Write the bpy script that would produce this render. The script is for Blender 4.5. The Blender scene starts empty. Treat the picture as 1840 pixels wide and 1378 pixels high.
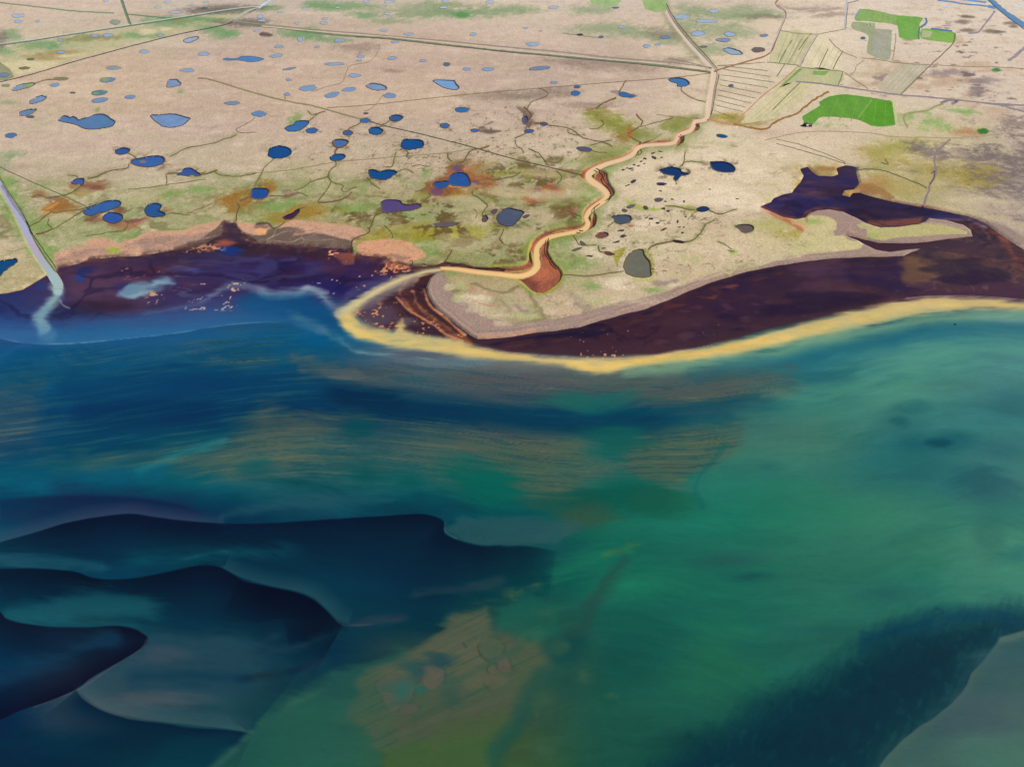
import bpy, math, random
import numpy as np
random.seed(7)
PI = math.pi
# ------------------------------------------------------------------ camera model
H = 600.0                       # flying height above the bog, metres
DEP = math.radians(43.7)        # camera looks down by this much
F = 1432.0                      # focal length for a 1840 px wide picture
CX, CY = 920.0, 689.0
sD, cD = math.sin(DEP), math.cos(DEP)

def gx(px, py, z=0.0):
    """map position (metres) of a surveyed point"""
    px = np.asarray(px, dtype=np.float64); py = np.asarray(py, dtype=np.float64)
    u = (px - CX) / F; v = (CY - py) / F
    t = (H - z) / (sD - v * cD)
    return t * u, t * (cD + v * sD)

# ------------------------------------------------------------------ lighting constants
SUN_AZ = math.radians(84)      # east of north (north = +Y)
SUN_EL = math.radians(41)
SUN_E = 3.6
SKY_S = 0.085
EXPO = 0.42
K = np.array([1.0, 1.0, 1.0])   # picture value of a white flat surface (calibrated)
K = np.array([1.22, 1.24, 1.30])

def s2l(c):
    c = np.clip(np.asarray(c, dtype=np.float64) / 255.0, 0, 1)
    return np.where(c <= 0.04045, c / 12.92, ((c + 0.055) / 1.055) ** 2.4)
def alb(c, spec=(0, 0, 0)):
    return np.clip((s2l(c) - np.asarray(spec)) / K, 0.002, 0.9)

# ------------------------------------------------------------------ noise
def _h(ix, iy, seed):
    n = (ix.astype(np.int64) * 374761393 + iy.astype(np.int64) * 668265263 + seed * 974711) & 0xffffffff
    n = ((n ^ (n >> 13)) * 1274126177) & 0xffffffff
    n = n ^ (n >> 16)
    return (n & 0xffffff).astype(np.float32) / 16777215.0
def vn(x, y, seed=0):
    ix = np.floor(x); iy = np.floor(y)
    fx = (x - ix).astype(np.float32); fy = (y - iy).astype(np.float32)
    ix = ix.astype(np.int64); iy = iy.astype(np.int64)
    fx = fx * fx * (3 - 2 * fx); fy = fy * fy * (3 - 2 * fy)
    a = _h(ix, iy, seed); b = _h(ix + 1, iy, seed); c = _h(ix, iy + 1, seed); d = _h(ix + 1, iy + 1, seed)
    return (a * (1 - fx) + b * fx) * (1 - fy) + (c * (1 - fx) + d * fx) * fy
def fbm(x, y, sc, octv=4, seed=0, gain=0.5):
    s = 0; a = 1.0; t = 0; f = 1.0 / sc
    for o in range(octv):
        ca, sa = math.cos(o * 0.9 + seed), math.sin(o * 0.9 + seed)
        s = s + a * vn((x * ca - y * sa) * f + 37.1 * o, (x * sa + y * ca) * f + 11.7 * o, seed * 17 + o)
        t += a; a *= gain; f *= 2.03
    return (s / t - 0.5) * 2.0        # about -1..1
def sstep(a, b, x):
    t = np.clip((x - a) / (b - a), 0, 1)
    return t * t * (3 - 2 * t)

# ------------------------------------------------------------------ survey grid
def lines(lo, hi, step, near, far):
    mid = list(np.arange(lo, hi + 0.1, step))
    return np.array(sorted(near) + mid + sorted(far), dtype=np.float64)
XS = lines(-24, 1864, 1.5, [-3600, -2700, -2000, -1400, -1000, -750, -560, -420, -310, -220, -150, -100, -64, -40],
           [1882, 1910, 1950, 2000, 2070, 2160, 2270, 2410, 2600, 2850, 3300, 4300, 5600])
YS = lines(-12, 1390, 1.5, [-560, -520, -480, -420, -360, -300, -250, -205, -165, -130, -100, -75, -52, -34, -22],
           [1402, 1420, 1450, 1490, 1550, 1640, 1760, 1950])
PX, PY = np.meshgrid(XS, YS)
NY, NX = PX.shape
WX, WY = gx(PX, PY)
WXf, WYf = WX.astype(np.float32), WY.astype(np.float32)
N1 = fbm(WX, WY, 90, 4, 1); N2 = fbm(WX, WY, 90, 4, 2)
M1 = fbm(WX, WY, 22, 4, 3); M2 = fbm(WX, WY, 22, 4, 4)
L1 = fbm(WX, WY, 320, 3, 5); L2 = fbm(WX, WY, 320, 3, 6)
Q1 = fbm(WX, WY, 8, 3, 8)
GL = np.clip(0.7 * fbm(WX, WY, 16, 4, 9, 0.65) + 0.7 * fbm(WX * 0.8, WY, 5, 3, 10, 0.7), -1.3, 1.3) * 1.5     # turf grain
_fl = fbm(WX, WY, 260, 3, 12) * 60
GW = np.clip(fbm(WX * 0.35 + _fl * 0.2, (WY + _fl) * 1.5, 26, 4, 13, 0.6) + 0.5 * fbm(WX * 0.3, (WY + _fl) * 1.6, 8, 3, 14, 0.6), -1.2, 1.2) * 1.6   # current-drawn grain
def ridge(sc, seed, sx=1.0, sy=1.0, wob=18):
    return 1 - np.abs(fbm(WX * sx + wob * N1, WY * sy + wob * N2, sc, 4, seed, 0.5))
WARP = {'l': (L1, L2), 'n': (N1, N2), 'm': (M1, M2)}

def win(x0, y0, x1, y1):
    i0 = max(0, np.searchsorted(XS, x0) - 1); i1 = min(NX, np.searchsorted(XS, x1) + 1)
    j0 = max(0, np.searchsorted(YS, y0) - 1); j1 = min(NY, np.searchsorted(YS, y1) + 1)
    return slice(j0, j1), slice(i0, i1)

def wpt(w, warp):
    x = PX[w]; y = PY[w]
    if warp:
        for k, a in warp:
            A, B = WARP[k]
            x = x + a * A[w]; y = y + 0.6 * a * B[w]
    return x, y

def sdf_poly(pts, x, y):
    """signed distance in survey units, positive inside"""
    d2 = np.full(x.shape, 1e12); inside = np.zeros(x.shape, bool)
    n = len(pts)
    for i in range(n):
        ax, ay = pts[i]; bx, by = pts[(i + 1) % n]
        ex, ey = bx - ax, by - ay
        L = ex * ex + ey * ey
        if L == 0: continue
        t = np.clip(((x - ax) * ex + (y - ay) * ey) / L, 0, 1)
        dx = x - ax - t * ex; dy = y - ay - t * ey
        np.minimum(d2, dx * dx + dy * dy, out=d2)
        if ay != by:
            c = (ay > y) != (by > y)
            inside ^= c & (x < (bx - ax) * (y - ay) / (by - ay) + ax)
    d = np.sqrt(d2)
    return np.where(inside, d, -d)

def sm_line(pts, n=4, closed=False):
    """Catmull-Rom smoothing of a line; carries any number of columns"""
    P = [np.array(p, float) for p in pts]; out = []
    m = len(P)
    rng = range(m) if closed else range(m - 1)
    for i in rng:
        if closed:
            p0, p1, p2, p3 = P[i - 1], P[i], P[(i + 1) % m], P[(i + 2) % m]
        else:
            p0, p1, p2, p3 = P[max(i - 1, 0)], P[i], P[i + 1], P[min(i + 2, m - 1)]
        for k in range(n):
            t = k / n
            out.append(0.5 * ((2 * p1) + (-p0 + p2) * t + (2 * p0 - 5 * p1 + 4 * p2 - p3) * t * t + (-p0 + 3 * p1 - 3 * p2 + p3) * t ** 3))
    if not closed: out.append(P[-1])
    return np.array(out)

def sdf_line(pts, x, y):
    """pts rows (px,py,width): positive inside the stroke"""
    best = np.full(x.shape, -1e9)
    for i in range(len(pts) - 1):
        ax, ay, aw = pts[i]; bx, by, bw = pts[i + 1]
        ex, ey = bx - ax, by - ay
        L = ex * ex + ey * ey
        if L == 0: continue
        t = np.clip(((x - ax) * ex + (y - ay) * ey) / L, 0, 1)
        d = (aw + (bw - aw) * t) * 0.5 - np.hypot(x - ax - t * ex, y - ay - t * ey)
        np.maximum(best, d, out=best)
    return best

class Layer:
    def __init__(s, rows, cols, grid, grain=None, g=0.5):
        s.G = grain; s.g = g
        g = np.array(grid, float)
        yi = np.clip(np.interp(YS, rows, np.arange(len(rows))), 0, len(rows) - 1)
        xi = np.clip(np.interp(XS, cols, np.arange(len(cols))), 0, len(cols) - 1)
        wy = yi[:, None] + 0.22 * L1[:, :] + 0.1 * N1; wx = xi[None, :] + 0.22 * L2 + 0.1 * N2
        wy = np.clip(wy, 0, len(rows) - 1.001); wx = np.clip(wx, 0, len(cols) - 1.001)
        iy = wy.astype(int); ix = wx.astype(int)
        fy = (wy - iy)[..., None]; fx = (wx - ix)[..., None]
        fy = fy * fy * (3 - 2 * fy); fx = fx * fx * (3 - 2 * fx)
        s.C = ((g[iy, ix] * (1 - fx) + g[iy, ix + 1] * fx) * (1 - fy) + (g[iy + 1, ix] * (1 - fx) + g[iy + 1, ix + 1] * fx) * fy)
    def dis(s, w, m):
        return np.clip(m + s.g * s.G[w] * 4 * m * (1 - m), 0, 1)
    def put(s, w, col, a):
        a = np.clip(a, 0, 1)[..., None]
        s.C[w] = s.C[w] * (1 - a) + np.asarray(col, float) * a
    def tex(s, w, tx, a):
        if tx is None: return a
        fld, lo, hi = tx
        return a * sstep(lo, hi, fld[w])
    def poly(s, pts, col, f=2, warp=(), a=1, tx=None, smooth=0):
        if smooth: pts = [tuple(p) for p in sm_line(pts, smooth, True)]
        q = np.array(pts); pad = f + 12 + sum(k[1] for k in warp)
        w = win(q[:, 0].min() - pad, q[:, 1].min() - pad, q[:, 0].max() + pad, q[:, 1].max() + pad)
        x, y = wpt(w, warp)
        d = sdf_poly(pts, x, y)
        s.put(w, col, s.tex(w, tx, s.dis(w, sstep(-f, f, d)) * a))
    def line(s, pts, wd, col, f=1.5, warp=(), a=1, tx=None, smooth=3, fade=0):
        P = [(p[0], p[1], p[2] if len(p) > 2 else wd) for p in pts]
        if smooth: P = sm_line(P, smooth)
        q = np.array(P); pad = q[:, 2].max() + f + 6 + sum(k[1] for k in warp)
        w = win(q[:, 0].min() - pad, q[:, 1].min() - pad, q[:, 0].max() + pad, q[:, 1].max() + pad)
        x, y = wpt(w, warp)
        d = sdf_line(q, x, y); m = s.dis(w, sstep(-f, f, d))
        if fade:
            for e in (q[0], q[-1]): m = m * sstep(fade * 0.15, fade, np.hypot(x - e[0], y - e[1]))
        s.put(w, col, s.tex(w, tx, m * a))
    def ell(s, cx, cy, rx, ry, col, ang=0, f=0.3, warp=(), a=1, tx=None):
        r = max(rx, ry) * (1 + f) + 8 + sum(k[1] for k in warp)
        w = win(cx - r, cy - r, cx + r, cy + r)
        x, y = wpt(w, warp); t = math.radians(ang)
        u = (x - cx) * math.cos(t) + (y - cy) * math.sin(t); v = -(x - cx) * math.sin(t) + (y - cy) * math.cos(t)
        d = 1 - np.sqrt((u / rx) ** 2 + (v / ry) ** 2)
        s.put(w, col, s.tex(w, tx, s.dis(w, sstep(-f, f, d)) * a))
    def edge(s, pts, col, wd, side=1, a=1, sharp=1.5, warp=(), power=1.0):
        """one-sided bank: crisp along the line, dying away over wd on one side; pts rows (x,y[,strength])"""
        P = [(p[0], p[1], p[2] if len(p) > 2 else 1.0) for p in pts]
        P = sm_line(P, 5)
        pad = wd * 1.1 + 4
        w = win(P[:, 0].min() - pad, P[:, 1].min() - pad, P[:, 0].max() + pad, P[:, 1].max() + pad)
        x, y = wpt(w, warp)
        best = np.full(x.shape, 1e9); sg = np.zeros(x.shape); st = np.zeros(x.shape)
        for i in range(len(P) - 1):
            ax, ay, aw = P[i]; bx, by, bw = P[i + 1]
            ex, ey = bx - ax, by - ay; L = ex * ex + ey * ey
            if L < 1e-9: continue
            t0 = ((x - ax) * ex + (y - ay) * ey) / L
            t = np.clip(t0, 0, 1)
            dx = x - ax - t * ex; dy = y - ay - t * ey
            d = np.hypot(dx, dy)
            cr = ex * (y - ay) - ey * (x - ax)       # >0 : below a line drawn left to right
            m = d < best
            best = np.where(m, d, best); sg = np.where(m, np.sign(cr), sg)
            fall = np.ones(x.shape)
            if i == 0: fall = np.where(t0 < 0, np.exp(-d / 6.0), 1.0)
            if i == len(P) - 2: fall = np.where(t0 > 1, np.exp(-d / 6.0), 1.0)
            st = np.where(m, (aw + (bw - aw) * t) * fall, st)
        d = best * sg * side
        al = sstep(-sharp, sharp, d) * np.clip(1 - d / wd, 0, 1) ** power
        s.put(w, col, al * st * a)

# ------------------------------------------------------------------ objects
SC = bpy.context.scene
COL = SC.collection
def tag(o, label=None, cat=None, group=None, kind=None):
    if label: o['label'] = label
    if cat: o['category'] = cat
    if group: o['group'] = group
    if kind: o['kind'] = kind
    return o

def link_mesh(name, verts, faces, mat, parent=None, cols=None, smooth=True):
    me = bpy.data.meshes.new(name)
    verts = np.asarray(verts, dtype=np.float32)
    if isinstance(faces, tuple) and faces[0] == 'np':
        _, loops, starts, tot = faces
        me.vertices.add(len(verts)); me.vertices.foreach_set('co', verts.ravel())
        me.loops.add(len(loops)); me.loops.foreach_set('vertex_index', loops.astype(np.int32))
        me.polygons.add(len(starts)); me.polygons.foreach_set('loop_start', starts.astype(np.int32))
        me.update(calc_edges=True)
    else:
        me.from_pydata([tuple(v) for v in verts.tolist()], [], faces); me.update()
    if smooth: me.polygons.foreach_set('use_smooth', np.ones(len(me.polygons), bool))
    if cols is not None:
        at = me.color_attributes.new('Col', 'FLOAT_COLOR', 'POINT')
        c = np.ones((len(verts), 4), np.float32); c[:, :3] = cols
        at.data.foreach_set('color', c.ravel())
    if mat: me.materials.append(mat)
    o = bpy.data.objects.new(name, me); COL.objects.link(o)
    if parent: o.parent = parent
    return o

def grid_sheet(name, field, Z, cols, mat):
    """the part of the survey grid where field > 0, cut exactly along field = 0"""
    x, y, z = WX.ravel(), WY.ravel(), np.broadcast_to(Z, PX.shape).ravel()
    P = np.stack([x, y, z], 1)
    Cc = cols.reshape(-1, 3)
    idx = np.arange(NY * NX).reshape(NY, NX)
    q = np.stack([idx[1:, :-1], idx[1:, 1:], idx[:-1, 1:], idx[:-1, :-1]], -1).reshape(-1, 4)
    if field is None:
        faces = q; extra_v = []; extra_c = []; polys = []
    else:
        fl = field.ravel(); s = fl[q] > 0; n = s.sum(1)
        faces = q[n == 4]; bq = q[(n > 0) & (n < 4)]
        extra_v = []; extra_c = []; polys = []; cache = {}
        base = NY * NX
        for c in bq.tolist():
            pl = []
            for k in range(4):
                a, b = c[k], c[(k + 1) & 3]; fa, fb = fl[a], fl[b]
                if fa > 0: pl.append(a)
                if (fa > 0) != (fb > 0):
                    key = (a, b) if a < b else (b, a)
                    if key not in cache:
                        t = fa / (fa - fb)
                        cache[key] = base + len(extra_v)
                        extra_v.append(P[a] * (1 - t) + P[b] * t); extra_c.append(Cc[a] * (1 - t) + Cc[b] * t)
                    pl.append(cache[key])
            if len(pl) > 2: polys.append(pl)
    V = np.vstack([P] + ([np.array(extra_v)] if extra_v else [])); CC = np.vstack([Cc] + ([np.array(extra_c)] if extra_c else []))
    loops = faces.ravel(); starts = np.arange(len(faces)) * 4
    if polys:
        ln = np.array([len(p) for p in polys]); lp = np.concatenate([np.array(p) for p in polys])
        st = len(loops) + np.concatenate([[0], np.cumsum(ln)[:-1]])
        loops = np.concatenate([loops, lp]); starts = np.concatenate([starts, st])
    used = np.zeros(len(V), bool); used[loops] = True
    remap = np.cumsum(used) - 1
    return link_mesh(name, V[used], ('np', remap[loops], starts, None), mat, cols=CC[used])

# ------------------------------------------------------------------ materials
def mat_new(name):
    m = bpy.data.materials.new(name); m.use_nodes = True
    nt = m.node_tree; b = nt.nodes['Principled BSDF']
    return m, nt, b
def N(nt, typ, **kw):
    n = nt.nodes.new(typ)
    for k, v in kw.items(): setattr(n, k, v)
    return n
def math_n(nt, op, a, b=None):
    n = N(nt, 'ShaderNodeMath', operation=op)
    for i, v in enumerate((a, b)):
        if v is None: continue
        if isinstance(v, (int, float)): n.inputs[i].default_value = v
        else: nt.links.new(v, n.inputs[i])
    return n.outputs[0]
def noise_n(nt, vec, sc, det=4, rough=0.6):
    n = N(nt, 'ShaderNodeTexNoise'); n.inputs['Scale'].default_value = sc
    n.inputs['Detail'].default_value = det; n.inputs['Roughness'].default_value = rough
    nt.links.new(vec, n.inputs['Vector']); return n.outputs['Fac']
def coords(nt, sx=1, sy=1, rot=0):
    g = N(nt, 'ShaderNodeNewGeometry'); mp = N(nt, 'ShaderNodeMapping')
    mp.inputs['Scale'].default_value = (sx, sy, 1); mp.inputs['Rotation'].default_value = (0, 0, rot)
    nt.links.new(g.outputs['Position'], mp.inputs['Vector']); return mp.outputs['Vector']
def scale_col(nt, col, fac):
    m = N(nt, 'ShaderNodeVectorMath', operation='SCALE')
    nt.links.new(col, m.inputs[0]); nt.links.new(fac, m.inputs['Scale']); return m.outputs[0]
def surf(name, src='Col', amp=0.25, sc1=0.12, sc2=0.5, rough=0.95, ior=1.45, spec=0.15, bump=0.0, bsc=0.4, aniso=None, bdist=1.0, amp2=None):
    m, nt, b = mat_new(name)
    if src == 'Col':
        a = N(nt, 'ShaderNodeVertexColor', layer_name='Col'); col = a.outputs['Color']
    elif src == 'obj':
        a = N(nt, 'ShaderNodeObjectInfo'); col = a.outputs['Color']
    else:
        a = N(nt, 'ShaderNodeRGB'); a.outputs[0].default_value = (*src, 1); col = a.outputs[0]
    v = coords(nt, *(aniso or (1, 1, 0)))
    if amp:
        f1 = noise_n(nt, v, sc1, 5, 0.65); f2 = noise_n(nt, v, sc2, 4, 0.7)
        s = math_n(nt, 'ADD', math_n(nt, 'MULTIPLY', math_n(nt, 'SUBTRACT', f1, 0.5), amp * 2), math_n(nt, 'MULTIPLY', math_n(nt, 'SUBTRACT', f2, 0.5), (amp2 or amp) * 2))
        col = scale_col(nt, col, math_n(nt, 'MAXIMUM', math_n(nt, 'ADD', s, 1.0), 0.3))
    nt.links.new(col, b.inputs['Base Color'])
    b.inputs['Roughness'].default_value = rough; b.inputs['IOR'].default_value = ior
    b.inputs['Specular IOR Level'].default_value = spec
    if bump:
        bp = N(nt, 'ShaderNodeBump'); bp.inputs['Strength'].default_value = bump; bp.inputs['Distance'].default_value = bdist
        nt.links.new(noise_n(nt, v, bsc, 4, 0.6), bp.inputs['Height']); nt.links.new(bp.outputs[0], b.inputs['Normal'])
    return m
# ------------------------------------------------------------------ shorelines (surveyed outlines)
SHORE = [(-9000, 900), (-300, 600), (-60, 545), (0, 526), (22, 523), (40, 519), (62, 506), (84, 493), (96, 500), (106, 480), (118, 478), (132, 474), (160, 465),
 (200, 461), (250, 458), (290, 452), (320, 446), (345, 443), (365, 438), (380, 430), (396, 422), (404, 410), (403, 401), (418, 400), (423, 410), (440, 424), (462, 436), (520, 441),
 (580, 444), (628, 447), (634, 456), (650, 458), (690, 462), (705, 470), (722, 474), (745, 478), (780, 476), (800, 470), (830, 472), (850, 477), (880, 480), (906, 484),
 (900, 494), (860, 491), (835, 487), (815, 483), (800, 482), (785, 487), (772, 498), (765, 515), (768, 530), (782, 550), (800, 566), (822, 583), (842, 600), (858, 608),
 (880, 607), (920, 604), (960, 597), (1005, 592), (1040, 587), (1080, 575), (1120, 564), (1160, 554), (1200, 538), (1240, 521), (1280, 506),
 (1320, 493), (1360, 483), (1400, 476), (1450, 468), (1500, 463), (1545, 461), (1590, 460), (1625, 459), (1640, 452), (1657, 445), (1640, 446), (1600, 451), (1575, 447),
 (1555, 438), (1538, 428), (1520, 421), (1535, 424), (1555, 430), (1580, 435), (1620, 436), (1660, 434), (1705, 428), (1750, 424), (1746, 412), (1732, 402),
 (1700, 394), (1670, 390), (1663, 397), (1650, 402), (1610, 406), (1585, 407), (1568, 403), (1550, 396), (1535, 388), (1515, 378), (1490, 374),
 (1468, 376), (1455, 381), (1447, 389), (1430, 392), (1408, 388), (1385, 378), (1367, 370), (1385, 362), (1392, 354), (1410, 348), (1424, 345), (1430, 336), (1441, 325), (1445, 315),
 (1439, 303), (1452, 299), (1458, 306), (1472, 315), (1498, 316), (1508, 313), (1504, 301), (1518, 296), (1530, 297), (1541, 300), (1538, 308), (1544, 330),
 (1534, 339), (1517, 341), (1513, 349), (1528, 353), (1533, 346), (1545, 345), (1570, 353), (1605, 361), (1645, 369), (1690, 377), (1740, 388), (1772, 400),
 (1796, 418), (1822, 436), (1840, 447), (1900, 480), (2100, 540), (3000, 700), (9000, 1500), (12000, 4000), (-12000, 4000)]
RIVER = [(1190, -12, 4), (1194, 8, 5), (1200, 25, 5), (1212, 45, 6), (1226, 63, 6), (1240, 80, 7), (1254, 95, 7), (1266, 108, 8), (1279, 123, 9), (1284, 134, 9), (1279, 160, 9), (1275, 190, 9), (1271, 211, 9), (1262, 216, 8), (1249, 218, 9),
 (1246, 226, 10), (1240, 234, 10), (1222, 240, 9), (1217, 247, 10), (1212, 254, 10), (1198, 257, 9), (1162, 259, 9), (1146, 264, 11), (1138, 275, 12), (1120, 284, 11), (1092, 292, 11), (1070, 302, 14),
 (1058, 312, 16), (1063, 323, 16), (1078, 333, 14), (1090, 345, 14), (1089, 355, 14), (1074, 366, 13), (1061, 376, 13), (1054, 388, 12), (1057, 400, 12), (1048, 411, 12), (1020, 417, 10), (992, 423, 11),
 (974, 432, 12), (965, 445, 13), (965, 463, 15), (965, 477, 15), (954, 488, 13), (932, 494, 11), (900, 492, 10), (860, 488, 9), (825, 483, 8), (795, 480, 8)]
LRIVER = [(-60, 250, 7), (-20, 300, 8), (0, 330, 9), (8, 345, 11), (20, 365, 13), (34, 388, 15), (46, 415, 14), (58, 440, 14), (74, 466, 14), (88, 485, 14), (98, 500, 16), (104, 512, 15), (100, 525, 14)]
MUD = [[(1044, 318), (1046, 308), (1060, 299), (1082, 292), (1082, 297), (1060, 306), (1056, 318)],
 [(1069, 318), (1080, 306), (1090, 312), (1091, 320), (1096, 332), (1103, 342), (1101, 350), (1090, 340), (1078, 328)],
 [(1062, 365), (1078, 356), (1082, 360), (1066, 372), (1052, 385), (1051, 398), (1046, 404), (1030, 410), (1004, 412), (985, 420), (968, 430), (960, 442), (958, 455),
  (955, 438), (966, 424), (985, 414), (1010, 408), (1040, 404), (1049, 398), (1048, 385), (1053, 374)],
 [(1064, 392), (1068, 384), (1071, 392), (1068, 403), (1057, 412), (1052, 412), (1062, 404)],
 [(985, 428), (985, 440), (983, 450), (988, 462), (996, 474), (1006, 484), (1009, 494), (1003, 506), (988, 518), (974, 525), (958, 522), (944, 510), (932, 501), (910, 498), (935, 496), (955, 492), (970, 480), (973, 465), (972, 447), (978, 434)],
 [(957, 440), (952, 455), (955, 468), (956, 476), (940, 484), (905, 485), (880, 480), (930, 478), (948, 470), (951, 455), (953, 444)],
 [(1215, 262), (1222, 252), (1222, 244), (1228, 242), (1228, 252), (1222, 258)], [(1172, 254), (1190, 251), (1205, 252), (1190, 256)], [(1256, 222), (1252, 233), (1240, 238), (1252, 224)]]
RIVER = [(a, b, c * 0.84) for a, b, c in RIVER]
CRK = [([(650,219),(644,223),(635,227),(628,231),(622,238)],1.8),([(606,265),(603,270),(602,277)],3),([(602,289),(604,296),(598,302),(592,308),(590,317),(594,325),(592,334),(586,343),(579,352),(571,362)],1.8),([(590,317),(575,322),(558,327),(547,336),(529,342)],1.5),([(594,326),(605,330),(614,332),(616,336),(613,341),(620,345),(630,340),(641,336)],1.6),
 ([(572,364),(600,362),(622,355),(632,346)],2.2),([(493,285),(487,291),(479,297),(473,305),(469,315),(462,326),(457,335)],1.3),([(730,269),(733,275),(731,281),(735,285)],2.0),([(711,274),(709,283),(707,292),(703,300),(692,299)],1.6),([(880,262),(866,267),(853,268),(844,273),(838,282),(833,290),(824,293)],2.2),([(805,276),(805,284),(812,290)],2),([(886,324),(897,323),(910,319),(923,317),(935,310)],1.6),
 ([(848,344),(850,350),(858,354),(866,360),(875,367),(873,375),(867,384),(868,390)],2),([(773,353),(765,359),(757,366)],1.6),([(690,382),(678,386),(672,391),(670,398),(668,404),(664,411),(665,416),(657,421),(648,424),(637,429),(632,434),(633,441)],2.3),([(664,412),(660,409)],1.3),([(690,405),(697,411),(705,421),(706,428)],1.4),
 ([(708,209),(700,217),(692,223)],1.3),([(682,228),(690,222)],1.6),([(555,218),(562,212),(572,204),(584,200)],1.6),([(573,204),(560,206),(553,199)],1.4),([(512,180),(512,174)],1.3),([(985,226),(1000,227),(1015,229),(1030,234),(1040,243),(1050,249),(1065,252),(1085,256),(1100,263)],1.7),([(1020,233),(1023,240),(1040,243)],1.3),
 ([(1062,270),(1072,273),(1090,275)],1.4),([(1100,252),(1080,256),(1060,262)],1.3),([(942,193),(948,199),(955,205),(950,216)],3),([(946,198),(955,183),(970,178),(985,170),(978,162),(968,160)],1.4),([(960,222),(975,221)],3.2),([(955,218),(950,230)],2.6),([(945,240),(935,244),(925,249)],1.8),([(925,252),(928,262),(938,268),(941,275)],1.4),
 ([(950,267),(960,272),(967,275),(977,286),(985,297),(997,297)],1.9),([(1112,166),(1117,158),(1122,150),(1125,145)],1.8),([(1108,176),(1095,181),(1082,187),(1072,195)],2.6),([(1144,205),(1148,212),(1155,219),(1150,227),(1141,233),(1128,240)],2),([(1225,156),(1224,162),(1233,170),(1245,177),(1268,184)],1.2),([(1132,246),(1142,252),(1154,257)],1.6),([(1150,228),(1180,220),(1210,212)],1.2),
 ([(228,275),(238,279),(245,284)],1.8),([(232,296),(228,302),(215,305),(200,306),(185,312),(172,318),(158,321)],1.9),([(305,282),(320,274),(337,266),(360,262),(385,257),(402,250),(415,247),(424,243)],1.3),([(458,211),(452,217),(440,224),(427,231),(426,236),(436,239),(460,238)],1.0),([(140,320),(136,316),(122,315)],1.2),
 ([(150,332),(143,337),(133,343),(128,347),(112,352)],1.8),([(107,353),(85,355),(70,350),(58,354)],1.4),([(155,373),(140,377),(125,378),(100,382),(92,380)],1.5),([(152,378),(140,384),(130,391),(118,398),(102,408),(93,412)],1.5),([(92,382),(80,389),(72,397),(60,403),(52,407)],1.7),([(88,392),(86,402),(93,410)],1.6),([(65,421),(78,418),(93,412)],2.6),([(220,397),(230,398),(228,408),(222,414)],1.6),
 ([(155,424),(175,421),(200,417),(220,415)],1.2),([(298,386),(310,383),(325,385),(342,387)],1.2),([(335,385),(355,376),(372,370),(380,366)],1.1),([(63,168),(20,180),(-10,190)],.01),([(122,141),(100,143),(80,145),(64,150)],1.3),([(448,352),(440,358),(432,360)],1.6),([(426,366),(430,372),(426,382),(424,398)],2.4),([(484,352),(500,352),(515,352)],1.6),([(533,345),(545,349),(552,352)],1.2),
 ([(513,398),(502,406),(492,410),(488,414)],1.8),([(535,376),(542,374),(548,373)],1.4),([(318,311),(300,313),(300,322),(298,332)],1.4),([(355,316),(368,313),(380,310),(390,306)],2.2),([(385,309),(400,315),(430,317),(460,311)],1.2),([(230,340),(260,338),(300,332),(350,325),(370,322)],1.1),([(360,311),(368,309)],1.6),
 ([(1010,493),(1025,494),(1050,496),(1075,494),(1100,490),(1122,487)],1.4),([(1165,449),(1172,442),(1190,437),(1210,433)],2.6),([(1231,435),(1245,432),(1258,420),(1268,404),(1285,396)],1.8),([(1275,378),(1284,382),(1290,384),(1300,384),(1312,379),(1325,376)],1.6),([(1250,378),(1235,376),(1215,371),(1195,370)],1.4),
 ([(1104,399),(1096,404),(1092,407)],1.2),([(1030,423),(1037,434),(1042,440),(1060,441),(1072,440)],1.5),([(1075,442),(1078,452),(1090,453)],2),([(1225,298),(1230,292),(1240,290),(1250,291),(1262,292)],1.4),([(1222,300),(1228,295),(1230,280),(1232,272)],1.3),([(1235,311),(1240,308),(1232,304)],1.8),([(1214,325),(1216,331)],1.4),([(1290,434),(1300,438),(1315,448)],1.2),([(1320,452),(1308,450)],1.2),
 ([(1420,300),(1450,288),(1480,290),(1515,293)],.01),([(1590,286),(1596,295),(1585,293)],1.2),([(1540,305),(1580,305),(1620,318),(1650,330),(1665,338)],1.2),([(1395,258),(1440,270),(1500,288),(1520,294)],.9),([(1190,240),(1175,250),(1158,256)],1.0),([(800,340),(806,346),(800,352)],1.2),([(1000,308),(1010,318),(1002,330)],1.6),([(850,375),(858,383),(855,392)],1.0),
 ([(860,470),(835,478),(822,486)],.01),([(800,470),(808,458),(812,450)],2.4),([(905,412),(902,420),(898,430),(905,438)],2.4),([(1080,216),(1085,222),(1076,230),(1060,232)],1.4),([(1020,378),(1045,390)],1.2),([(745,345),(760,340),(772,332)],1.1),([(770,346),(775,352)],1.6),([(660,320),(672,332),(684,340)],1.2),([(716,308),(730,304),(742,310)],1.2),([(740,300),(752,296),(765,300)],1.1)]
print('sdf...')
WET = sdf_poly(SHORE, PX + 1.6 * M1 + 0.8 * Q1, PY + 1.2 * M2)
Driv = sdf_line(sm_line(RIVER, 3), PX, PY); Dlr = sdf_line(sm_line(LRIVER, 4), PX, PY)
Dmud = np.full(PX.shape, -1e3)
for m in MUD:
    q = np.array(m); w = win(q[:, 0].min() - 20, q[:, 1].min() - 20, q[:, 0].max() + 20, q[:, 1].max() + 20)
    Dmud[w] = np.maximum(Dmud[w], sdf_poly([tuple(p) for p in sm_line(m, 3, True)], PX[w], PY[w]))
vis = (WET < 30)

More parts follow.
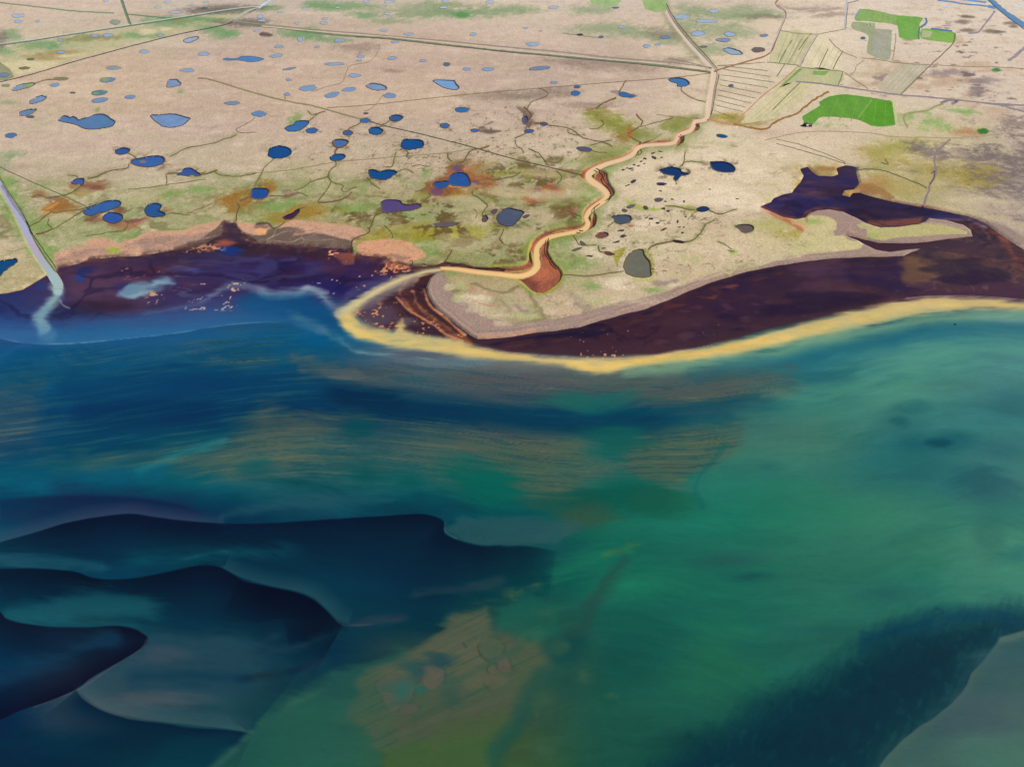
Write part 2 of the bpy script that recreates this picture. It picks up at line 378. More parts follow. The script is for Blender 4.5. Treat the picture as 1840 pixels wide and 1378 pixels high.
# ------------------------------------------------------------------ dry land colours
print('land...')
cols = list(np.arange(0, 1841, 184))
LAND = Layer([0, 60, 120, 180, 240, 300, 360, 420, 480, 560], cols, [
 [(207,182,166),(207,186,169),(197,182,167),(192,176,161),(196,181,163),(208,192,172),(208,188,172),(196,180,160),(216,197,177),(216,199,182),(216,201,182)],
 [(200,182,158),(195,178,155),(188,168,150),(190,169,150),(196,174,155),(202,180,162),(200,180,160),(206,186,162),(220,202,178),(214,198,178),(216,199,180)],
 [(200,175,150),(198,172,148),(190,167,148),(194,170,150),(192,167,148),(187,164,148),(188,165,148),(212,193,166),(214,197,172),(210,190,168),(211,191,172)],
 [(193,170,148),(197,172,148),(190,167,146),(197,172,149),(197,172,149),(187,165,147),(192,170,150),(216,197,170),(207,192,163),(207,188,165),(206,187,169)],
 [(194,173,152),(196,173,153),(190,168,149),(192,170,148),(187,167,146),(192,170,148),(197,177,151),(210,192,163),(207,187,161),(195,180,142),(187,168,150)],
 [(191,173,149),(191,173,149),(189,171,145),(191,171,143),(187,167,140),(187,167,140),(206,187,157),(213,193,163),(207,188,157),(168,152,115),(142,127,118)],
 [(190,175,146),(180,171,133),(178,166,128),(176,166,124),(168,153,115),(163,148,109),(204,187,155),(209,189,160),(206,187,155),(174,161,120),(165,149,135)],
 [(192,173,142),(181,171,132),(172,157,118),(166,147,103),(154,136,86),(172,153,113),(196,180,147),(201,181,147),(192,177,133),(174,163,124),(176,156,140)],
 [(192,172,134),(186,168,132),(172,157,118),(166,147,103),(154,136,86),(168,151,108),(196,178,144),(198,178,144),(190,175,136),(174,163,124),(170,152,138)],
 [(192,172,134),(186,168,132),(172,157,118),(166,147,103),(182,155,132),(192,168,138),(190,166,138),(190,168,138),(180,160,132),(174,163,124),(170,152,138)]], GL, 0.55)
L = LAND
# broad tonal drift, drawn-out in bands
B1 = fbm(WX * 0.35, WY * 1.4, 60, 5, 21); B2 = fbm(WX * 0.5, WY, 25, 4, 22); S1 = fbm(WX, WY, 6, 3, 23); B3 = fbm(WX * 0.5 + WY * 0.28, WY * 1.3, 22, 4, 24, 0.65)
full = (slice(None), slice(None))
L.put(full, (168, 140, 122), sstep(0.15, 0.8, B1) * 0.35); L.put(full, (225, 208, 180), sstep(0.1, 0.8, -B1) * 0.35)
L.put(full, (165, 168, 120), sstep(0.15, 0.7, B2) * 0.25)
n_ = (('n', 10), ('m', 4)); m_ = (('m', 5),); k_ = (('m', 2),)
# crisp small mottling of sedge and moss
L.put(full, (158, 132, 108), sstep(0.25, 1.0, GL) * 0.26); L.put(full, (232, 212, 184), sstep(0.25, 1.0, -GL) * 0.30)
nb = sstep(300, 380, PY + 30 * L1) * sstep(1120, 960, PX) * sstep(0, 1, 1)
L.put(full, (146, 152, 106), nb * sstep(-0.5, 0.5, B2 + 0.5 * GL) * 0.55)
L.put(full, (98, 90, 56), nb * sstep(0.90, 0.97, ridge(70, 33)) * 0.5 * sstep(-0.3, 0.3, N1)); L.put(full, (104, 94, 62), nb * sstep(0.93, 0.98, ridge(32, 34)) * 0.4 * sstep(-0.1, 0.4, N2))
L.put(full, (128, 112, 88), sstep(0.955, 0.985, ridge(120, 35, wob=30)) * 0.3 * sstep(-0.1, 0.5, L1) * sstep(1300, 1000, PX) * sstep(120, 240, PY))
# near bog greening
for c in [(60,395,70,50),(180,405,130,45),(330,400,150,40),(430,370,90,45),(540,360,100,45),(640,370,90,40),(740,410,80,50),(560,335,90,30),(760,340,120,25),(860,400,130,60),(950,350,120,50),(1000,300,100,30),(880,445,110,40),(700,345,80,25),(100,345,60,25)]:
    L.ell(c[0], c[1], c[2], c[3], (140, 148, 98), f=0.9, warp=(('n', 26),), a=0.4, tx=(B2 + M2, -0.35, 0.5))
for c in [(470,405,45,16),(500,370,35,10),(355,342,22,6),(310,345,16,6),(210,447,16,8),(760,430,30,14),(765,450,22,12),(720,385,30,10),(640,375,30,12),(260,425,60,8),(330,412,40,5),(20,330,16,10),(15,360,12,16),(30,375,14,25),(80,455,20,14),(75,405,25,14),
          (1020,470,40,14),(1090,300,20,8),(980,430,28,14),(1035,395,25,12),(1050,345,30,10),(1170,515,16,6),(1060,515,14,8),(540,215,8,12),(530,222,6,8),(322,168,6,4),(175,196,5,4),(760,310,8,10)]:
    L.ell(c[0], c[1], c[2], c[3], (116, 148, 76), f=0.9, warp=(('n', 14), ('m', 6)), a=0.7)
# olive moss and rusty fens
for c in [(800,415,60,14,(150,140,40)),(740,415,45,14,(150,135,45)),(815,418,35,8,(165,155,45)),(846,424,14,6,(165,148,30)),(700,425,30,12,(150,135,45)),(560,382,26,12,(150,115,40)),(500,390,30,8,(150,115,40)),(430,366,30,14,(145,100,40)),(418,357,20,7,(150,105,45)),
          (445,350,22,8,(140,100,40)),(488,340,16,10,(155,110,40)),(970,345,35,10,(150,75,35)),(955,355,22,9,(165,80,35)),(998,332,26,6,(150,75,40)),(1020,378,16,14,(120,70,40)),(1000,305,60,4,(115,75,50)),(985,310,40,5,(110,75,45)),
          (880,345,20,8,(130,95,50)),(110,370,28,9,(150,95,45)),(95,377,22,6,(195,130,60)),(75,352,14,4,(150,90,60)),(150,346,18,6,(150,110,35)),(165,338,30,6,(130,80,55)),(175,392,22,7,(130,85,60)),(225,403,26,7,(150,95,70)),(215,376,10,4,(125,75,50)),
          (1080,208,30,7,(135,135,55)),(1085,215,26,12,(140,145,65)),(1110,225,28,13,(125,135,50)),(1130,240,22,14,(135,110,45)),(1128,238,12,9,(165,85,30)),(1070,200,18,4,(130,80,50)),(1080,285,34,10,(125,120,60)),(1100,270,40,12,(135,140,75)),
          (1150,240,30,8,(120,130,60)),(1230,222,22,12,(120,125,50)),(1210,228,18,8,(125,130,60)),(1060,310,16,8,(110,120,50)),(1040,330,30,8,(125,130,55)),(1010,360,40,10,(110,115,50)),(1310,215,35,6,(155,135,50)),(1340,222,40,6,(145,130,60)),
          (835,318,30,22,(150,85,45)),(800,335,28,14,(140,75,50)),(865,325,26,9,(160,90,45)),(820,345,30,10,(150,115,45)),(780,345,16,8,(120,65,45)),(815,300,12,10,(130,85,50)),(820,290,18,4,(110,90,50)),
          (1470,310,40,14,(150,125,60)),(1500,305,30,4,(140,90,50)),(1580,330,35,14,(160,120,60)),(1560,345,40,8,(150,95,60)),(1620,345,40,14,(165,150,85)),(1590,275,40,12,(160,140,60)),(1610,268,40,14,(165,155,85)),(1640,262,50,12,(160,155,85)),
          (1690,300,50,16,(165,150,75)),(1740,310,50,16,(160,145,70)),(1765,325,35,16,(158,140,45)),(1580,290,30,14,(165,155,95)),(1600,310,40,14,(170,158,100)),(1650,330,50,14,(175,160,105)),(1625,285,18,5,(150,135,45)),
          (1735,235,30,7,(170,125,85)),(1410,360,26,8,(165,150,80)),(1450,335,14,8,(165,140,60)),(1395,400,50,14,(175,165,100)),(1430,420,30,10,(165,150,70)),(1480,345,8,4,(150,100,60))]:
    L.ell(c[0], c[1], c[2] * 1.05, c[3] * 1.05, c[4], f=0.75, warp=(('n', 14), ('m', 8)), a=0.72)
# brown heath mottling of the low bog left of the river
for c in [(870,400,110,50),(900,450,80,25),(970,400,70,60),(720,370,90,22),(640,385,50,14),(800,380,90,24),(930,330,90,30),(760,400,80,20),(960,300,80,20),(600,385,50,12)]:
    L.ell(c[0], c[1], c[2], c[3], (102, 84, 50), f=0.7, warp=(('n', 20),), a=0.8, tx=(M1 + 0.6 * B2 + 0.35 * GL, 0.15, 0.42))
    L.ell(c[0], c[1], c[2], c[3], (140, 140, 60), f=0.7, warp=(('n', 20),), a=0.7, tx=(M2 - 0.6 * B2, 0.15, 0.6))
FEN = [((140,88,55),[(801,300),(803,310),(795,318),(780,326),(762,328),(768,340),(773,352),(785,353),(800,352),(808,350),(815,340),(835,340),(845,343),(855,342),(870,337),(885,328),(890,323),(880,319),(865,321),(850,322),(843,318),(836,312),(833,305),(835,296),(820,295),(812,298)]),
 ((96,76,116),[(812,300),(818,296),(828,298),(829,308),(818,309)]),((104,74,104),[(776,340),(790,338),(800,340),(795,349),(778,351)]),((96,74,112),[(848,325),(858,325),(864,328),(858,332),(848,331)]),((124,80,62),[(132,345),(140,338),(150,333),(162,333),(182,334),(178,341),(165,346),(150,349),(138,350)]),((150,126,58),[(135,346),(148,340),(158,342),(148,351),(135,351)]),
 ((138,90,68),[(57,354),(70,348),(78,351),(70,355)]),((132,96,84),[(82,356),(100,352),(112,353),(105,362),(92,358)]),((148,102,52),[(75,376),(88,366),(100,360),(110,356),(125,360),(125,370),(118,378),(100,382),(88,378)]),((196,138,72),[(78,374),(100,363),(106,365),(90,374)]),((126,88,72),[(140,380),(150,373),(150,379),(138,386),(128,390)]),
 ((120,78,62),[(148,396),(160,391),(175,387),(190,379),(188,384),(178,390),(168,396),(158,399)]),((120,80,60),[(203,379),(210,374),(217,372),(218,377),(208,380)]),((166,108,84),[(222,414),(225,402),(235,396),(255,392),(270,390),(262,397),(245,404),(232,411)]),((114,68,60),[(225,398),(245,393),(262,392),(250,398),(228,402)]),((130,92,64),[(291,377),(305,375),(313,376),(300,382),(292,380)]),
 ((148,108,52),[(390,360),(405,354),(425,354),(440,358),(455,352),(452,366),(438,372),(432,380),(415,382),(405,380),(415,372),(410,362)]),((150,108,50),[(478,336),(500,336),(492,345),(490,352),(483,354),(478,358),(460,360),(476,352)]),((118,84,76),[(507,343),(520,341),(530,345),(540,347),(528,351),(518,356),(505,357),(512,350)]),((152,122,56),[(495,400),(510,382),(530,370),(545,368),(565,372),(562,385),(545,394),(530,398),(512,398)]),
 ((154,88,50),[(947,350),(955,342),(965,338),(975,347),(982,355),(975,360),(965,364),(950,366),(946,358)]),((106,82,108),[(957,342),(964,337),(970,344),(974,350),(968,355),(960,350)]),((160,82,50),[(980,333),(995,331),(1008,334),(1005,340),(990,342),(982,339)]),((108,80,104),[(992,333),(1003,334),(1002,338),(993,338)]),((122,72,54),[(1018,372),(1025,370),(1032,380),(1036,392),(1028,392),(1022,382)]),
 ((134,132,64),[(1045,205),(1060,200),(1075,193),(1090,198),(1098,205),(1092,212),(1105,222),(1125,226),(1138,235),(1135,250),(1120,245),(1095,228),(1075,218),(1060,208)]),((168,92,44),[(1124,234),(1132,231),(1136,240),(1132,249),(1126,243)]),((100,82,90),[(1095,164),(1112,162),(1120,168),(1140,170),(1146,173),(1135,177),(1118,175),(1105,169)]),((94,78,72),[(858,229),(868,227),(875,232),(888,234),(900,236),(890,240),(875,240),(862,238)]),
 ((96,80,76),[(870,224),(880,220),(888,219),(880,223)]),((88,70,70),[(466,60),(475,57),(484,59),(491,65),(480,67),(470,65)]),((152,112,70),[(1545,335),(1555,330),(1575,335),(1595,345),(1610,358),(1580,352),(1550,344)]),((110,86,84),[(928,192),(940,194),(950,200),(958,206),(954,216),(962,220),(976,222),(960,227),(950,226),(945,232),(940,214),(938,203)]),
 ((112,100,66),[(880,392),(895,384),(900,396),(915,408),(905,412),(888,404)]),((120,96,58),[(1070,305),(1050,318),(1040,312),(1052,302)]),((150,142,52),[(1103,452),(1118,446),(1126,446),(1120,455),(1112,470),(1110,480),(1106,470)]),((150,140,66),[(1156,445),(1165,448),(1172,458),(1174,470),(1176,490),(1170,496),(1168,476),(1160,462),(1156,452)]),
 ((186,176,110),[(1118,498),(1140,499),(1176,498),(1180,506),(1140,504)]),((158,150,60),[(925,506),(938,512),(950,524),(972,531),(992,526),(1008,510),(1014,492),(1018,484),(1010,484),(1008,496),(1000,510),(986,521),(970,527),(954,521),(940,508)]),((150,100,60),[(1128,402),(1140,402),(1142,406),(1132,408)]),((150,168,80),[(1310,451),(1320,448),(1328,453),(1322,459),(1312,458)]),
 ((160,168,84),[(1122,360),(1135,362),(1160,372),(1180,375),(1200,370),(1225,371),(1250,372),(1250,384),(1236,380),(1215,374),(1196,376),(1175,380),(1150,379),(1130,372)])]
for col, pts in FEN: L.poly(pts, col, f=1.8, warp=(('m', 4), ('n', 1.5)), a=0.85, smooth=2)
# cottony pale patches between
for c in [(870,372,28,8),(850,395,30,8),(985,350,40,9),(960,385,35,10),(925,345,40,10),(985,398,26,10),(1030,330,30,12),(900,345,30,8),(975,310,40,8),(825,358,30,6)]:
    L.ell(c[0], c[1], c[2], c[3], (186, 168, 132), f=0.6, warp=(('n', 10), ('m', 5)), a=0.75)
# green far left strip of pasture and wet meadows
L.poly([(0,86),(120,68),(220,52),(330,36),(440,17),(450,22),(400,43),(330,57),(260,73),(200,89),(130,108),(60,129),(0,145)], (176, 178, 128), f=4, warp=m_, a=0.6)
L.poly([(0,112),(100,95),(160,98),(200,88),(130,106),(30,138)], (214, 200, 158), f=5, warp=n_, a=0.7)
L.poly([(-60,112),(0,112),(26,138),(0,145),(-60,150)], (150, 148, 118), f=1.5, a=0.7)
for c in [(80,80,50,8),(100,82,16,5),(300,40,50,9),(330,35,30,7),(250,66,40,6),(20,65,16,10),(10,90,20,6),(385,52,24,8),(400,60,26,8),(415,60,16,5),(375,35,30,5),(150,70,30,6),(480,15,22,6),(475,10,10,4),(560,58,26,8),(590,70,40,6),(540,60,40,7),(620,12,60,10),(575,10,30,6),(660,30,30,5)]:
    L.ell(c[0], c[1], c[2], c[3], (110, 148, 100), f=0.7, warp=(('n', 10), ('m', 5)), a=0.7)
for c in [(150,70,40,5),(190,68,24,6),(110,95,40,4),(70,100,30,4),(90,105,30,3),(325,38,14,3)]:
    L.ell(c[0], c[1], c[2], c[3], (150, 130, 85), f=0.7, warp=(('n', 8),), a=0.6)
for c in [(265,58,16,5),(298,52,10,3)]:
    L.ell(c[0], c[1], c[2], c[3], (220, 200, 165), f=0.5, warp=m_, a=0.8)
for c in [(420,14,60,7),(380,20,50,5),(440,40,50,6),(455,45,30,5),(0,70,12,14)]:
    L.ell(c[0], c[1], c[2], c[3], (105, 98, 92), f=0.7, warp=(('n', 8),), a=0.7)
for c in [(760,20,60,12),(830,25,60,10),(880,22,60,9),(700,42,30,5),(920,15,50,7),(775,30,60,8),(1060,15,40,10),(1090,55,70,12),(1320,25,70,10),(1350,30,60,5),(1270,90,40,12),(1230,50,30,14),(1300,55,50,14),(1240,20,30,10),(800,10,50,4),(1160,60,40,8),(1200,70,30,8),(20,185,16,3),(10,290,14,16),(20,275,20,6)]:
    L.ell(c[0], c[1], c[2], c[3], (128, 148, 108), f=0.8, warp=(('n', 14), ('m', 6)), a=0.6)
L.ell(830, 27, 20, 4, (80, 140, 75), f=0.6, warp=m_, a=0.8)
# dusky patches
for c in [(700,128,16,4),(640,85,40,8),(1060,190,40,5),(1195,60,30,8),(1220,108,30,5),(1100,120,70,8),(1040,108,60,6),(960,170,60,8),(1000,165,40,8),(900,175,60,8),(1380,32,30,4),(1480,18,40,3),(1495,28,36,4),(1440,12,40,3)]:
    L.ell(c[0], c[1], c[2], c[3], (128, 108, 98), f=0.8, warp=(('n', 12),), a=0.5)
# dark heath at the right edge
for c in [(1760,290,70,26),(1800,320,60,30),(1830,280,50,40),(1730,275,50,14),(1820,360,50,24),(1840,230,40,16),(1770,250,40,8),(1700,272,50,10),(1650,262,30,8),(1800,300,80,30),(1765,163,14,8),(1780,170,30,5),(1825,215,20,14),(1650,300,30,6),(1720,335,30,6),(1810,390,50,12),(1800,370,40,10),(1690,262,60,8)]:
    L.ell(c[0], c[1], c[2], c[3], (120, 106, 104), f=0.95, warp=(('n', 22), ('m', 6)), a=0.62, tx=(B3 + 0.5 * GL, -0.4, 0.5))
for c in [(1760,120,90,60),(1700,60,80,40),(1740,150,100,25),(1650,120,80,30),(1800,200,80,20),(1500,150,60,10),(1600,150,60,20)]:
    L.ell(c[0], c[1], c[2], c[3], (118, 100, 94), f=0.7, warp=(('n', 10),), a=0.8, tx=(fbm(WX * 0.6, WY, 12, 3, 31), 0.38, 0.62))
    L.ell(c[0], c[1], c[2], c[3], (190, 160, 135), f=0.7, warp=(('n', 10),), a=0.5, tx=(B2, 0.0, 0.4))
for c in [(1765,163,14,8),(1700,130,40,6),(1770,145,30,7),(1585,145,14,5),(1595,138,12,3)]:
    L.ell(c[0], c[1], c[2], c[3], (120, 108, 112), f=0.8, warp=(('n', 10), ('m', 5)), a=0.6)
for c in [(1790,126,10,6),(1725,198,22,5),(1745,203,20,4),(1670,220,24,8),(1690,230,30,6),(1640,215,30,8),(1480,225,26,6),(1500,228,20,4),(1655,205,16,6)]:
    L.ell(c[0], c[1], c[2], c[3], (125, 165, 85), f=0.8, warp=(('n', 8), ('m', 6)), a=0.7, tx=(M1, -0.3, 0.3))
L.ell(1766, 236, 11, 5, (55, 115, 45), f=0.3, warp=(('m', 3),)); L.ell(1790, 126, 8, 4, (70, 130, 70), f=0.4, warp=(('m', 3),))
for c in [(1735,30,8,2.5),(1742,31,14,2),(1738,55,14,3),(1785,57,16,3.5),(1796,58,10,2.5),(1822,48,8,3),(1814,42,12,3),(1730,40,14,4),(1463,117,16,5),(1455,113,12,4)]:
    L.ell(c[0], c[1], c[2], c[3], (115, 98, 85), f=0.6, warp=(('m', 2),), a=0.75)
# the shore beside the lagoon, spit beach and the tan strand of the left bay
L.poly([(97,470),(97,456),(112,450),(130,446),(150,440),(152,431),(166,427),(190,426),(200,432),(212,437),(225,430),(250,427),(270,414),(296,413),(330,412),(352,405),(372,403),(390,398),
        (405,396),(425,398),(440,401),(462,400),(478,402),(500,405),(510,398),(530,394),(545,398),(590,402),(630,406),(648,410),(662,418),(640,432),(632,440),(634,450),
        (650,452),(642,462),(600,460),(500,460),(420,440),(300,470),(100,500)], (198, 154, 126), f=2.0, warp=(('m', 6), ('n', 3)))
L.poly([(634,452),(640,440),(655,433),(680,430),(705,428),(722,432),(740,436),(748,444),(762,452),(766,459),(752,466),(737,472),(740,490),(640,470)], (208, 152, 118), f=2.5, warp=(('m', 4),))
L.poly([(100,470),(130,452),(170,445),(200,446),(240,436),(290,425),(340,420),(380,418),(395,410),(380,440),(300,465),(110,490)], (162, 130, 116), f=3, warp=(('m', 6),), a=0.9, tx=(M2 + 0.5 * GL, -0.9, 0.1))
L.poly([(330,440),(360,430),(385,415),(402,398),(425,400),(432,416),(460,422),(485,412),(520,408),(535,412),(525,425),(560,418),(600,424),(628,432),(634,452),(560,460),(470,455),(400,445)], (100, 84, 76), f=2, warp=(('m', 5),), a=0.92)
for p in [[(480,430),(500,420),(530,415),(545,420),(570,418),(610,425),(625,428)], [(485,432),(520,435),(540,428),(555,432),(600,430)], [(495,415),(488,425),(478,431),(490,436),(530,438)], [(540,425),(545,435),(530,440)], [(350,432),(390,423),(402,412),(395,406),(388,405)], [(600,424),(615,420),(590,418),(560,422)]]:
    L.line(p, 1.3, (180, 150, 135), f=1.2, warp=(('m', 3),), a=0.7)
for c in [(530,415,16,5),(560,428,14,4),(470,408,12,4),(640,428,10,3)]:
    L.ell(c[0], c[1], c[2], c[3], (122, 100, 92), f=0.5, warp=m_, a=0.8)
L.ell(205, 449, 12, 7, (155, 165, 75), f=0.5, warp=m_)
L.ell(468, 416, 10, 6, (222, 165, 115), f=0.4, warp=k_); L.line([(405,400),(402,420),(408,432)], 7, (70, 50, 60), f=3, warp=k_)
L.line([(462,403),(480,401),(487,407),(492,412)], 4, (95, 70, 70), f=1.5, warp=k_)
L.poly([(694,460),(700,456),(715,457),(740,461),(722,468)], (140, 108, 95), f=3, warp=m_, a=0.7); L.ell(638, 449, 5, 6, (150, 150, 90), f=0.4)
L.poly([(662,416),(690,428),(650,434),(636,440),(640,432)], (160, 150, 72), f=2, warp=m_, a=0.9)
L.line([(96,500),(80,505),(60,512),(40,520),(10,524)], 4, (175, 130, 85), f=2.5, warp=m_, a=0.7)
# gravel spit
G = (158, 134, 122)
L.poly([(797,482),(802,490),(806,500),(800,510),(806,522),(818,532),(838,540),(850,552),(856,566),(880,574),(905,576),(925,582),(960,580),(1000,572),(1040,565),(1080,552),(1120,540),(1160,532),(1200,520),(1240,508),(1285,498),(1300,494),
        (1330,482),(1370,475),(1410,466),(1450,458),(1490,452),(1515,448),(1530,444),(1545,441),(1553,438),(1545,432),(1530,436),(1500,424),(1498,418),(1503,410),(1498,396),(1482,389),(1460,388),(1440,386),(1450,375),(1490,368),(1560,390),(1560,410),
        (1600,407),(1620,402),(1680,386),(1760,395),(1765,428),(1600,470),(1400,490),(1200,560),(1000,610),(840,615),(750,540),(755,500)], G, f=1.4, warp=(('m', 7), ('n', 3)))
L.poly([(1559,420),(1557,412),(1570,408),(1600,407),(1650,402),(1670,402),(1700,406),(1725,411),(1740,417),(1738,422),(1710,421),(1660,424),(1610,427),(1590,432),(1568,430)], (182, 172, 118), f=1.2, warp=(('m', 2),))
L.poly([(1539,404),(1550,400),(1565,403),(1572,408),(1560,412),(1545,410)], (182, 168, 120), f=1.2, warp=(('m', 2),))
L.poly([(1441,392),(1455,389),(1480,390),(1495,393),(1504,402),(1500,412),(1485,420),(1495,424),(1515,422),(1523,430),(1540,436),(1553,438),(1545,446),(1480,455),(1420,455),(1440,420)], (196, 182, 134), f=1.3, warp=(('m', 3),))
L.ell(1462, 399, 18, 6, (150, 165, 92), f=0.7, warp=m_, a=0.8); L.ell(1570, 424, 12, 5, (160, 168, 95), f=0.6, a=0.7, warp=m_)
L.line([(1450,398),(1447,380),(1462,376)], 4, (175, 120, 90), f=2, warp=k_, a=0.8)
L.line([(1600,407),(1650,401),(1680,401),(1725,408),(1742,416)], 1.4, (205, 180, 150), f=1, a=0.6)
L.line([(1530,402),(1528,412),(1540,422),(1560,432)], 2, (185, 145, 120), f=1.5, a=0.7)
L.line([(1368,372),(1395,387),(1425,402),(1440,412)], 9, (175, 100, 70), f=3, warp=m_, a=0.8); L.line([(1425,400),(1445,405),(1448,416)], 7, (205,160,120), f=3, warp=m_, a=0.7)
L.poly([(1513,344),(1520,341),(1545,340),(1545,348),(1530,355),(1515,352)], (175, 140, 75), f=2, a=0.9); L.line([(1530,352),(1600,360),(1690,376),(1760,395),(1800,418)], 3, (140, 80, 60), f=2.5, a=0.7)
L.line([(1760,394),(1800,410),(1840,435),(1870,450)], 16, (150, 128, 118), f=5, warp=m_, a=0.9); L.line([(1690,374),(1740,382),(1800,395),(1840,408)], 10, (196, 178, 140), f=5, warp=m_, a=0.6)
# beach lines along the spit
for off, col, a in [(3.0, (190, 152, 128), 0.7), (7.5, (140, 118, 112), 0.6), (11, (172, 146, 128), 0.5)]:
    pts = [(775,505),(772,528),(786,548),(810,568),(845,596),(862,603),(920,600),(960,594),(1040,583),(1120,560),(1200,534),(1280,502),(1360,480),(1450,465),(1590,457)]
    L.line([(x + (off if x < 860 else 0), y - off * (0.4 if x < 850 else 1)) for x, y in pts], 2.2, col, f=1.4, warp=(('m', 2),), a=a, tx=(M1, -0.5, 0.1))
L.line([(860,604),(900,603),(960,596)], 5, (205, 150, 120), f=3, a=0.7)
for p in [[(925,548),(935,556),(950,562)], [(1028,530),(1045,540),(1060,550)], [(1035,545),(1055,556),(1048,562)], [(1175,508),(1200,510),(1215,507)], [(810,535),(830,548),(855,558)]]:
    L.line(p, 9, (150, 128, 118), f=3, warp=m_, a=0.8)
for c in [(830,512,16,7),(806,516,8,5),(825,536,12,6),(845,530,8,5),(870,540,20,8),(860,556,26,8),(895,566,24,6),(905,582,14,5),(940,568,30,6)]:
    L.ell(c[0], c[1], c[2], c[3], random.choice([(200, 182, 150), (180, 178, 125), (205, 180, 155)]), f=0.6, warp=(('m', 6),), a=0.75)
for p in [[(812,500),(835,508),(850,520),(845,530)], [(850,515),(870,525),(895,530)], [(860,545),(880,550),(900,548)]]:
    L.line(p, 2.5, (200, 130, 110), f=1.5, warp=m_, a=0.6)
# sandy light streaks on the big right meadow
for c in [(1150,345,120,8),(1250,330,110,10),(1320,360,90,8),(1240,450,120,14),(1350,440,70,12),(1100,540,80,8),(1200,400,60,8),(1290,290,60,10),(1440,260,70,10),(1180,300,60,6)]:
    L.ell(c[0], c[1], c[2], c[3], (222, 203, 170), f=0.8, warp=(('n', 12),), a=0.5, tx=(B1, -0.4, 0.4))
# wet margins along every creek
for p, w_ in CRK:
    if w_ > 1.15:
        near = p[0][1] > 270
        L.line(p, w_ * 2 + 4, (134, 138, 84) if near else (168, 152, 120), f=4.5, warp=(('m', 4),), a=0.45 if near else 0.3, tx=(M2, -0.6, 0.3))
        L.line(p, w_ + 0.8, (112, 94, 62), f=1.5, warp=(('m', 2),), a=0.4, tx=(M1, -0.5, 0.2))
# ragged trampled rims of the bog ponds
for c in [(799,226,15,9),(853,234,16,7),(686,314,36,13),(741,260,25,13),(829,198,17,8),(674,235,17,10),(711,212,16,9),(503,273,25,14),(560,235,15,8),(656,217,12,6),(219,271,17,9),(625,239,18,9),(612,257,24,12),(266,290,42,13),(338,310,28,9),(275,378,24,14),(187,380,44,22),(916,390,40,24),(1207,311,30,14),(1298,300,30,14),(1117,394,24,12),(468,348,24,14),(944,218,16,16)]:
    L.ell(c[0], c[1], c[2], c[3], (106, 86, 68), f=0.55, warp=(('m', 7), ('n', 3)), a=0.65, tx=(GL + 0.7 * (ridge(9, 45) * 4 - 3), -0.1, 0.9))
MD = [(1060,330),(1250,230),(1400,260),(1440,300),(1370,370),(1440,420),(1500,450),(1200,525),(960,585),(830,540),(840,505),(930,500),(1010,520),(1012,480),(990,440),(1080,380)]
K1 = fbm(WX * 0.5, WY, 34, 5, 101, 0.6); K2 = fbm(WX * 0.55 - WY * 0.2, WY, 16, 4, 102, 0.6)
L.poly(MD, (174, 172, 118), f=16, warp=(('n', 14),), a=0.6, tx=(K1 + 0.25 * GL, 0.12, 0.6)); L.poly(MD, (230, 212, 184), f=16, warp=(('n', 14),), a=0.65, tx=(-K1 + 0.3 * K2, 0.1, 0.55))
L.poly(MD, (158, 140, 112), f=16, warp=(('n', 14),), a=0.5, tx=(K2 + 0.2 * GL, 0.3, 0.7)); L.poly([(1380,240),(1700,240),(1840,380),(1700,370),(1560,300),(1420,300)], (214, 196, 160), f=14, warp=(('n', 14),), a=0.5, tx=(K1, 0.0, 0.5))
NBG = [(0,330),(420,330),(700,300),(1040,300),(1040,400),(960,470),(760,470),(640,405),(400,390),(200,425),(110,440),(0,400)]
L.poly(NBG, (186, 172, 134), f=16, warp=(('n', 14),), a=0.5, tx=(-K1 + 0.3 * K2, 0.1, 0.5)); L.poly(NBG, (122, 132, 72), f=16, warp=(('n', 14),), a=0.5, tx=(K2 + 0.3 * K1, 0.2, 0.6))
L.poly([(0,60),(1200,60),(1280,130),(1040,300),(0,300)], (222, 198, 176), f=20, a=0.35, tx=(-K1, 0.05, 0.5)); L.poly([(0,60),(1200,60),(1280,130),(1040,300),(0,300)], (170, 146, 128), f=20, a=0.3, tx=(K2 + 0.5 * K1, 0.2, 0.7))
# fine freckle of peat cracks
FR = ridge(15, 41, 1.0, 1.3, 8); FM = fbm(WX, WY, 10, 3, 42)
for c in [(850,270,170,50),(960,240,100,40),(1150,420,110,45),(1060,285,40,12),(760,290,80,25),(700,300,60,30),(920,300,80,30),(560,300,60,30),(1300,480,120,20),(1400,430,60,20),(1250,400,60,20)]:
    L.ell(c[0], c[1], c[2], c[3], (104, 92, 66), f=0.9, warp=(('n', 14),), a=0.6, tx=((FR - 0.9) * 10 + FM * 1.2, 0.55, 1.1))
# wet verges of river and ditches
L.put(full, (120, 135, 70), sstep(-16, -5, np.maximum(Driv, Dmud)) * np.where(PX < 1300, 1, 0) * np.where(PY > 205, 1, .25) * sstep(-0.6, 0.4, M2) * np.where((PY > 260), 0.55, 0.5))
L.put(full, (132, 158, 88), sstep(-16, -4, Dlr) * 0.7 * sstep(-0.5, 0.5, M1))
L.put(full, (165, 160, 80), sstep(-7, -2, Dmud) * np.where(PY > 430, 1, 0.2) * 0.8)
L.put(full, (150, 135, 110), sstep(-9, -5, Driv) * np.where(PY < 215, 1, 0) * np.where(PX + 0.4 * PY > 1330, .15, 0.35))
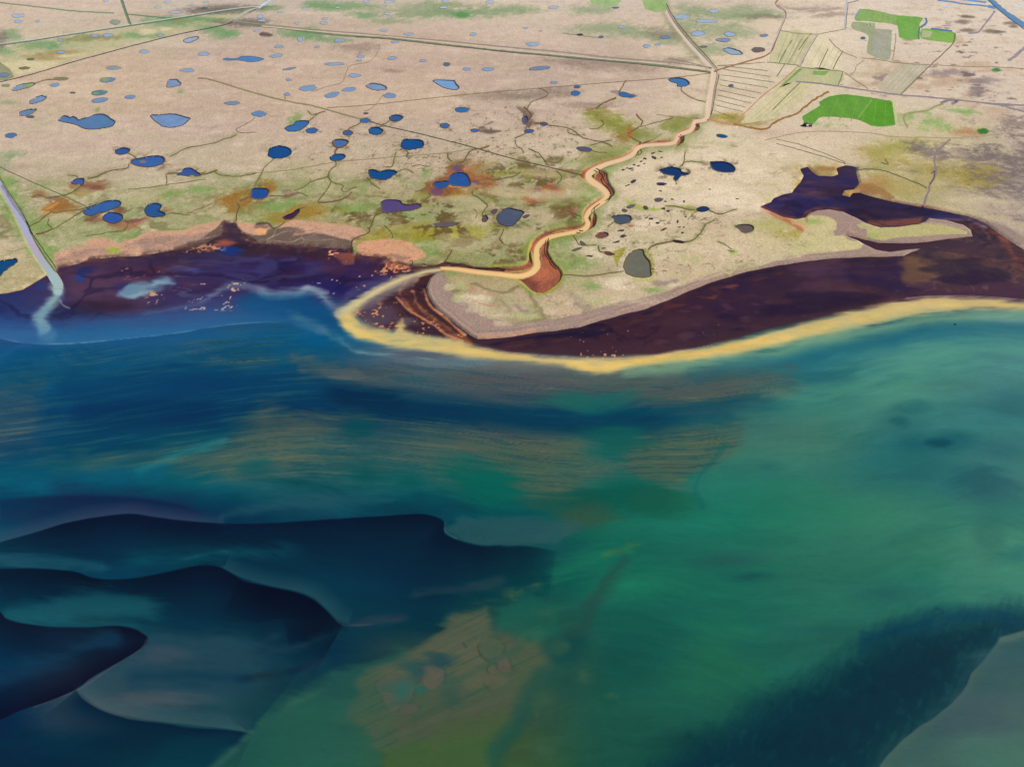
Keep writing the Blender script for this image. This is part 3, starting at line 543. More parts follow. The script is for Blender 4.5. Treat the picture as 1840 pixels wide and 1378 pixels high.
# exposed river mud
tex_m = sstep(-0.5, 0.5, M1 + 0.25 * GL)
mc = np.array((170, 98, 70.)) * (1 - tex_m[..., None]) + np.array((122, 70, 58.)) * tex_m[..., None]
a = sstep(-1.0, 0.6, Dmud)[..., None]; L.C = L.C * (1 - a) + mc * a
L.ell(985, 505, 22, 12, (105, 65, 60), f=0.6, warp=(('m', 8),), a=0.8, tx=(M1, -0.3, 0.3)); L.ell(968, 490, 16, 8, (190, 110, 80), f=0.6, warp=m_, a=0.6)
L.put(full, (184, 116, 88), sstep(-2.6, -0.5, Driv) * np.where(PY > 215, 0.6, 0))
L.put(full, (186, 140, 118), sstep(-2.4, -0.5, Dlr) * 0.5 * sstep(-0.1, 0.4, N1))
L.put(full, (85, 62, 55), sstep(-2, 3, WET) * 0.8)
STRAND = sdf_poly([(90,480),(97,452),(150,430),(270,412),(400,394),(530,392),(660,410),(770,455),(740,490),(600,470),(100,510)], PX, PY)
L.put(full, (120, 92, 82), sstep(0, 10, STRAND) * sstep(0.92, 0.98, ridge(24, 43, 0.6, 1.6, 10)) * 0.22); L.put(full, (232, 178, 138), sstep(0, 10, STRAND) * sstep(0.2, 0.8, -GL) * 0.15)
L.put(full, (106, 88, 78), sstep(-1, 4, WET) * 0); L.put(full, (74, 54, 50), sstep(-7, 0, WET) * np.where((PX < 760) & (PX > 100), 0.8, 0.0) * sstep(-0.6, 0.3, GL + M1))
# ------------------------------------------------------------------ water and tidal flat colours (sediment, weed and sand seen in the shallows)
print('wet...')
WETL = Layer([440, 480, 510, 540, 570, 600, 635, 680, 740, 800, 860, 920, 980, 1040, 1100, 1160, 1220, 1280, 1340, 1400], cols, [
 [(60,45,62),(60,42,58),(60,46,62),(60,42,68),(90,55,60),(62,38,48),(58,36,50),(50,32,60),(45,32,75),(60,45,55),(120,75,60)],
 [(48,42,80),(66,45,74),(50,38,80),(45,34,84),(60,38,58),(72,42,40),(60,36,46),(44,28,58),(38,28,72),(66,48,58),(100,70,62)],
 [(45,42,92),(78,56,84),(60,46,86),(40,34,88),(60,42,76),(80,46,36),(58,35,46),(46,28,58),(58,38,58),(66,44,60),(78,56,62)],
 [(42,52,100),(76,62,98),(60,60,106),(36,66,116),(70,62,90),(96,56,40),(58,34,46),(60,34,52),(70,44,60),(66,38,62),(62,46,62)],
 [(40,62,116),(60,72,122),(52,74,124),(20,78,122),(80,80,92),(90,54,44),(58,35,48),(62,34,50),(70,90,90),(75,120,110),(110,150,140)],
 [(42,78,130),(30,92,140),(26,90,134),(12,86,128),(60,110,130),(90,60,50),(62,38,50),(60,90,90),(60,120,115),(45,110,125),(60,122,128)],
 [(12,84,128),(10,78,118),(10,72,110),(10,78,112),(90,100,112),(112,118,112),(115,122,105),(80,125,108),(40,108,116),(66,130,124),(74,132,128)],
 [(2,76,116),(2,68,108),(2,60,100),(5,60,95),(55,86,96),(82,86,92),(74,92,88),(60,88,86),(38,100,106),(68,134,118),(70,126,122)],
 [(16,62,98),(2,54,92),(2,52,86),(4,50,84),(2,48,80),(4,60,84),(6,62,86),(24,80,92),(52,118,106),(55,112,108),(52,112,112)],
 [(22,68,98),(4,64,92),(16,76,92),(24,82,90),(46,84,86),(60,88,80),(32,102,98),(52,110,96),(60,116,100),(36,100,102),(60,122,116)],
 [(8,76,98),(8,82,102),(14,86,98),(20,78,84),(12,92,94),(50,96,82),(24,98,90),(38,112,98),(50,112,100),(40,104,102),(62,118,114)],
 [(10,62,92),(6,56,84),(6,48,76),(18,68,84),(6,62,78),(8,76,80),(26,104,86),(26,108,90),(42,112,92),(50,116,98),(44,108,98)],
 [(18,78,94),(6,60,84),(10,70,86),(16,60,76),(4,50,68),(20,72,76),(22,98,82),(30,102,86),(42,112,92),(48,112,92),(58,120,100)],
 [(12,62,86),(8,64,86),(8,50,74),(10,52,72),(6,46,66),(12,72,74),(26,108,84),(26,98,82),(36,102,86),(38,108,92),(48,114,98)],
 [(14,68,84),(26,84,94),(8,52,72),(14,56,70),(6,50,66),(36,80,68),(22,88,76),(26,98,82),(36,102,86),(36,98,86),(42,98,92)],
 [(8,56,84),(20,62,80),(24,58,72),(10,48,68),(40,70,68),(60,84,66),(20,78,70),(28,98,82),(32,92,80),(24,80,82),(24,74,82)],
 [(10,46,72),(46,66,78),(30,64,72),(16,54,66),(40,74,66),(62,82,64),(22,78,68),(30,96,78),(28,88,78),(16,64,74),(50,82,86)],
 [(6,38,66),(60,74,82),(24,64,72),(28,78,70),(56,82,62),(52,76,58),(28,84,70),(26,84,72),(12,60,66),(20,66,72),(78,98,92)],
 [(6,40,64),(8,46,64),(14,60,68),(30,80,70),(56,84,56),(56,82,54),(28,84,70),(16,62,62),(10,48,58),(50,86,78),(74,104,90)],
 [(4,40,60),(6,44,62),(12,64,70),(34,88,72),(56,88,54),(58,88,52),(26,82,68),(10,52,56),(10,44,56),(60,98,84),(74,108,92)]], GW, 0.55)
S = WETL
dm = (np.exp(-((PY - 680) / 70.0) ** 2) * sstep(900, 500, PX) * 0.2)[..., None]
S.C = S.C * (1 - dm) + np.array((30, 72, 92.)) * dm
# drawn-out tone of the drifting water
S.C = S.C * (1 + (0.055 * GW + 0.08 * fbm(WX * 0.3 + WY * 0.1, WY, 90, 4, 15))[..., None] * np.array((1.2, 1.0, 0.8)))
# ---- right tidal flat
FLATR = [(640,560),(672,535),(700,512),(740,494),(790,478),(850,440),(1300,280),(1560,280),(1900,380),(1900,536),(1840,536),(1750,531),(1665,532),(1610,540),(1560,552),(1500,564),(1440,577),(1385,591),(1330,606),(1260,622),(1180,636),(1100,640),(1000,639),(920,632),
         (868,622),(830,612),(800,604),(760,600),(720,594),(690,590),(660,580)]
S.poly(FLATR, (60, 36, 48), f=5, warp=(('n', 3), ('m', 2)), a=0.93)
fm2_ = sstep(3, 16, sdf_poly(FLATR, PX, PY)); T1 = fbm(WX * 0.7, WY * 1.2, 60, 5, 51); T2 = fbm(WX + WY * 0.3, WY * 2, 18, 4, 52)
def texp(pts, col, f, a, tx, warp=(('n', 8), ('m', 4))): S.poly(pts, col, f=f, warp=warp, a=a, tx=tx)
texp([(1240,540),(1320,500),(1420,480),(1640,462),(1700,520),(1600,540),(1480,560),(1340,590),(1240,600)], (40, 26, 62), 12, 0.8, (T1, -0.5, 0.3))
texp([(1200,560),(1300,530),(1500,510),(1640,500),(1640,540),(1500,560),(1300,600),(1180,620)], (84, 52, 66), 10, 0.55, (T2, 0.1, 0.5))
texp([(1620,460),(1660,445),(1760,430),(1800,450),(1840,480),(1840,530),(1640,520),(1620,490)], (84, 62, 60), 12, 0.8, (T1, -0.7, 0.1))
texp([(1640,490),(1760,480),(1840,500),(1840,533),(1650,530)], (66, 38, 62), 14, 0.7, None)
texp([(1620,470),(1640,458),(1690,452),(1680,490),(1640,512),(1625,505)], (104, 76, 56), 10, 0.7, (T1, -0.7, 0.2))
texp([(1640,440),(1720,432),(1755,425),(1752,408),(1770,412),(1790,440),(1700,452),(1650,452)], (60, 44, 58), 5, 0.8, None)
texp([(1635,462),(1700,440),(1760,432),(1810,455),(1840,490),(1760,500),(1690,505),(1640,500)], (110, 80, 62), 14, 0.6, (T2 + T1, -0.4, 0.5))
S.put(full, (128, 94, 66), fm2_ * sstep(0.93, 0.98, ridge(26, 104, 0.8, 1.2, 40)) * sstep(1600, 1700, PX) * 0.4)
S.line([(1752,405),(1775,412),(1800,425),(1815,445),(1822,460),(1845,480)], 12, (150, 84, 60), f=8, warp=(('m', 7),), a=0.75, tx=(T2, -0.5, 0.3))
S.line([(1690,390),(1740,393),(1772,402)], 9, (118, 92, 108), f=4, warp=m_, a=0.8); S.line([(1740,395),(1775,408)], 5, (160, 130, 150), f=3, warp=m_, a=0.7)
# lagoon
texp([(1366,371),(1400,350),(1445,325),(1440,300),(1460,305),(1505,315),(1520,295),(1545,300),(1545,335),(1520,345),(1600,360),(1700,378),(1740,392),(1670,390),(1600,408),(1540,392),(1490,372),(1440,392)], (42, 36, 82), 2, 0.95, None, ())
texp([(1400,360),(1440,340),(1480,345),(1510,340),(1515,352),(1440,355),(1420,362)], (92, 62, 92), 6, 0.8, (T1, -0.4, 0.3))
texp([(1370,370),(1390,362),(1420,365),(1430,385),(1400,385)], (62, 48, 84), 6, 0.8, None)
texp([(1530,356),(1560,352),(1640,370),(1680,380),(1660,392),(1600,404),(1560,398),(1535,385),(1530,370)], (50, 32, 54), 6, 0.85, (T1, -0.8, 0.0))
texp([(1545,385),(1580,395),(1660,390),(1655,402),(1590,407),(1560,402)], (122, 70, 60), 4, 0.85, None)
texp([(1450,300),(1500,318),(1500,340),(1445,328)], (58, 42, 82), 5, 0.7, None)
S.line([(1372,372),(1400,386),(1440,391),(1452,380),(1480,371),(1520,376)], 5, (125, 66, 58), f=3, warp=k_, a=0.8)
S.line([(1541,302),(1560,292),(1580,289)], 6, (118,118,145), f=3, a=0.7)
# dark wrack along the spit's outer beach
for off, wd, col, a in [(2, 5, (32, 26, 50), 0.9), (12, 3, (96, 56, 48), 0.55), (20, 3, (44, 28, 48), 0.6)]:
    pts = [(790,560),(822,588),(858,614),(920,608),(1000,597),(1080,580),(1160,560),(1240,527),(1320,498),(1400,480),(1500,467),(1620,462)]
    S.line([(x, y + off) for x, y in pts], wd, col, f=3, warp=(('m', 6),), a=a, tx=(T2, -0.4, 0.3))
S.poly([(1015,597),(1060,590),(1090,596),(1060,604),(1020,602)], (28, 24, 48), f=4, warp=m_, a=0.8)
S.line([(965,605),(1010,600),(1060,604),(1100,590)], 5, (26, 24, 50), f=4, warp=m_, a=0.7)
S.line([(1270,536),(1330,508),(1350,506)], 5, (150, 84, 66), f=4, warp=(('m', 8),), a=0.7, tx=(T2, -0.1, 0.5)); S.line([(1200,550),(1260,530),(1320,515)], 14, (90, 48, 46), f=6, warp=(('m', 8),), a=0.6, tx=(T2, -0.2, 0.5))
# wave-combed brown and orange bands at the spit's nose
for k, (col, wd, a) in enumerate([((70, 40, 36), 16, .9), ((206, 134, 92), 4, .9), ((98, 56, 42), 12, .85), ((196, 118, 78), 3, .75), ((52, 34, 44), 6, .8)]):
    o = k * 11
    S.line([(768 - o * 1.1, 494 + o * .25), (757 - o * 1.2, 515 + o * .2), (762 - o * 1.1, 538), (785 - o, 562 + o * .05), (815 - o * 0.6, 590 + o * .1), (845 - o * 0.2, 612 + o * .12)], wd * 1.15, col, f=4, warp=(('m', 9), ('n', 5)), a=a * .85, tx=(T2, -0.7, 0.2))
S.line([(762,520),(772,545),(800,568),(835,600)], 4, (214, 146, 104), f=2, warp=k_, a=0.8); S.line([(712,532),(730,552),(765,572),(800,598),(830,612)], 3, (205, 135, 95), f=2, warp=m_, a=0.8)
S.line([(768,512),(775,540),(800,565),(832,590),(850,606)], 5, (48, 36, 40), f=2.5, warp=(('m', 4),), a=0.75, tx=(T2, -0.2, 0.3))
dfr = sdf_poly(FLATR, PX, PY); fm2 = sstep(3, 16, dfr)
V1 = ridge(60, 56, 0.8, 1.3, 40); V2 = ridge(26, 57, 0.7, 1.4, 30)
S.put(full, (34, 22, 46), fm2 * sstep(0.90, 0.98, V1) * 0.5 * sstep(-0.3, 0.3, N2)); S.put(full, (94, 58, 58), fm2 * sstep(0.2, 0.8, T1 + 0.4 * GW * .5) * 0.35); S.put(full, (30, 22, 44), fm2 * sstep(0.94, 0.99, V2) * 0.45 * sstep(0, 0.5, N1))
S.put(full, (120, 72, 60), fm2 * sstep(0.95, 0.99, ridge(44, 58, 0.7, 1.5, 50)) * 0.35 * sstep(0, .4, L2))
S.put(full, (96, 66, 80), fm2 * sstep(0.15, 0.45, fbm(WX * 0.6 + WY * 0.2, WY * 1.2 - WX * 0.2, 75, 4, 66, .55)) * 0.45 * sstep(1100, 1250, PX) * sstep(1720, 1600, PX))
S.put(full, (28, 20, 46), fm2 * sstep(0.1, 0.4, fbm(WX * 0.6 + WY * 0.2, WY * 1.2 - WX * 0.2, 60, 4, 67, .55)) * 0.6 * sstep(1150, 1350, PX))
S.put(full, (84, 54, 60), fm2 * sstep(0.1, 0.6, fbm(WX * 0.5, WY * 1.5, 40, 4, 68)) * 0.35)
S.line([(745,484),(775,476),(805,472),(840,475),(880,480),(900,485)], 9, (92, 60, 52), f=3, warp=m_, a=0.9)
# ---- left tidal flat
texp([(110,480),(200,462),(300,455),(420,440),(520,446),(640,452),(720,478),(700,500),(640,540),(560,535),(440,525),(330,540),(240,555),(150,560),(110,530)], (52, 34, 72), 14, 0.5, (T1, -0.5, 0.3))
texp([(110,490),(180,475),(260,490),(260,530),(200,560),(130,540)], (92, 62, 80), 16, 0.6, (T1, -0.8, 0.2))
texp([(280,460),(400,430),(500,445),(640,448),(640,470),(480,458),(380,455)], (48, 32, 44), 6, 0.7, (T2, -0.8, 0.1))
texp([(520,470),(640,470),(700,500),(650,540),(600,520),(540,500)], (34, 30, 92), 14, 0.7, None)
texp([(600,455),(635,452),(632,470),(615,470),(605,462)], (150, 84, 72), 4, 0.85, None); texp([(690,465),(740,478),(735,490),(715,492),(695,482)], (190, 108, 80), 5, 0.8, (T2, -0.5, 0.2))
S.ell(410, 448, 22, 9, (24, 54, 128), f=0.7, warp=m_, a=0.85); S.ell(405, 434, 16, 5, (170, 88, 68), f=0.6, warp=m_, a=0.8); S.line([(370,448),(390,440),(405,432)], 6, (150, 82, 62), f=4, warp=m_, a=0.7)
S.ell(143, 498, 9, 7, (30, 66, 138), f=0.6, a=0.85); S.ell(152, 484, 14, 6, (34, 44, 100), f=0.7, a=0.8, warp=m_); S.ell(72, 514, 8, 5, (34, 60, 118), f=0.7, a=0.8)
S.ell(225, 515, 20, 8, (36, 40, 96), f=0.8, a=0.7); S.line([(105,500),(108,515),(105,530)], 3, (165,120,130), f=2, a=0.5)
FL = sdf_poly([(100,480),(300,450),(420,430),(640,450),(740,478),(700,505),(640,535),(600,530),(560,520),(440,525),(380,550),(240,575),(90,590),(-60,590),(-60,530),(40,520)], PX, PY)
fm = sstep(0, 30, FL)
R1 = ridge(75, 53, 0.5, 1.5, 40); R2 = ridge(34, 54, 0.45, 1.7, 30); R3 = ridge(110, 55, 0.5, 1.4, 50)
S.put(full, (34, 36, 90), fm * sstep(0.1, 0.7, T1) * 0.5); S.put(full, (34, 20, 34), fm * sstep(0.0, 0.5, fbm(WX * 0.5, WY * 1.3, 70, 4, 59)) * 0.55); S.put(full, (98, 54, 54), fm * sstep(0.1, 0.6, -T1) * 0.5); S.put(full, (120, 66, 56), fm * sstep(0.93, 0.98, ridge(50, 69, 0.5, 1.6, 40)) * sstep(0, .5, L1) * 0.4)
S.put(full, (70, 76, 128), fm * sstep(0.90, 0.985, R1) * sstep(-0.2, 0.5, N2) * 0.4); S.put(full, (104, 108, 142), fm * sstep(0.94, 0.99, R2) * sstep(0, 0.5, N1) * 0.45)
S.put(full, (28, 22, 56), fm * sstep(0.92, 0.985, R3) * 0.5)
rust = sstep(14, 0, WET) * sstep(-0.5, 0.5, T2 + 0.5 * GL) * ((PX > 100) & (PX < 760))
S.put(full, (116, 72, 58), rust * 0.6); S.put(full, (206, 148, 112), sstep(16, 2, WET) * sstep(0.1, 0.6, T2 - 0.3 * GL) * sstep(0.90, 0.97, ridge(16, 103, 0.4, 2.0, 10)) * ((PX > 100) & (PX < 760)) * 0.7)
# pale drifting sediment
PALE = (130, 165, 180)
def wisp(pts, wd, col=PALE, f=6, a=0.7, tx=None, fade=34): S.line(pts, wd * 1.1, col, f=f * 1.25, warp=(('m', 8), ('n', 6)), a=a, tx=tx, fade=fade)
S.poly([(213,528),(222,520),(240,508),(255,507),(272,506),(285,500),(297,497),(312,505),(300,510),(280,518),(262,526),(240,532)], (116, 154, 174), f=6, warp=(('m', 9), ('n', 4)), a=0.8, tx=(T2 + 0.4 * M1, -0.9, 0.0))
wisp([(255,514),(285,508),(310,504)], 3, (160, 195, 195), 3, 0.7)
wisp([(216,532),(250,527),(285,515)], 4, (150, 190, 195), 3, 0.6)
wisp([(290,492),(303,482),(320,477),(345,480),(375,488)], 5, (80, 96, 150), 5, 0.6); wisp([(345,545),(380,530),(400,516),(430,512),(460,522),(500,525)], 8, (120, 140, 165), 6, 0.55)
wisp([(235,560),(300,555),(350,545),(400,520)], 5, (90, 110, 150), 6, 0.55); wisp([(120,588),(200,600),(300,596),(420,575),(520,560),(560,575)], 40, (26, 76, 118), 22, 0.5)
wisp([(380,480),(430,487),(500,490),(560,505)], 7, (64, 56, 110), 6, 0.5); wisp([(440,520),(480,526),(530,526),(565,521),(583,532),(594,548),(602,566)], 9, (140, 160, 172), 7, 0.75)
wisp([(520,524),(560,518),(580,524)], 5, (150, 168, 180), 4, 0.7); wisp([(570,523),(590,535),(606,545),(630,540)], 8, (112, 118, 140), 7, 0.6)
S.poly([(425,540),(470,532),(550,530),(580,545),(598,570),(612,600),(560,585),(500,570),(440,560)], (18, 76, 120), f=14, warp=n_, a=0.7)
# left river plume
wisp([(100,515),(101,525),(90,540),(78,556),(72,572),(74,590)], 15, (140, 178, 176), 6, 0.85, None, 0); wisp([(78,556),(70,575),(76,592),(84,604)], 20, (104, 142, 166), 9, 0.5, None, 0)
S.line([(98,500),(104,512),(102,522)], 16, (160, 188, 186), f=3, a=0.9)
S.line([(112,508),(110,520),(105,530),(110,545),(125,552)], 1.6, (190, 170, 185), f=1.2, a=0.6, warp=k_)
# frontal line across the left bay
FR1 = [(-40,600,1),(0,606,1),(35,613,1),(80,616,1),(130,615,1),(190,610,1),(250,604,1),(320,596,.9),(390,584,.8),(450,578,.6),(500,577,.3),(540,580,0)]
S.edge(FR1, (58, 116, 162), 46, side=-1, a=0.6, sharp=2); S.line(FR1, 2.0, (130, 176, 198), f=1.6, a=0.6, fade=60); S.line([(0,640),(30,622),(60,612)], 8, (40,90,140), f=8, a=0.5)
# blue plume boundary from the nose
wisp([(605,575),(600,590),(615,610),(640,625),(680,635)], 6, (60, 110, 140), 5, 0.6)
wisp([(500,560),(560,582),(600,604),(640,624),(700,640),(800,648),(900,650)], 10, (92, 128, 142), 9, 0.6); wisp([(455,575),(540,578),(590,595)], 8, (40, 100, 140), 8, 0.5)
wisp([(620,618),(660,632),(720,636),(800,644)], 3, (140, 170, 165), 3, 0.6)
# ---- yellow silt plume
YL = (226, 192, 112)
S.poly([(603,566),(606,558),(622,548),(642,535),(655,542),(648,556),(640,568),(650,580),(680,588),(705,594),(715,580),(722,574),(728,590),(745,600),(790,606),(830,614),(868,624),(920,634),(1000,641),(1100,642),(1180,638),(1270,622),(1340,606),(1400,590),(1440,578),(1500,565),(1560,552),
        (1610,541),(1665,534),(1750,534),(1840,541),(1960,548),(1960,562),(1840,554),(1750,553),(1690,558),(1640,567),(1580,580),(1520,592),(1470,602),(1420,614),(1370,626),(1320,638),(1250,646),(1180,652),(1130,660),(1095,668),
        (1068,669),(1045,665),(1015,656),(960,649),(900,644),(830,638),(760,630),(700,621),(660,611),(638,605),(622,596),(612,582)], (206, 184, 122), f=7, warp=(('m', 2.5),), a=0.92)
S.poly([(608,568),(626,560),(640,575),(660,592),(700,602),(760,612),(840,622),(900,633),(1000,644),(1100,645),(1200,637),(1320,615),(1400,598),(1500,573),(1610,548),(1665,541),(1750,541),(1840,546),(1900,550),(1900,556),(1840,551),(1700,550),(1600,564),(1500,590),
        (1400,612),(1300,636),(1200,648),(1130,656),(1090,665),(1062,665),(1030,655),(960,646),(860,636),(760,624),(680,612),(640,602),(620,588)], YL, f=5, warp=(('m', 3),), a=0.9, tx=(T1 + T2, -1.0, 0.5))
S.line([(1020,652),(1070,660),(1120,652),(1200,642),(1300,626),(1380,606)], 7, (232, 190, 100), f=6, a=0.7)
S.line([(606,562),(640,542),(665,528),(700,508),(735,495),(770,486),(805,481)], 13, (196, 188, 146), f=6, warp=(('m', 4),), a=0.85)
S.line([(640,545),(690,515),(740,494),(800,481)], 5, (222, 196, 136), f=3, warp=k_, a=0.8)
S.line([(655,548),(690,528),(720,512),(745,500)], 12, (150, 138, 132), f=8, warp=(('m', 6),), a=0.6)
S.line([(600,560),(640,520),(690,500)], 10, (110,110,130), f=8, warp=m_, a=0.35)
S.ell(672, 565, 30, 18, (88, 72, 90), f=0.7, warp=(('m', 8),), a=0.75)
wisp([(640,560),(642,575),(655,585),(670,592)], 14, (190, 180, 130), 8, 0.7); wisp([(720,570),(722,590),(730,602)], 14, (205, 182, 122), 7, 0.8); wisp([(700,575),(740,574),(765,584)], 6, (120, 118, 122), 5, 0.5)
S.line([(800,604),(860,622),(940,634),(1040,641),(1120,641),(1200,634),(1280,618)], 1.2, (205, 170, 160), f=0.9, warp=k_, a=0.55); S.line([(1630,534),(1665,531),(1750,531),(1840,537)], 1.1, (185, 165, 185), f=0.9, warp=k_, a=0.5)
PL = sstep(0, 40, sdf_poly([(560,540),(800,470),(1300,560),(1700,520),(1900,520),(1900,580),(1500,620),(1150,690),(900,665),(600,620)], PX, PY)) * sstep(0, 1, 1)
isy = sstep(40, 110, S.C[..., 0] - S.C[..., 2])
PT = fbm(WX * 0.25 - WY * 0.1, WY * 1.1, 16, 4, 93, 0.6)
S.C = S.C * (1 + (isy * PL * 0.10 * PT)[..., None] * np.array((0.9, 1, 1.3)))
S.put(full, (196, 180, 130), isy * PL * sstep(0.1, 0.7, PT) * 0.45); S.put(full, (130, 132, 112), isy * PL * sstep(0.25, 0.8, fbm(WX * 0.3, WY, 30, 4, 94)) * 0.35 * sstep(1000, 1300, PX))
S.poly([(600,560),(700,600),(900,640),(1090,668),(1300,640),(1500,590),(1700,555),(1900,552),(1900,562),(1700,572),(1500,606),(1300,655),(1090,690),(900,660),(700,622)], (120, 146, 126), f=8, warp=(('m', 8), ('n', 6)), a=0.5, tx=(PT + 0.5 * GW * .5, -0.2, 0.6))
# green water under the plume
S.line([(1130,668),(1200,660),(1290,650),(1400,632),(1500,606),(1600,586),(1700,570),(1850,566)], 18, (116, 158, 126), f=14, warp=(('m', 3),), a=0.75)
S.line([(1250,675),(1330,655),(1420,650),(1500,628),(1600,606),(1700,588),(1850,585)], 26, (24, 92, 112), f=18, warp=n_, a=0.6)
S.line([(1640,640),(1760,620),(1850,618)], 40, (76, 140, 124), f=30, warp=n_, a=0.5)
# ---- streaky weed beds
cy = np.interp(PX, [0, 150, 300, 450, 560, 680, 800, 950, 1100, 1250, 1400, 1550], [26, 8, -18, -36, -42, -38, -26, -8, 4, -2, -22, -50])
FV = PY - cy
ST = fbm(PX / 170.0, (FV + 5 * N1) / 6.0, 1.0, 4, 61, 0.65) ; ST2 = fbm(PX / 90.0, FV / 2.6, 1.0, 2, 62)
STR = 0.8 * ST + 0.4 * ST2 + 0.5 * L1 + 0.35 * GW * 0.4
STP = ridge(1, 1) * 0 + 1 - np.abs(fbm(PX / 240.0, (FV + 4 * N1 + 8 * L2) / 7.0, 1.0, 4, 64, 0.7))
def bed(pts, col, f=14, a=0.8, lo=-0.3, hi=0.45, k=1.0, warp=(('l', 16), ('n', 22), ('m', 10))):
    col = tuple(0.9 * (0.8 * c + 0.2 * d) for c, d in zip(col, (70, 96, 92)))
    S.poly(pts, col, f=f * 2.0, warp=warp, a=a * 0.74, tx=(0.9 * N1 + 0.7 * L2 + 0.5 * STR, -1.0 + (lo + 0.3) * .5, 0.5))
    S.poly(pts, (20, 70, 84), f=f * 1.4, warp=warp, a=0.38, tx=(STP + 0.1 * N2, 0.84, 1.0))
    S.poly(pts, (120, 116, 92), f=f * 1.4, warp=warp, a=0.28, tx=(ST2 + 0.3 * ST, 0.35, 0.8))
S.poly([(-80,660),(300,640),(520,650),(1000,675),(1350,690),(1330,790),(1230,880),(1050,905),(700,890),(300,860),(-80,840)], (58, 96, 98), f=30, warp=(('l', 16), ('n', 20)), a=0.4, tx=(STR + 0.3 * ST, -0.1, 0.7))
bed([(640,640),(760,650),(900,655),(1010,662),(1060,680),(1130,672),(1200,672),(1290,655),(1340,668),(1420,665),(1430,685),(1380,705),(1280,722),(1170,730),(1060,725),(960,722),(880,722),(780,705),(700,690),(620,682),(540,668),(520,655),(530,640),(580,645)], (98, 90, 90), a=0.9, lo=-0.7, hi=0.3)
bed([(1130,690),(1240,700),(1330,690),(1420,672),(1425,690),(1340,712),(1240,725),(1150,728)], (108, 100, 78), a=0.7)
bed([(520,640),(580,645),(640,650),(660,665),(700,672),(660,680),(610,682),(560,668),(525,665)], (118, 118, 108), f=3, a=0.6, lo=-1, hi=0.2)
bed([(480,735),(600,740),(760,748),(900,758),(1060,765),(1180,775),(1270,768),(1330,760),(1320,800),(1280,830),(1230,880),(1180,880),(1120,860),(1060,880),(1010,895),(900,880),(760,870),(620,840),(480,850),(360,850),(330,830),(420,790)], (112, 104, 82), f=16, a=0.85, lo=-0.15, hi=0.55)
bed([(900,790),(960,770),(1060,770),(1060,850),(1055,900),(960,895),(910,870)], (86, 100, 76), f=10, a=0.75, lo=-1.0, hi=0.1)
bed([(1120,800),(1160,765),(1240,762),(1330,758),(1315,800),(1275,840),(1235,868),(1200,890),(1150,870),(1130,840)], (84, 98, 74), f=8, a=0.85, lo=-1.1, hi=0.0)
bed([(780,752),(900,756),(1000,768),(1000,790),(880,795),(790,780)], (112, 96, 88), f=12, a=0.7)
bed([(200,800),(380,790),(560,785),(620,790),(620,850),(420,848),(260,845),(100,840),(80,825)], (92, 112, 96), f=12, a=0.75, lo=-0.1, hi=0.5)
bed([(-20,650),(120,630),(300,612),(420,605),(460,640),(300,650),(120,680),(-20,710)], (60, 104, 126), f=16, a=0.7, lo=-0.1, hi=0.7)
bed([(370,600),(500,595),(540,610),(500,640),(420,660),(380,640)], (40, 84, 108), f=16, a=0.5)
bed([(-20,700),(60,690),(60,800),(-20,810)], (72, 92, 104), f=16, a=0.8); bed([(370,650),(480,640),(490,665),(400,668)], (72, 96, 112), f=8, a=0.5)
S.line([(490,690),(600,712),(700,726),(820,742),(950,755),(1060,760),(1160,764),(1230,750),(1290,738)], 30, (0, 48, 78), f=26, warp=(('l', 10), ('n', 16)), a=0.7, fade=150)
S.line([(560,700),(680,716),(760,728)], 24, (0, 34, 64), f=24, warp=n_, a=0.5, fade=60)
S.line([(1060,735),(1180,735),(1290,722),(1360,710)], 12, (8, 70, 88), f=8, warp=n_, a=0.6)
for c in [(1085,716,58,15,(30,124,116)),(1010,712,36,10,(40,118,108)),(870,865,56,40,(2,112,102)),(890,880,36,20,(2,118,104)),(740,865,26,16,(8,102,98)),(1105,800,50,26,(22,112,104)),(1120,790,34,18,(26,108,102)),(660,850,24,14,(20,98,98)),(640,770,22,14,(14,88,98)),(462,830,30,14,(22,108,112)),
          (1140,885,60,30,(14,112,96)),(1100,900,70,24,(18,104,90)),(1190,905,50,20,(30,108,86)),(1010,900,50,14,(30,96,84)),(1060,930,40,18,(66,98,78))]:
    S.ell(c[0], c[1], c[2] * 1.1, c[3] * 1.1, tuple(0.8 * q for q in c[4]), f=0.95, warp=(('n', 16), ('m', 6)), a=0.75)
S.line([(250,845),(300,822),(330,808),(365,798),(400,790)], 12, (40, 120, 122), f=10, warp=m_, a=0.75)
S.line([(0,862),(100,870),(200,858),(290,845)], 24, (14, 88, 112), f=16, a=0.6)
S.line([(150,745),(260,735),(380,745)], 30, (0, 44, 82), f=24, warp=n_, a=0.5); S.line([(120,700),(300,690),(420,690)], 20, (0, 54, 94), f=20, warp=n_, a=0.5)
S.line([(1300,800),(1285,822),(1262,850),(1250,880),(1262,905)], 9, (10, 88, 88), f=8, warp=m_, a=0.5)
S.ell(1410, 770, 90, 30, (66, 108, 96), f=0.8, warp=n_, a=0.5); S.ell(1500, 740, 120, 30, (64, 118, 104), f=0.8, warp=n_, a=0.4)
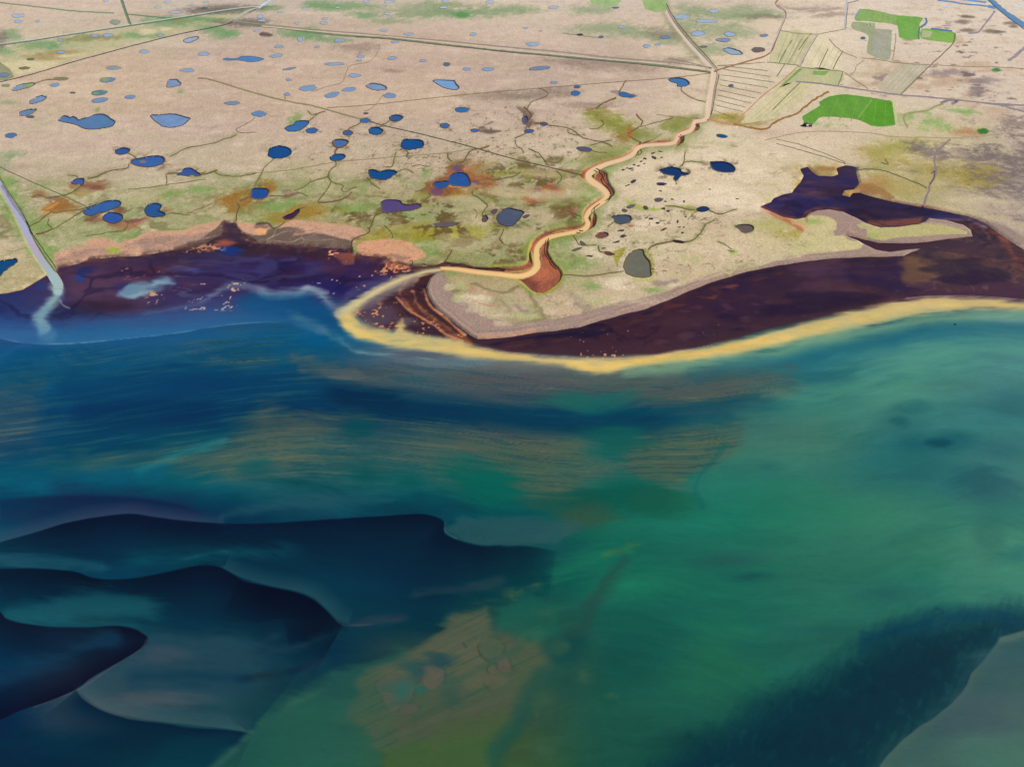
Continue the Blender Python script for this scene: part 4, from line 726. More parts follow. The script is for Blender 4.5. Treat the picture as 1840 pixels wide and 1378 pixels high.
# cloudy shoals on the right
for c in [(1690,800,60,16,(20,84,92),.6),(1720,785,30,10,(14,76,88),.6),(1640,730,30,10,(24,88,94),.5),(1700,695,60,14,(56,100,102),.5),(1620,760,40,20,(34,94,96),.5),(1800,810,60,22,(38,90,100),.5),(1780,880,60,26,(36,86,92),.6),(1640,850,110,30,(30,96,98),.45),(1820,720,40,30,(40,96,106),.4),
          (1540,700,120,22,(84,146,118),.4),(1640,650,120,24,(82,144,124),.45),(1740,760,80,26,(52,124,120),.4),(1400,900,120,40,(30,110,88),.5),(1780,1000,80,60,(66,126,104),.5),(1560,920,90,50,(52,116,90),.4),(1780,960,24,40,(40,92,86),.4),(1350,1030,40,8,(24,72,80),.6),(1590,1065,50,12,(30,82,84),.5),
          (1300,1000,80,14,(40,76,76),.45),(1290,1180,60,60,(34,100,66),.4),(1500,1010,100,40,(40,100,84),.4),(1760,860,40,20,(30,82,92),.5),(1830,1000,30,12,(30,100,100),.5),(1490,1130,60,10,(26,80,78),.4),(1380,840,26,8,(34,92,90),.5),(1610,760,14,7,(20,78,86),.5),(1684,797,18,7,(8,58,74),.6)]:
    S.ell(c[0], c[1], c[2], c[3], c[4], f=0.95, warp=(('l', 12), ('n', 14), ('m', 4)), a=c[5])
# ---- sand waves bottom left: crisp lee edges fading into deeper water
def lee(pts, col, wd, side=1, a=0.95, sharp=1.6, power=1.0): S.edge(pts, col, wd, side, a, sharp, (('m', 1.0),), power)
S.line([(60,880),(180,885),(300,900),(380,920)], 40, (24, 42, 72), f=30, warp=n_, a=0.55, fade=60)
S.line([(-40,920),(60,920),(140,912),(240,915)], 34, (36, 46, 76), f=26, warp=n_, a=0.5)
lee([(0,895,.5),(80,890,.9),(150,888,1),(230,891,1),(300,900,1),(345,912,.9),(376,926,.3)], (18, 34, 66), 55, 1, 0.85, 5)
S.edge([(-30,985),(0,972),(60,955),(120,937),(180,926),(235,922),(280,928),(330,934),(400,942)], (66, 72, 96), 26, -1, 0.6, 1.5)
lee([(-30,985,.5),(0,972,.6),(60,955,.8),(120,937,1),(180,926,1),(235,921,1),(280,927,1),(330,933,1),(400,938,1),(480,938,1),(600,930,1),(700,924,1),(750,921,1),(778,925,1),(794,932,1),(799,942,1),(798,954,1),(812,964,.95),(840,972,.9),(868,978,.9),(900,977,.8),(945,979,.7),(1000,988,.2)],
    (0, 22, 42), 125, 1, 0.97, 1.8, 1.15)
S.line([(420,950),(560,960),(660,985),(720,1010)], 50, (4, 34, 58), f=36, warp=n_, a=0.5)
S.line([(180,1012),(300,1000),(420,992),(520,988),(580,1000)], 14, (22, 86, 96), f=18, warp=(('n', 6),), a=0.6, fade=90); S.line([(300,1005),(380,993),(440,989)], 3, (60, 110, 108), f=4, warp=m_, a=0.3, fade=40)
S.line([(0,1000),(100,1006),(180,1014)], 22, (40, 88, 104), f=16, a=0.6)
S.poly([(800,945),(830,925),(960,928),(1050,940),(1000,975),(950,978),(900,975),(868,974),(840,968),(803,956)], (48, 84, 88), f=8, warp=m_, a=0.65)
S.line([(800,936),(800,953),(820,965)], 1.5, (78, 100, 104), f=1.2, a=0.6)
S.line([(450,870),(600,885),(740,880)], 40, (30, 86, 96), f=30, warp=n_, a=0.4); S.line([(400,925),(500,905),(620,895),(700,900)], 14, (40, 84, 96), f=12, warp=m_, a=0.5)
for x in (): S.line([(x, 985), (x - 16, 1004), (x - 40, 1020)], 5, (0, 20, 44), f=5, warp=m_, a=0.5)
lee([(-80,1022,.8),(0,1020,.8),(60,1019,.9),(130,1024,1),(160,1034,1),(190,1038,.9),(240,1036,.9),(300,1025,1),(350,1015,1),(380,1014,1),(405,1021,1),(428,1036,1),(442,1043,1),(480,1052,1),(530,1062,1),(560,1074,1),(585,1094,1),(602,1112,1),(616,1121,.8)], (0, 20, 38), 116, 1, 0.96, 1.8, 1.0)
lee([(430,1038,.3),(442,1043,.7),(480,1051,1),(530,1062,1),(560,1074,1),(585,1094,1),(604,1114,1),(612,1120,1),(590,1136,1),(560,1150,.9),(520,1160,.5)], (4, 16, 34), 70, 1, 0.85, 2, 0.6)
S.edge([(400,1019),(430,1034),(480,1049),(530,1059),(562,1071),(586,1091),(606,1111),(625,1119)], (46, 84, 92), 34, -1, 0.6, 2)
S.line([(596,1104),(614,1120),(640,1121),(680,1118)], 1.6, (120, 104, 106), f=1.4, a=0.5, fade=22); S.line([(600,1124),(680,1112),(760,1100)], 12, (60, 62, 76), f=10, warp=m_, a=0.5, fade=50)
S.poly([(8,1105),(40,1085),(100,1062),(180,1052),(260,1064),(290,1085),(270,1115),(230,1122),(150,1120),(80,1118)], (30, 92, 102), f=26, warp=(('n', 14),), a=0.6)
S.poly([(270,1140),(310,1130),(420,1130),(460,1160),(480,1210),(400,1290),(300,1285),(200,1260),(145,1238),(200,1200),(250,1165)], (38, 70, 84), f=26, warp=n_, a=0.55)
S.line([(240,1215),(340,1210),(440,1215)], 26, (8, 50, 74), f=20, warp=n_, a=0.6); S.ell(285, 1255, 70, 12, (82, 84, 90), f=0.9, warp=m_, a=0.6); S.ell(280, 1180, 50, 16, (70, 76, 88), f=0.9, a=0.5, warp=m_)
lee([(-90,1075,.8),(-20,1090,.8),(0,1098,.9),(12,1110,.9),(50,1119,.9),(100,1124,.8),(160,1124,.8),(210,1122,1),(240,1127,1),(256,1136,1),(264,1144,1),(258,1158,1),(232,1176,1),(200,1194,1),(165,1214,1),(135,1236,1),(90,1256,1),(40,1272,.9),(0,1290,.9),(-30,1300,.8)], (14, 16, 36), 88, 1, 0.95, 1.8, 0.75)
S.line([(-20,1215),(60,1190),(150,1160),(200,1145)], 20, (20, 58, 84), f=22, warp=m_, a=0.6)
S.line([(262,1147),(250,1165),(200,1196),(140,1236),(60,1268)], 1.4, (96, 86, 100), f=1.2, a=0.45)
lee([(135,1238,.6),(150,1255,1),(180,1273,1),(215,1285,1),(240,1291,1),(300,1298,1),(340,1305,1),(400,1309,1),(440,1314,1),(452,1318,.7)], (2, 30, 52), 80, 1, 0.9, 1.8, 0.9)
S.edge([(140,1240),(180,1268),(240,1286),(300,1295),(400,1306),(448,1313)], (66, 92, 98), 34, -1, 0.6, 2)
lee([(700,1085,.5),(640,1115,.7),(590,1150,.7),(540,1200,.8),(500,1250,.9),(470,1285,1),(448,1315,1)], (14, 46, 62), 60, 1, 0.5, 3)
S.poly([(450,1316),(470,1290),(500,1268),(540,1240),(600,1205),(660,1180),(720,1160),(760,1200),(700,1300),(680,1400),(360,1400),(400,1352)], (42, 92, 76), f=14, warp=n_, a=0.55)
S.line([(448,1315),(420,1345),(380,1378),(360,1395)], 6, (60,100,88), f=8, a=0.4); S.line([(490,1280),(540,1255),(600,1232)], 7, (66, 98, 78), f=8, warp=m_, a=0.35, fade=40)
for p in [[(440,1180),(500,1165),(560,1148),(610,1128)], [(460,1170),(490,1140),(530,1128)], [(520,1205),(560,1190),(610,1165)]]:
    S.line(p, 12, (34, 62, 76), f=10, warp=(('n', 8), ('m', 4)), a=0.45, fade=40)
S.line([(410,1218),(470,1212),(515,1210)], 12, (20, 32, 46), f=9, warp=(('m', 7),), a=0.5, fade=40); S.line([(480,1216),(560,1190),(620,1155)], 7, (16, 32, 50), f=8, warp=m_, a=0.45, fade=40)
S.poly([(300,1330),(340,1320),(420,1318),(400,1350),(340,1390),(260,1390)], (10, 56, 70), f=14, warp=n_, a=0.5)
# ---- weed bank centre bottom
BK = [(640,1300),(628,1272),(640,1240),(650,1212),(700,1185),(735,1166),(770,1135),(802,1108),(840,1094),(870,1080),(878,1086),(876,1110),(884,1132),(905,1140),(924,1146),(916,1165),(916,1182),(940,1172),(958,1158),(964,1168),(984,1176),(986,1190),(980,1212),(955,1246),(935,1275),(922,1302),(900,1320),(888,1336),(890,1352),(882,1400),(700,1400),(688,1350),(664,1320)]
U = PX * 0.9 + PY * -0.44; V = PX * 0.44 + PY * 0.9
BS = fbm(U / 120.0, V / 3.5, 1.0, 3, 71)
S.poly(BK, (72, 86, 66), f=14, warp=(('m', 10), ('n', 8)), a=0.75)
S.poly([(660,1200),(740,1160),(800,1115),(870,1085),(880,1130),(870,1180),(900,1220),(800,1240),(700,1230)], (92, 92, 72), f=16, warp=n_, a=0.6)
S.poly(BK, (44, 74, 66), f=8, warp=(('m', 5),), a=0.4, tx=(BS, 0.0, 0.7)); S.poly(BK, (112, 104, 76), f=8, warp=(('m', 5),), a=0.16, tx=(-BS, 0.2, 0.8))
S.poly([(700,1400),(690,1350),(720,1340),(800,1300),(900,1280),(920,1300),(888,1335),(882,1400)], (60, 90, 50), f=14, warp=n_, a=0.8)
S.poly([(720,1290),(850,1260),(940,1250),(915,1300),(860,1320),(760,1340)], (76, 80, 62), f=14, warp=n_, a=0.4)
for pts, col in [([(752,1196),(768,1190),(790,1196),(798,1208),(796,1226),(780,1238),(762,1234),(750,1220),(756,1208)], (98, 90, 76)), ([(684,1214),(700,1206),(722,1210),(742,1224),(744,1240),(736,1256),(720,1268),(700,1272),(688,1262),(682,1244),(674,1228)], (90, 88, 74)), ([(893,1176),(905,1170),(914,1182),(920,1200),(906,1202),(896,1192)], (98, 88, 76)), ([(866,1150),(882,1140),(902,1148),(910,1162),(896,1176),(876,1178),(864,1166)], (76, 92, 70)), ([(718,1266),(738,1260),(752,1268),(744,1280),(722,1280)], (84, 84, 70))]:
    S.poly(pts, (40, 64, 64), f=7, warp=(('m', 10), ('n', 6)), a=0.5, smooth=2); S.poly([(x * .94 + .06 * pts[0][0], y) for x, y in pts], col, f=4, warp=(('m', 12), ('n', 7)), a=0.7, smooth=2)
S.ell(717, 1234, 20, 17, (36, 96, 88), f=0.9, warp=(('m', 10), ('n', 8)), a=0.7); S.ell(757, 1241, 14, 8, (34, 96, 88), f=0.9, warp=(('m', 8),), a=0.7)
S.ell(783, 1178, 26, 13, (24, 64, 76), f=0.9, warp=(('m', 8), ('n', 8)), a=0.7); S.ell(728, 1190, 26, 13, (28, 72, 78), f=1, warp=(('m', 8),), a=0.5); S.ell(745, 1208, 14, 14, (26, 66, 74), f=0.9, warp=(('m', 8),), a=0.6); S.ell(810, 1240, 18, 22, (34, 74, 72), f=1, warp=(('m', 8),), a=0.5)
S.poly([(560,1290),(700,1200),(870,1090),(990,1180),(900,1320),(700,1400)], (96, 80, 68), f=26, warp=n_, a=0.35, tx=(M1 + 0.5 * N1, 0.0, 0.7))
for p in [[(858,1158),(864,1175),(880,1186),(894,1190),(896,1200),(885,1208),(875,1200),(882,1190)], [(905,1196),(920,1200),(928,1200)], [(870,1140),(860,1155)], [(870,1225),(885,1240),(900,1240)], [(832,1155),(838,1162)], [(835,1095),(842,1100),(850,1092)]]:
    S.line(p, 3, (48, 62, 54), f=2.2, warp=(('m', 7),), a=0.6, tx=(M2, -0.5, 0.2))
for p in [[(880,1086),(920,1072),(955,1055)], [(905,1095),(930,1085)], [(965,1060),(990,1050)], [(955,1150),(990,1125)], [(975,1048),(1010,1060)], [(830,1378),(870,1350)], [(1040,1220),(1050,1200)]]:
    S.line(p, 22, (80, 102, 66), f=12, warp=(('m', 16), ('n', 10)), a=0.5, tx=(M1 + 0.5 * GW * .5, -0.1, 0.35), fade=14)
S.poly([(890,1090),(950,1060),(1010,1090),(1000,1150),(960,1150),(930,1140),(895,1130)], (26, 92, 78), f=14, warp=n_, a=0.6)
S.line([(750,1065),(840,1058),(900,1042)], 14, (54, 66, 72), f=12, warp=m_, a=0.45); S.line([(1000,1030),(1060,1005),(1130,985)], 24, (26, 112, 84), f=16, warp=m_, a=0.6); S.line([(1085,996),(1120,984),(1150,975)], 8, (72, 108, 66), f=8, warp=m_, a=0.6)
S.line([(620,1270),(680,1240),(740,1205)], 16, (42, 86, 78), f=14, warp=m_, a=0.4); S.line([(600,1300),(660,1275),(760,1245),(860,1200),(940,1160)], 7, (50, 84, 68), f=6, warp=m_, a=0.5); S.line([(690,1345),(760,1300),(880,1260),(940,1230)], 8, (86, 92, 70), f=7, warp=m_, a=0.3, fade=60)
S.line([(1133,985),(1110,1020),(1080,1060),(1055,1095),(1030,1130),(1005,1165)], 24, (36, 72, 66), f=17, warp=(('m', 12), ('n', 10)), a=0.7, fade=26)
S.ell(1020, 1160, 32, 26, (16, 66, 66), f=0.8, warp=(('m', 8),), a=0.7); S.ell(1015, 1215, 26, 30, (20, 72, 68), f=0.9, warp=m_, a=0.45); S.line([(975,1215),(945,1260),(925,1305),(895,1340),(885,1390)], 26, (24, 76, 68), f=18, warp=m_, a=0.6)
for c in [(1005,1160,14,12),(985,1265,22,20),(1050,1215,12,14),(1110,1215,10,12),(975,1330,16,24),(1100,1250,10,5),(980,1100,20,8)]:
    S.ell(c[0], c[1], c[2], c[3], (58, 92, 70), f=0.9, warp=(('m', 8),), a=0.5, tx=(M2, -0.2, 0.4))
# ---- deep channel bottom right
BRUSH = fbm((PX * 0.9 + PY * 0.35) / 7.0, (PY * 0.9 - PX * 0.35) / 26.0, 1.0, 2, 81)
DK = [(1130,1420),(1180,1372),(1230,1338),(1290,1308),(1350,1270),(1410,1232),(1460,1205),(1510,1182),(1560,1148),(1610,1122),(1680,1102),(1760,1090),(1900,1086),(1900,1112),(1843,1130),(1800,1142),(1784,1165),(1768,1185),(1746,1208),(1740,1226),(1728,1244),(1706,1266),(1680,1288),(1655,1302),(1622,1328),(1598,1352),(1583,1372),(1570,1420)]
w = win(1060, 1040, 2000, 1500)
x = PX[w] + 5 * BRUSH[w]; y = PY[w] + 11 * BRUSH[w] + 14 * N1[w] + 8 * M1[w] - 8
dsoft = sdf_poly(DK, x, y)
RB = [(1570,1420),(1583,1372),(1598,1352),(1622,1328),(1655,1302),(1680,1288),(1706,1266),(1728,1244),(1740,1226),(1746,1208),(1768,1185),(1784,1165),(1800,1142),(1843,1130),(2100,1100),(2600,1300),(2600,2100),(1500,2100)]
dr = sdf_poly(RB, PX[w] + 1.5 * M1[w], PY[w] + 1.5 * M2[w])
S.put(w, (10, 50, 62), sstep(-34, 44, dsoft) * sstep(2, -2, dr) * 0.93)
S.put(w, (4, 36, 52), sstep(10, 80, dsoft) * sstep(2, -2, dr) * 0.6 * (0.7 + 0.3 * BRUSH[w]))
S.line([(1560,1150),(1700,1110),(1850,1112)], 26, (4, 52, 78), f=18, warp=n_, a=0.6)
S.put(w, (60, 92, 90), sstep(-2.5, 3, dr) * 0.6); S.put(w, (92, 104, 94), sstep(-1, 1, dr) * sstep(26, 0, dr) * 0.3)
S.put(w, (24, 76, 78), sstep(-20, 30, dsoft) * sstep(2, -2, dr) * sstep(0.1, 0.8, BRUSH[w] * 0.7 + fbm(WX[w], WY[w], 7, 3, 105) * 0.8) * 0.35 * sstep(110, 30, dsoft))
S.put(w, (6, 40, 56), sstep(-60, 10, dsoft) * sstep(2, -2, dr) * sstep(0.15, 0.8, fbm(WX[w], WY[w], 7, 3, 106)) * 0.3)
S.ell(1760, 1290, 60, 50, (62, 82, 90), f=0.8, warp=n_, a=0.6); S.ell(1800, 1180, 50, 20, (56, 86, 90), f=0.8, warp=n_, a=0.5); S.ell(1800, 1360, 80, 36, (66, 112, 94), f=0.8, warp=n_, a=0.6); S.line([(1843,1136),(1800,1148)], 10, (96,112,100), f=6, a=0.4)
# ---- speckles of drying weed and foam on the flats
SP = 0.75 * fbm(WX, WY, 3.4, 2, 91) + 0.55 * fbm(WX * 0.7, WY * 1.2, 14, 3, 92)
for p, col, th in [([(640,560),(680,548),(740,545),(800,590),(830,612),(790,608),(740,598),(690,590),(650,585)], (226, 152, 104), 0.34), ([(690,470),(735,476),(740,490),(700,500),(680,485)], (240, 160, 110), 0.1),
                   ([(200,480),(290,480),(280,495),(200,495)], (236, 170, 120), 0.5), ([(590,450),(620,455),(615,470),(590,462)], (240, 165, 110), 0.35), ([(550,490),(600,480),(680,480),(700,510),(620,520),(560,500)], (226, 170, 130), 0.55),
                   ([(262,525),(300,522),(290,540),(262,540)], (240, 170, 115), 0.2), ([(350,500),(440,505),(420,555),(330,560),(350,530)], (222, 180, 160), 0.46), ([(1000,600),(1140,590),(1140,640),(1010,640)], (206, 150, 110), 0.62),
                   ([(1210,570),(1290,570),(1290,595),(1215,595)], (196, 130, 100), 0.55), ([(1040,622),(1130,620),(1140,640),(1040,641)], (226, 160, 130), 0.5), ([(150,540),(190,550),(180,570),(150,560)], (200, 160, 180), 0.6),
                   ([(590,440),(625,446),(600,460),(585,455)], (240, 166, 120), 0.3), ([(330,448),(380,438),(400,445),(350,456)], (226, 160, 120), 0.3), ([(760,590),(830,600),(830,625),(740,615)], (236, 170, 100), 0.42), ([(530,495),(640,500),(640,530),(540,520)], (170,150,190), 0.6)]:
    S.poly(p, col, f=9, warp=m_, a=0.85, tx=(SP, th - 0.02, th + 0.12))
# ------------------------------------------------------------------ terrain and water sheets
print('meshes...')
def spec_at(px, py):
    """sky mirrored by calm water, by how flat we look onto it"""
    k = np.interp(py, [0, 100, 200, 300, 450, 700, 1000, 1378], [.050, .036, .026, .018, .011, .006, .004, .003])
    return np.stack([k * .75, k, k * 1.5], -1)
LEVEL = -1.7                                   # tide level below the turf
Z = np.clip(LEVEL - WET * 0.45, LEVEL - 1.0, 0.0)
Z = np.where(WET < -4.5, 0.0, Z)
river_d = np.maximum(Driv, Dlr)
DEPTH = np.where(PX < 250, 1.1, 0.8 + 1.5 * sstep(212, 262, PY)); Z = np.minimum(Z, -DEPTH * sstep(-1.5, 0.2, np.maximum(river_d, Dmud)) - 0.7 * sstep(-0.2, 1.2, river_d))
Z = Z + np.where(Z > -0.05, 0.12 * N1 - 0.12, 0) * 0
PONDMASK = np.zeros(PX.shape, bool)

M_GROUND = surf('bog turf', 'Col', amp=0.22, amp2=0.55, sc1=0.07, sc2=0.34, rough=0.95, spec=0.08, bump=0.35, bsc=0.22, bdist=2.0)
M_SEA = surf('shallow sea', 'Col', amp=0.13, sc1=0.03, sc2=0.35, rough=0.22, ior=1.33, spec=0.15, bump=0.12, bsc=0.16, aniso=(0.5, 1.4, -0.3), bdist=0.6)
M_FLAT = surf('wet tidal mud', 'Col', amp=0.16, sc1=0.06, sc2=0.3, rough=0.45, ior=1.33, spec=0.14, bump=0.1, bsc=0.3, aniso=(0.7, 1.6, -0.1))
M_STREAM = surf('silty stream water', 'Col', amp=0.06, sc1=0.04, sc2=0.2, rough=0.2, ior=1.33, spec=0.15, bump=0.05, bsc=0.2)
M_POND = surf('peat pond water', 'obj', amp=0.24, sc1=0.025, sc2=0.08, rough=0.12, ior=1.33, spec=0.4, bump=0.03, bsc=0.15)
M_BANK = surf('peat bank', 'obj', amp=0.30, sc1=0.08, sc2=0.35, rough=0.9, spec=0.1)
M_FIELD = surf('hay field', 'obj', amp=0.34, sc1=0.03, sc2=0.2, rough=0.95, spec=0.05, aniso=(1.4, 0.5, 0.5), bump=0.2, bsc=0.2)
M_PAINT = surf('painted sheet', 'obj', amp=0.10, sc1=0.6, sc2=2.5, rough=0.7, spec=0.3)
M_STONE = surf('stone', 'obj', amp=0.25, sc1=0.8, sc2=3, rough=0.9, spec=0.2)

def setcol(o, c, spec=(0, 0, 0)):
    a = alb(c, spec); o.color = (float(a[0]), float(a[1]), float(a[2]), 1); return o

# ------------------------------------------------------------------ outline tools
def rnd_noise(px, py, sc, seed):
    return fbm(np.asarray(px, float), np.asarray(py, float), sc, 3, seed)
def densify(pts, step=1.6, jit=0.6, sc=7.0, closed=True, smooth=4):
    P = sm_line([(p[0], p[1]) for p in pts], smooth, closed)
    out = []
    n = len(P); m = n if closed else n - 1
    for i in range(m):
        a = P[i]; b = P[(i + 1) % n]; k = max(1, int(math.hypot(*(b - a)) / step))
        for j in range(k): out.append(a + (b - a) * j / k)
    if not closed: out.append(P[-1])
    out = np.array(out)
    if jit:
        X, Y = out[:, 0].copy(), out[:, 1].copy()
        out[:, 0] = X + jit * rnd_noise(X, Y * 2, sc, 5) * 1.6; out[:, 1] = Y + jit * 0.6 * rnd_noise(X, Y * 2, sc, 6) * 1.6
    return out
def offset(P, d):
    """push an outline outwards by d survey units (less in depth)"""
    T = np.roll(P, -1, 0) - np.roll(P, 1, 0)
    nrm = np.stack([T[:, 1], -T[:, 0]], 1); L = np.hypot(nrm[:, 0], nrm[:, 1]) + 1e-9; nrm /= L[:, None]
    area = 0.5 * np.sum(P[:, 0] * np.roll(P[:, 1], -1) - np.roll(P[:, 0], -1) * P[:, 1])
    s = 1 if area > 0 else -1
    Q = P + s * nrm * np.array([d, d * 0.62]); return Q
def flat(name, P, z, mat, parent=None):
    X, Y = gx(P[:, 0], P[:, 1], z)
    c = (float(X.mean()), float(Y.mean()), float(z))
    v = [(x - c[0], y - c[1], 0) for x, y in zip(X, Y)]
    area = sum(v[i][0] * v[(i + 1) % len(v)][1] - v[(i + 1) % len(v)][0] * v[i][1] for i in range(len(v)))
    f = list(range(len(v)));  f = f if area > 0 else f[::-1]
    o = link_mesh(name, v, [tuple(f)], mat, parent, smooth=False); o.location = c if parent is None else tuple(c[i] - parent.location[i] for i in range(3))
    return o
def ribbon(name, pts, mat, z=0.08, jit=0.5, sc=9, wj=0.25, base=None, smooth=4, closed=False):
    """a strip of ground: rows (px,py,width)"""
    P = sm_line([(p[0], p[1], p[2]) for p in pts], smooth)
    out = []
    for i in range(len(P) - 1):
        a, b = P[i], P[i + 1]; k = max(1, int(math.hypot(*(b - a)[:2]) / 3.0))
        for j in range(k): out.append(a + (b - a) * j / k)
    out.append(P[-1]); P = np.array(out)
    X, Y = P[:, 0].copy(), P[:, 1].copy()
    P[:, 0] += jit * 1.6 * rnd_noise(X, Y * 2, sc, 11); P[:, 1] += jit * rnd_noise(X, Y * 2, sc, 12)
    T = np.gradient(P[:, :2], axis=0); L = np.hypot(T[:, 0], T[:, 1]) + 1e-9
    nx, ny = -T[:, 1] / L, T[:, 0] / L
    hw = P[:, 2] * 0.5 * (1 + wj * rnd_noise(X, Y * 2, 5, 13) * 1.5); 
    hw2 = P[:, 2] * 0.5 * (1 + wj * rnd_noise(X + 99, Y * 2, 5, 14) * 1.5)
    x1, y1 = gx(P[:, 0] + nx * hw, P[:, 1] + ny * hw, z); x2, y2 = gx(P[:, 0] - nx * hw2, P[:, 1] - ny * hw2, z)
    n = len(P); cx, cy = float(x1.mean()), float(y1.mean())
    v = [(a - cx, b - cy, 0) for a, b in zip(x1, y1)] + [(a - cx, b - cy, 0) for a, b in zip(x2, y2)]
    f = [(i, i + 1, n + i + 1, n + i) for i in range(n - 1)]
    a, b, c = v[f[0][0]], v[f[0][1]], v[f[0][2]]
    if (b[0] - a[0]) * (c[1] - a[1]) - (b[1] - a[1]) * (c[0] - a[0]) < 0: f = [q[::-1] for q in f]
    o = link_mesh(name, v, f, mat, smooth=False); o.location = (cx, cy, z); return o

# ------------------------------------------------------------------ ponds
def ell_pts(cx, cy, w, h, ang=0, bump=0.10, seed=0, n=None):
    n = n or max(16, int((w + h) * 1.2)); t = np.arange(n) / n * 2 * PI
    r = 1 + bump * fbm(np.cos(t) * 1.5 + seed * 3.3, np.sin(t) * 1.5 + seed * 1.7, 1.0, 3, 77) * 1.8 + bump * 0.25 * fbm(np.cos(t) * 5 + seed, np.sin(t) * 5 - seed, 1.0, 2, 78)
    u = np.cos(t) * w / 2 * r; v = np.sin(t) * h / 2 * r; a = math.radians(ang)
    return np.stack([cx + u * math.cos(a) - v * math.sin(a), cy + u * math.sin(a) + v * math.cos(a)], 1)
def col_for(py, dark=0):  # pales with distance: sky reflection at low view angles painted into the colour
    f = np.interp(py, [0, 60, 120, 180, 230, 270, 320, 400], [0, 1, 2, 3, 4, 5, 6, 7]); tab = np.array([(188,202,224),(160,182,212),(140,168,204),(118,150,194),(90,128,182),(56,102,168),(26,84,152),(30,76,142)], float)
    i = int(f); i = min(i, 6); return tab[i] * (1 - (f - i)) + tab[i + 1] * (f - i)
NP = [0]
def pond(P, col=None, rim=1.0, rimcol=(122, 104, 92), label=None, group=None, name='pond', deep=None, weed=None):
    cx, cy = P[:, 0].mean(), P[:, 1].mean(); hgt = P[:, 1].max() - P[:, 1].min(); wid = P[:, 0].max() - P[:, 0].min()
    if col is None: col = col_for(cy)
    if deep is None: deep = hgt >= 11
    sp = spec_at(cx, cy); col = np.array(col, float); col = 0.84 * col + 0.16 * col.mean() * np.array((0.95, 1.0, 1.05))
    k = 1.0 + 0.02 * math.sin(NP[0] * 12.9); NP[0] += 1
    if deep:
        wz = -0.7
        q = win(P[:, 0].min() - 4, P[:, 1].min() - 4, P[:, 0].max() + 4, P[:, 1].max() + 4)
        d = sdf_poly([tuple(p) for p in P], PX[q], PY[q])
        Z[q] = np.minimum(Z[q], np.where(d > 0, -2.2, 0)); PONDMASK[q] |= d > 0
        o = flat(name, offset(P, 0.3), wz, M_POND)
        A, B, Cc = offset(P, 0.4 + 0.5 * rim), offset(P, 0.25), offset(P, -0.6)
        V = []; n = len(P)
        for R, zz in ((A, 0.44), (B, 0.42), (Cc, wz - 0.25)):
            X, Y = gx(R[:, 0], R[:, 1], zz); V += [(x - o.location[0], y - o.location[1], zz - wz) for x, y in zip(X, Y)]
        Fc = []
        for r in range(2):
            for i in range(n):
                j = (i + 1) % n; Fc.append((r * n + i, r * n + j, (r + 1) * n + j, (r + 1) * n + i))
        e = np.cross(np.array(V[1]) - np.array(V[0]), np.array(V[n]) - np.array(V[0]))
        if e[2] < 0: Fc = [f[::-1] for f in Fc]
        b = link_mesh('bank', V, Fc, M_BANK, o, smooth=False)
    else:
        zz = 0.46 + 0.003 * (NP[0] % 9); o = flat(name, P, zz, M_POND)
        R = offset(P, rim * 0.55 + 0.1); R[:, 1] -= 0.3; b = flat('bank', R, zz - 0.05, M_BANK, o)  # flat peat rim, nudged upward so its dark edge paints the far bank's shade
    setcol(o, np.array(col) * k, sp); setcol(b, rimcol)
    tag(o, label, 'pond', group)
    if weed is not None:
        for (a, wcol) in weed:
            g = flat('weed', a, (wz if deep else zz) + 0.05, M_FIELD, o); setcol(g, wcol)
    return o
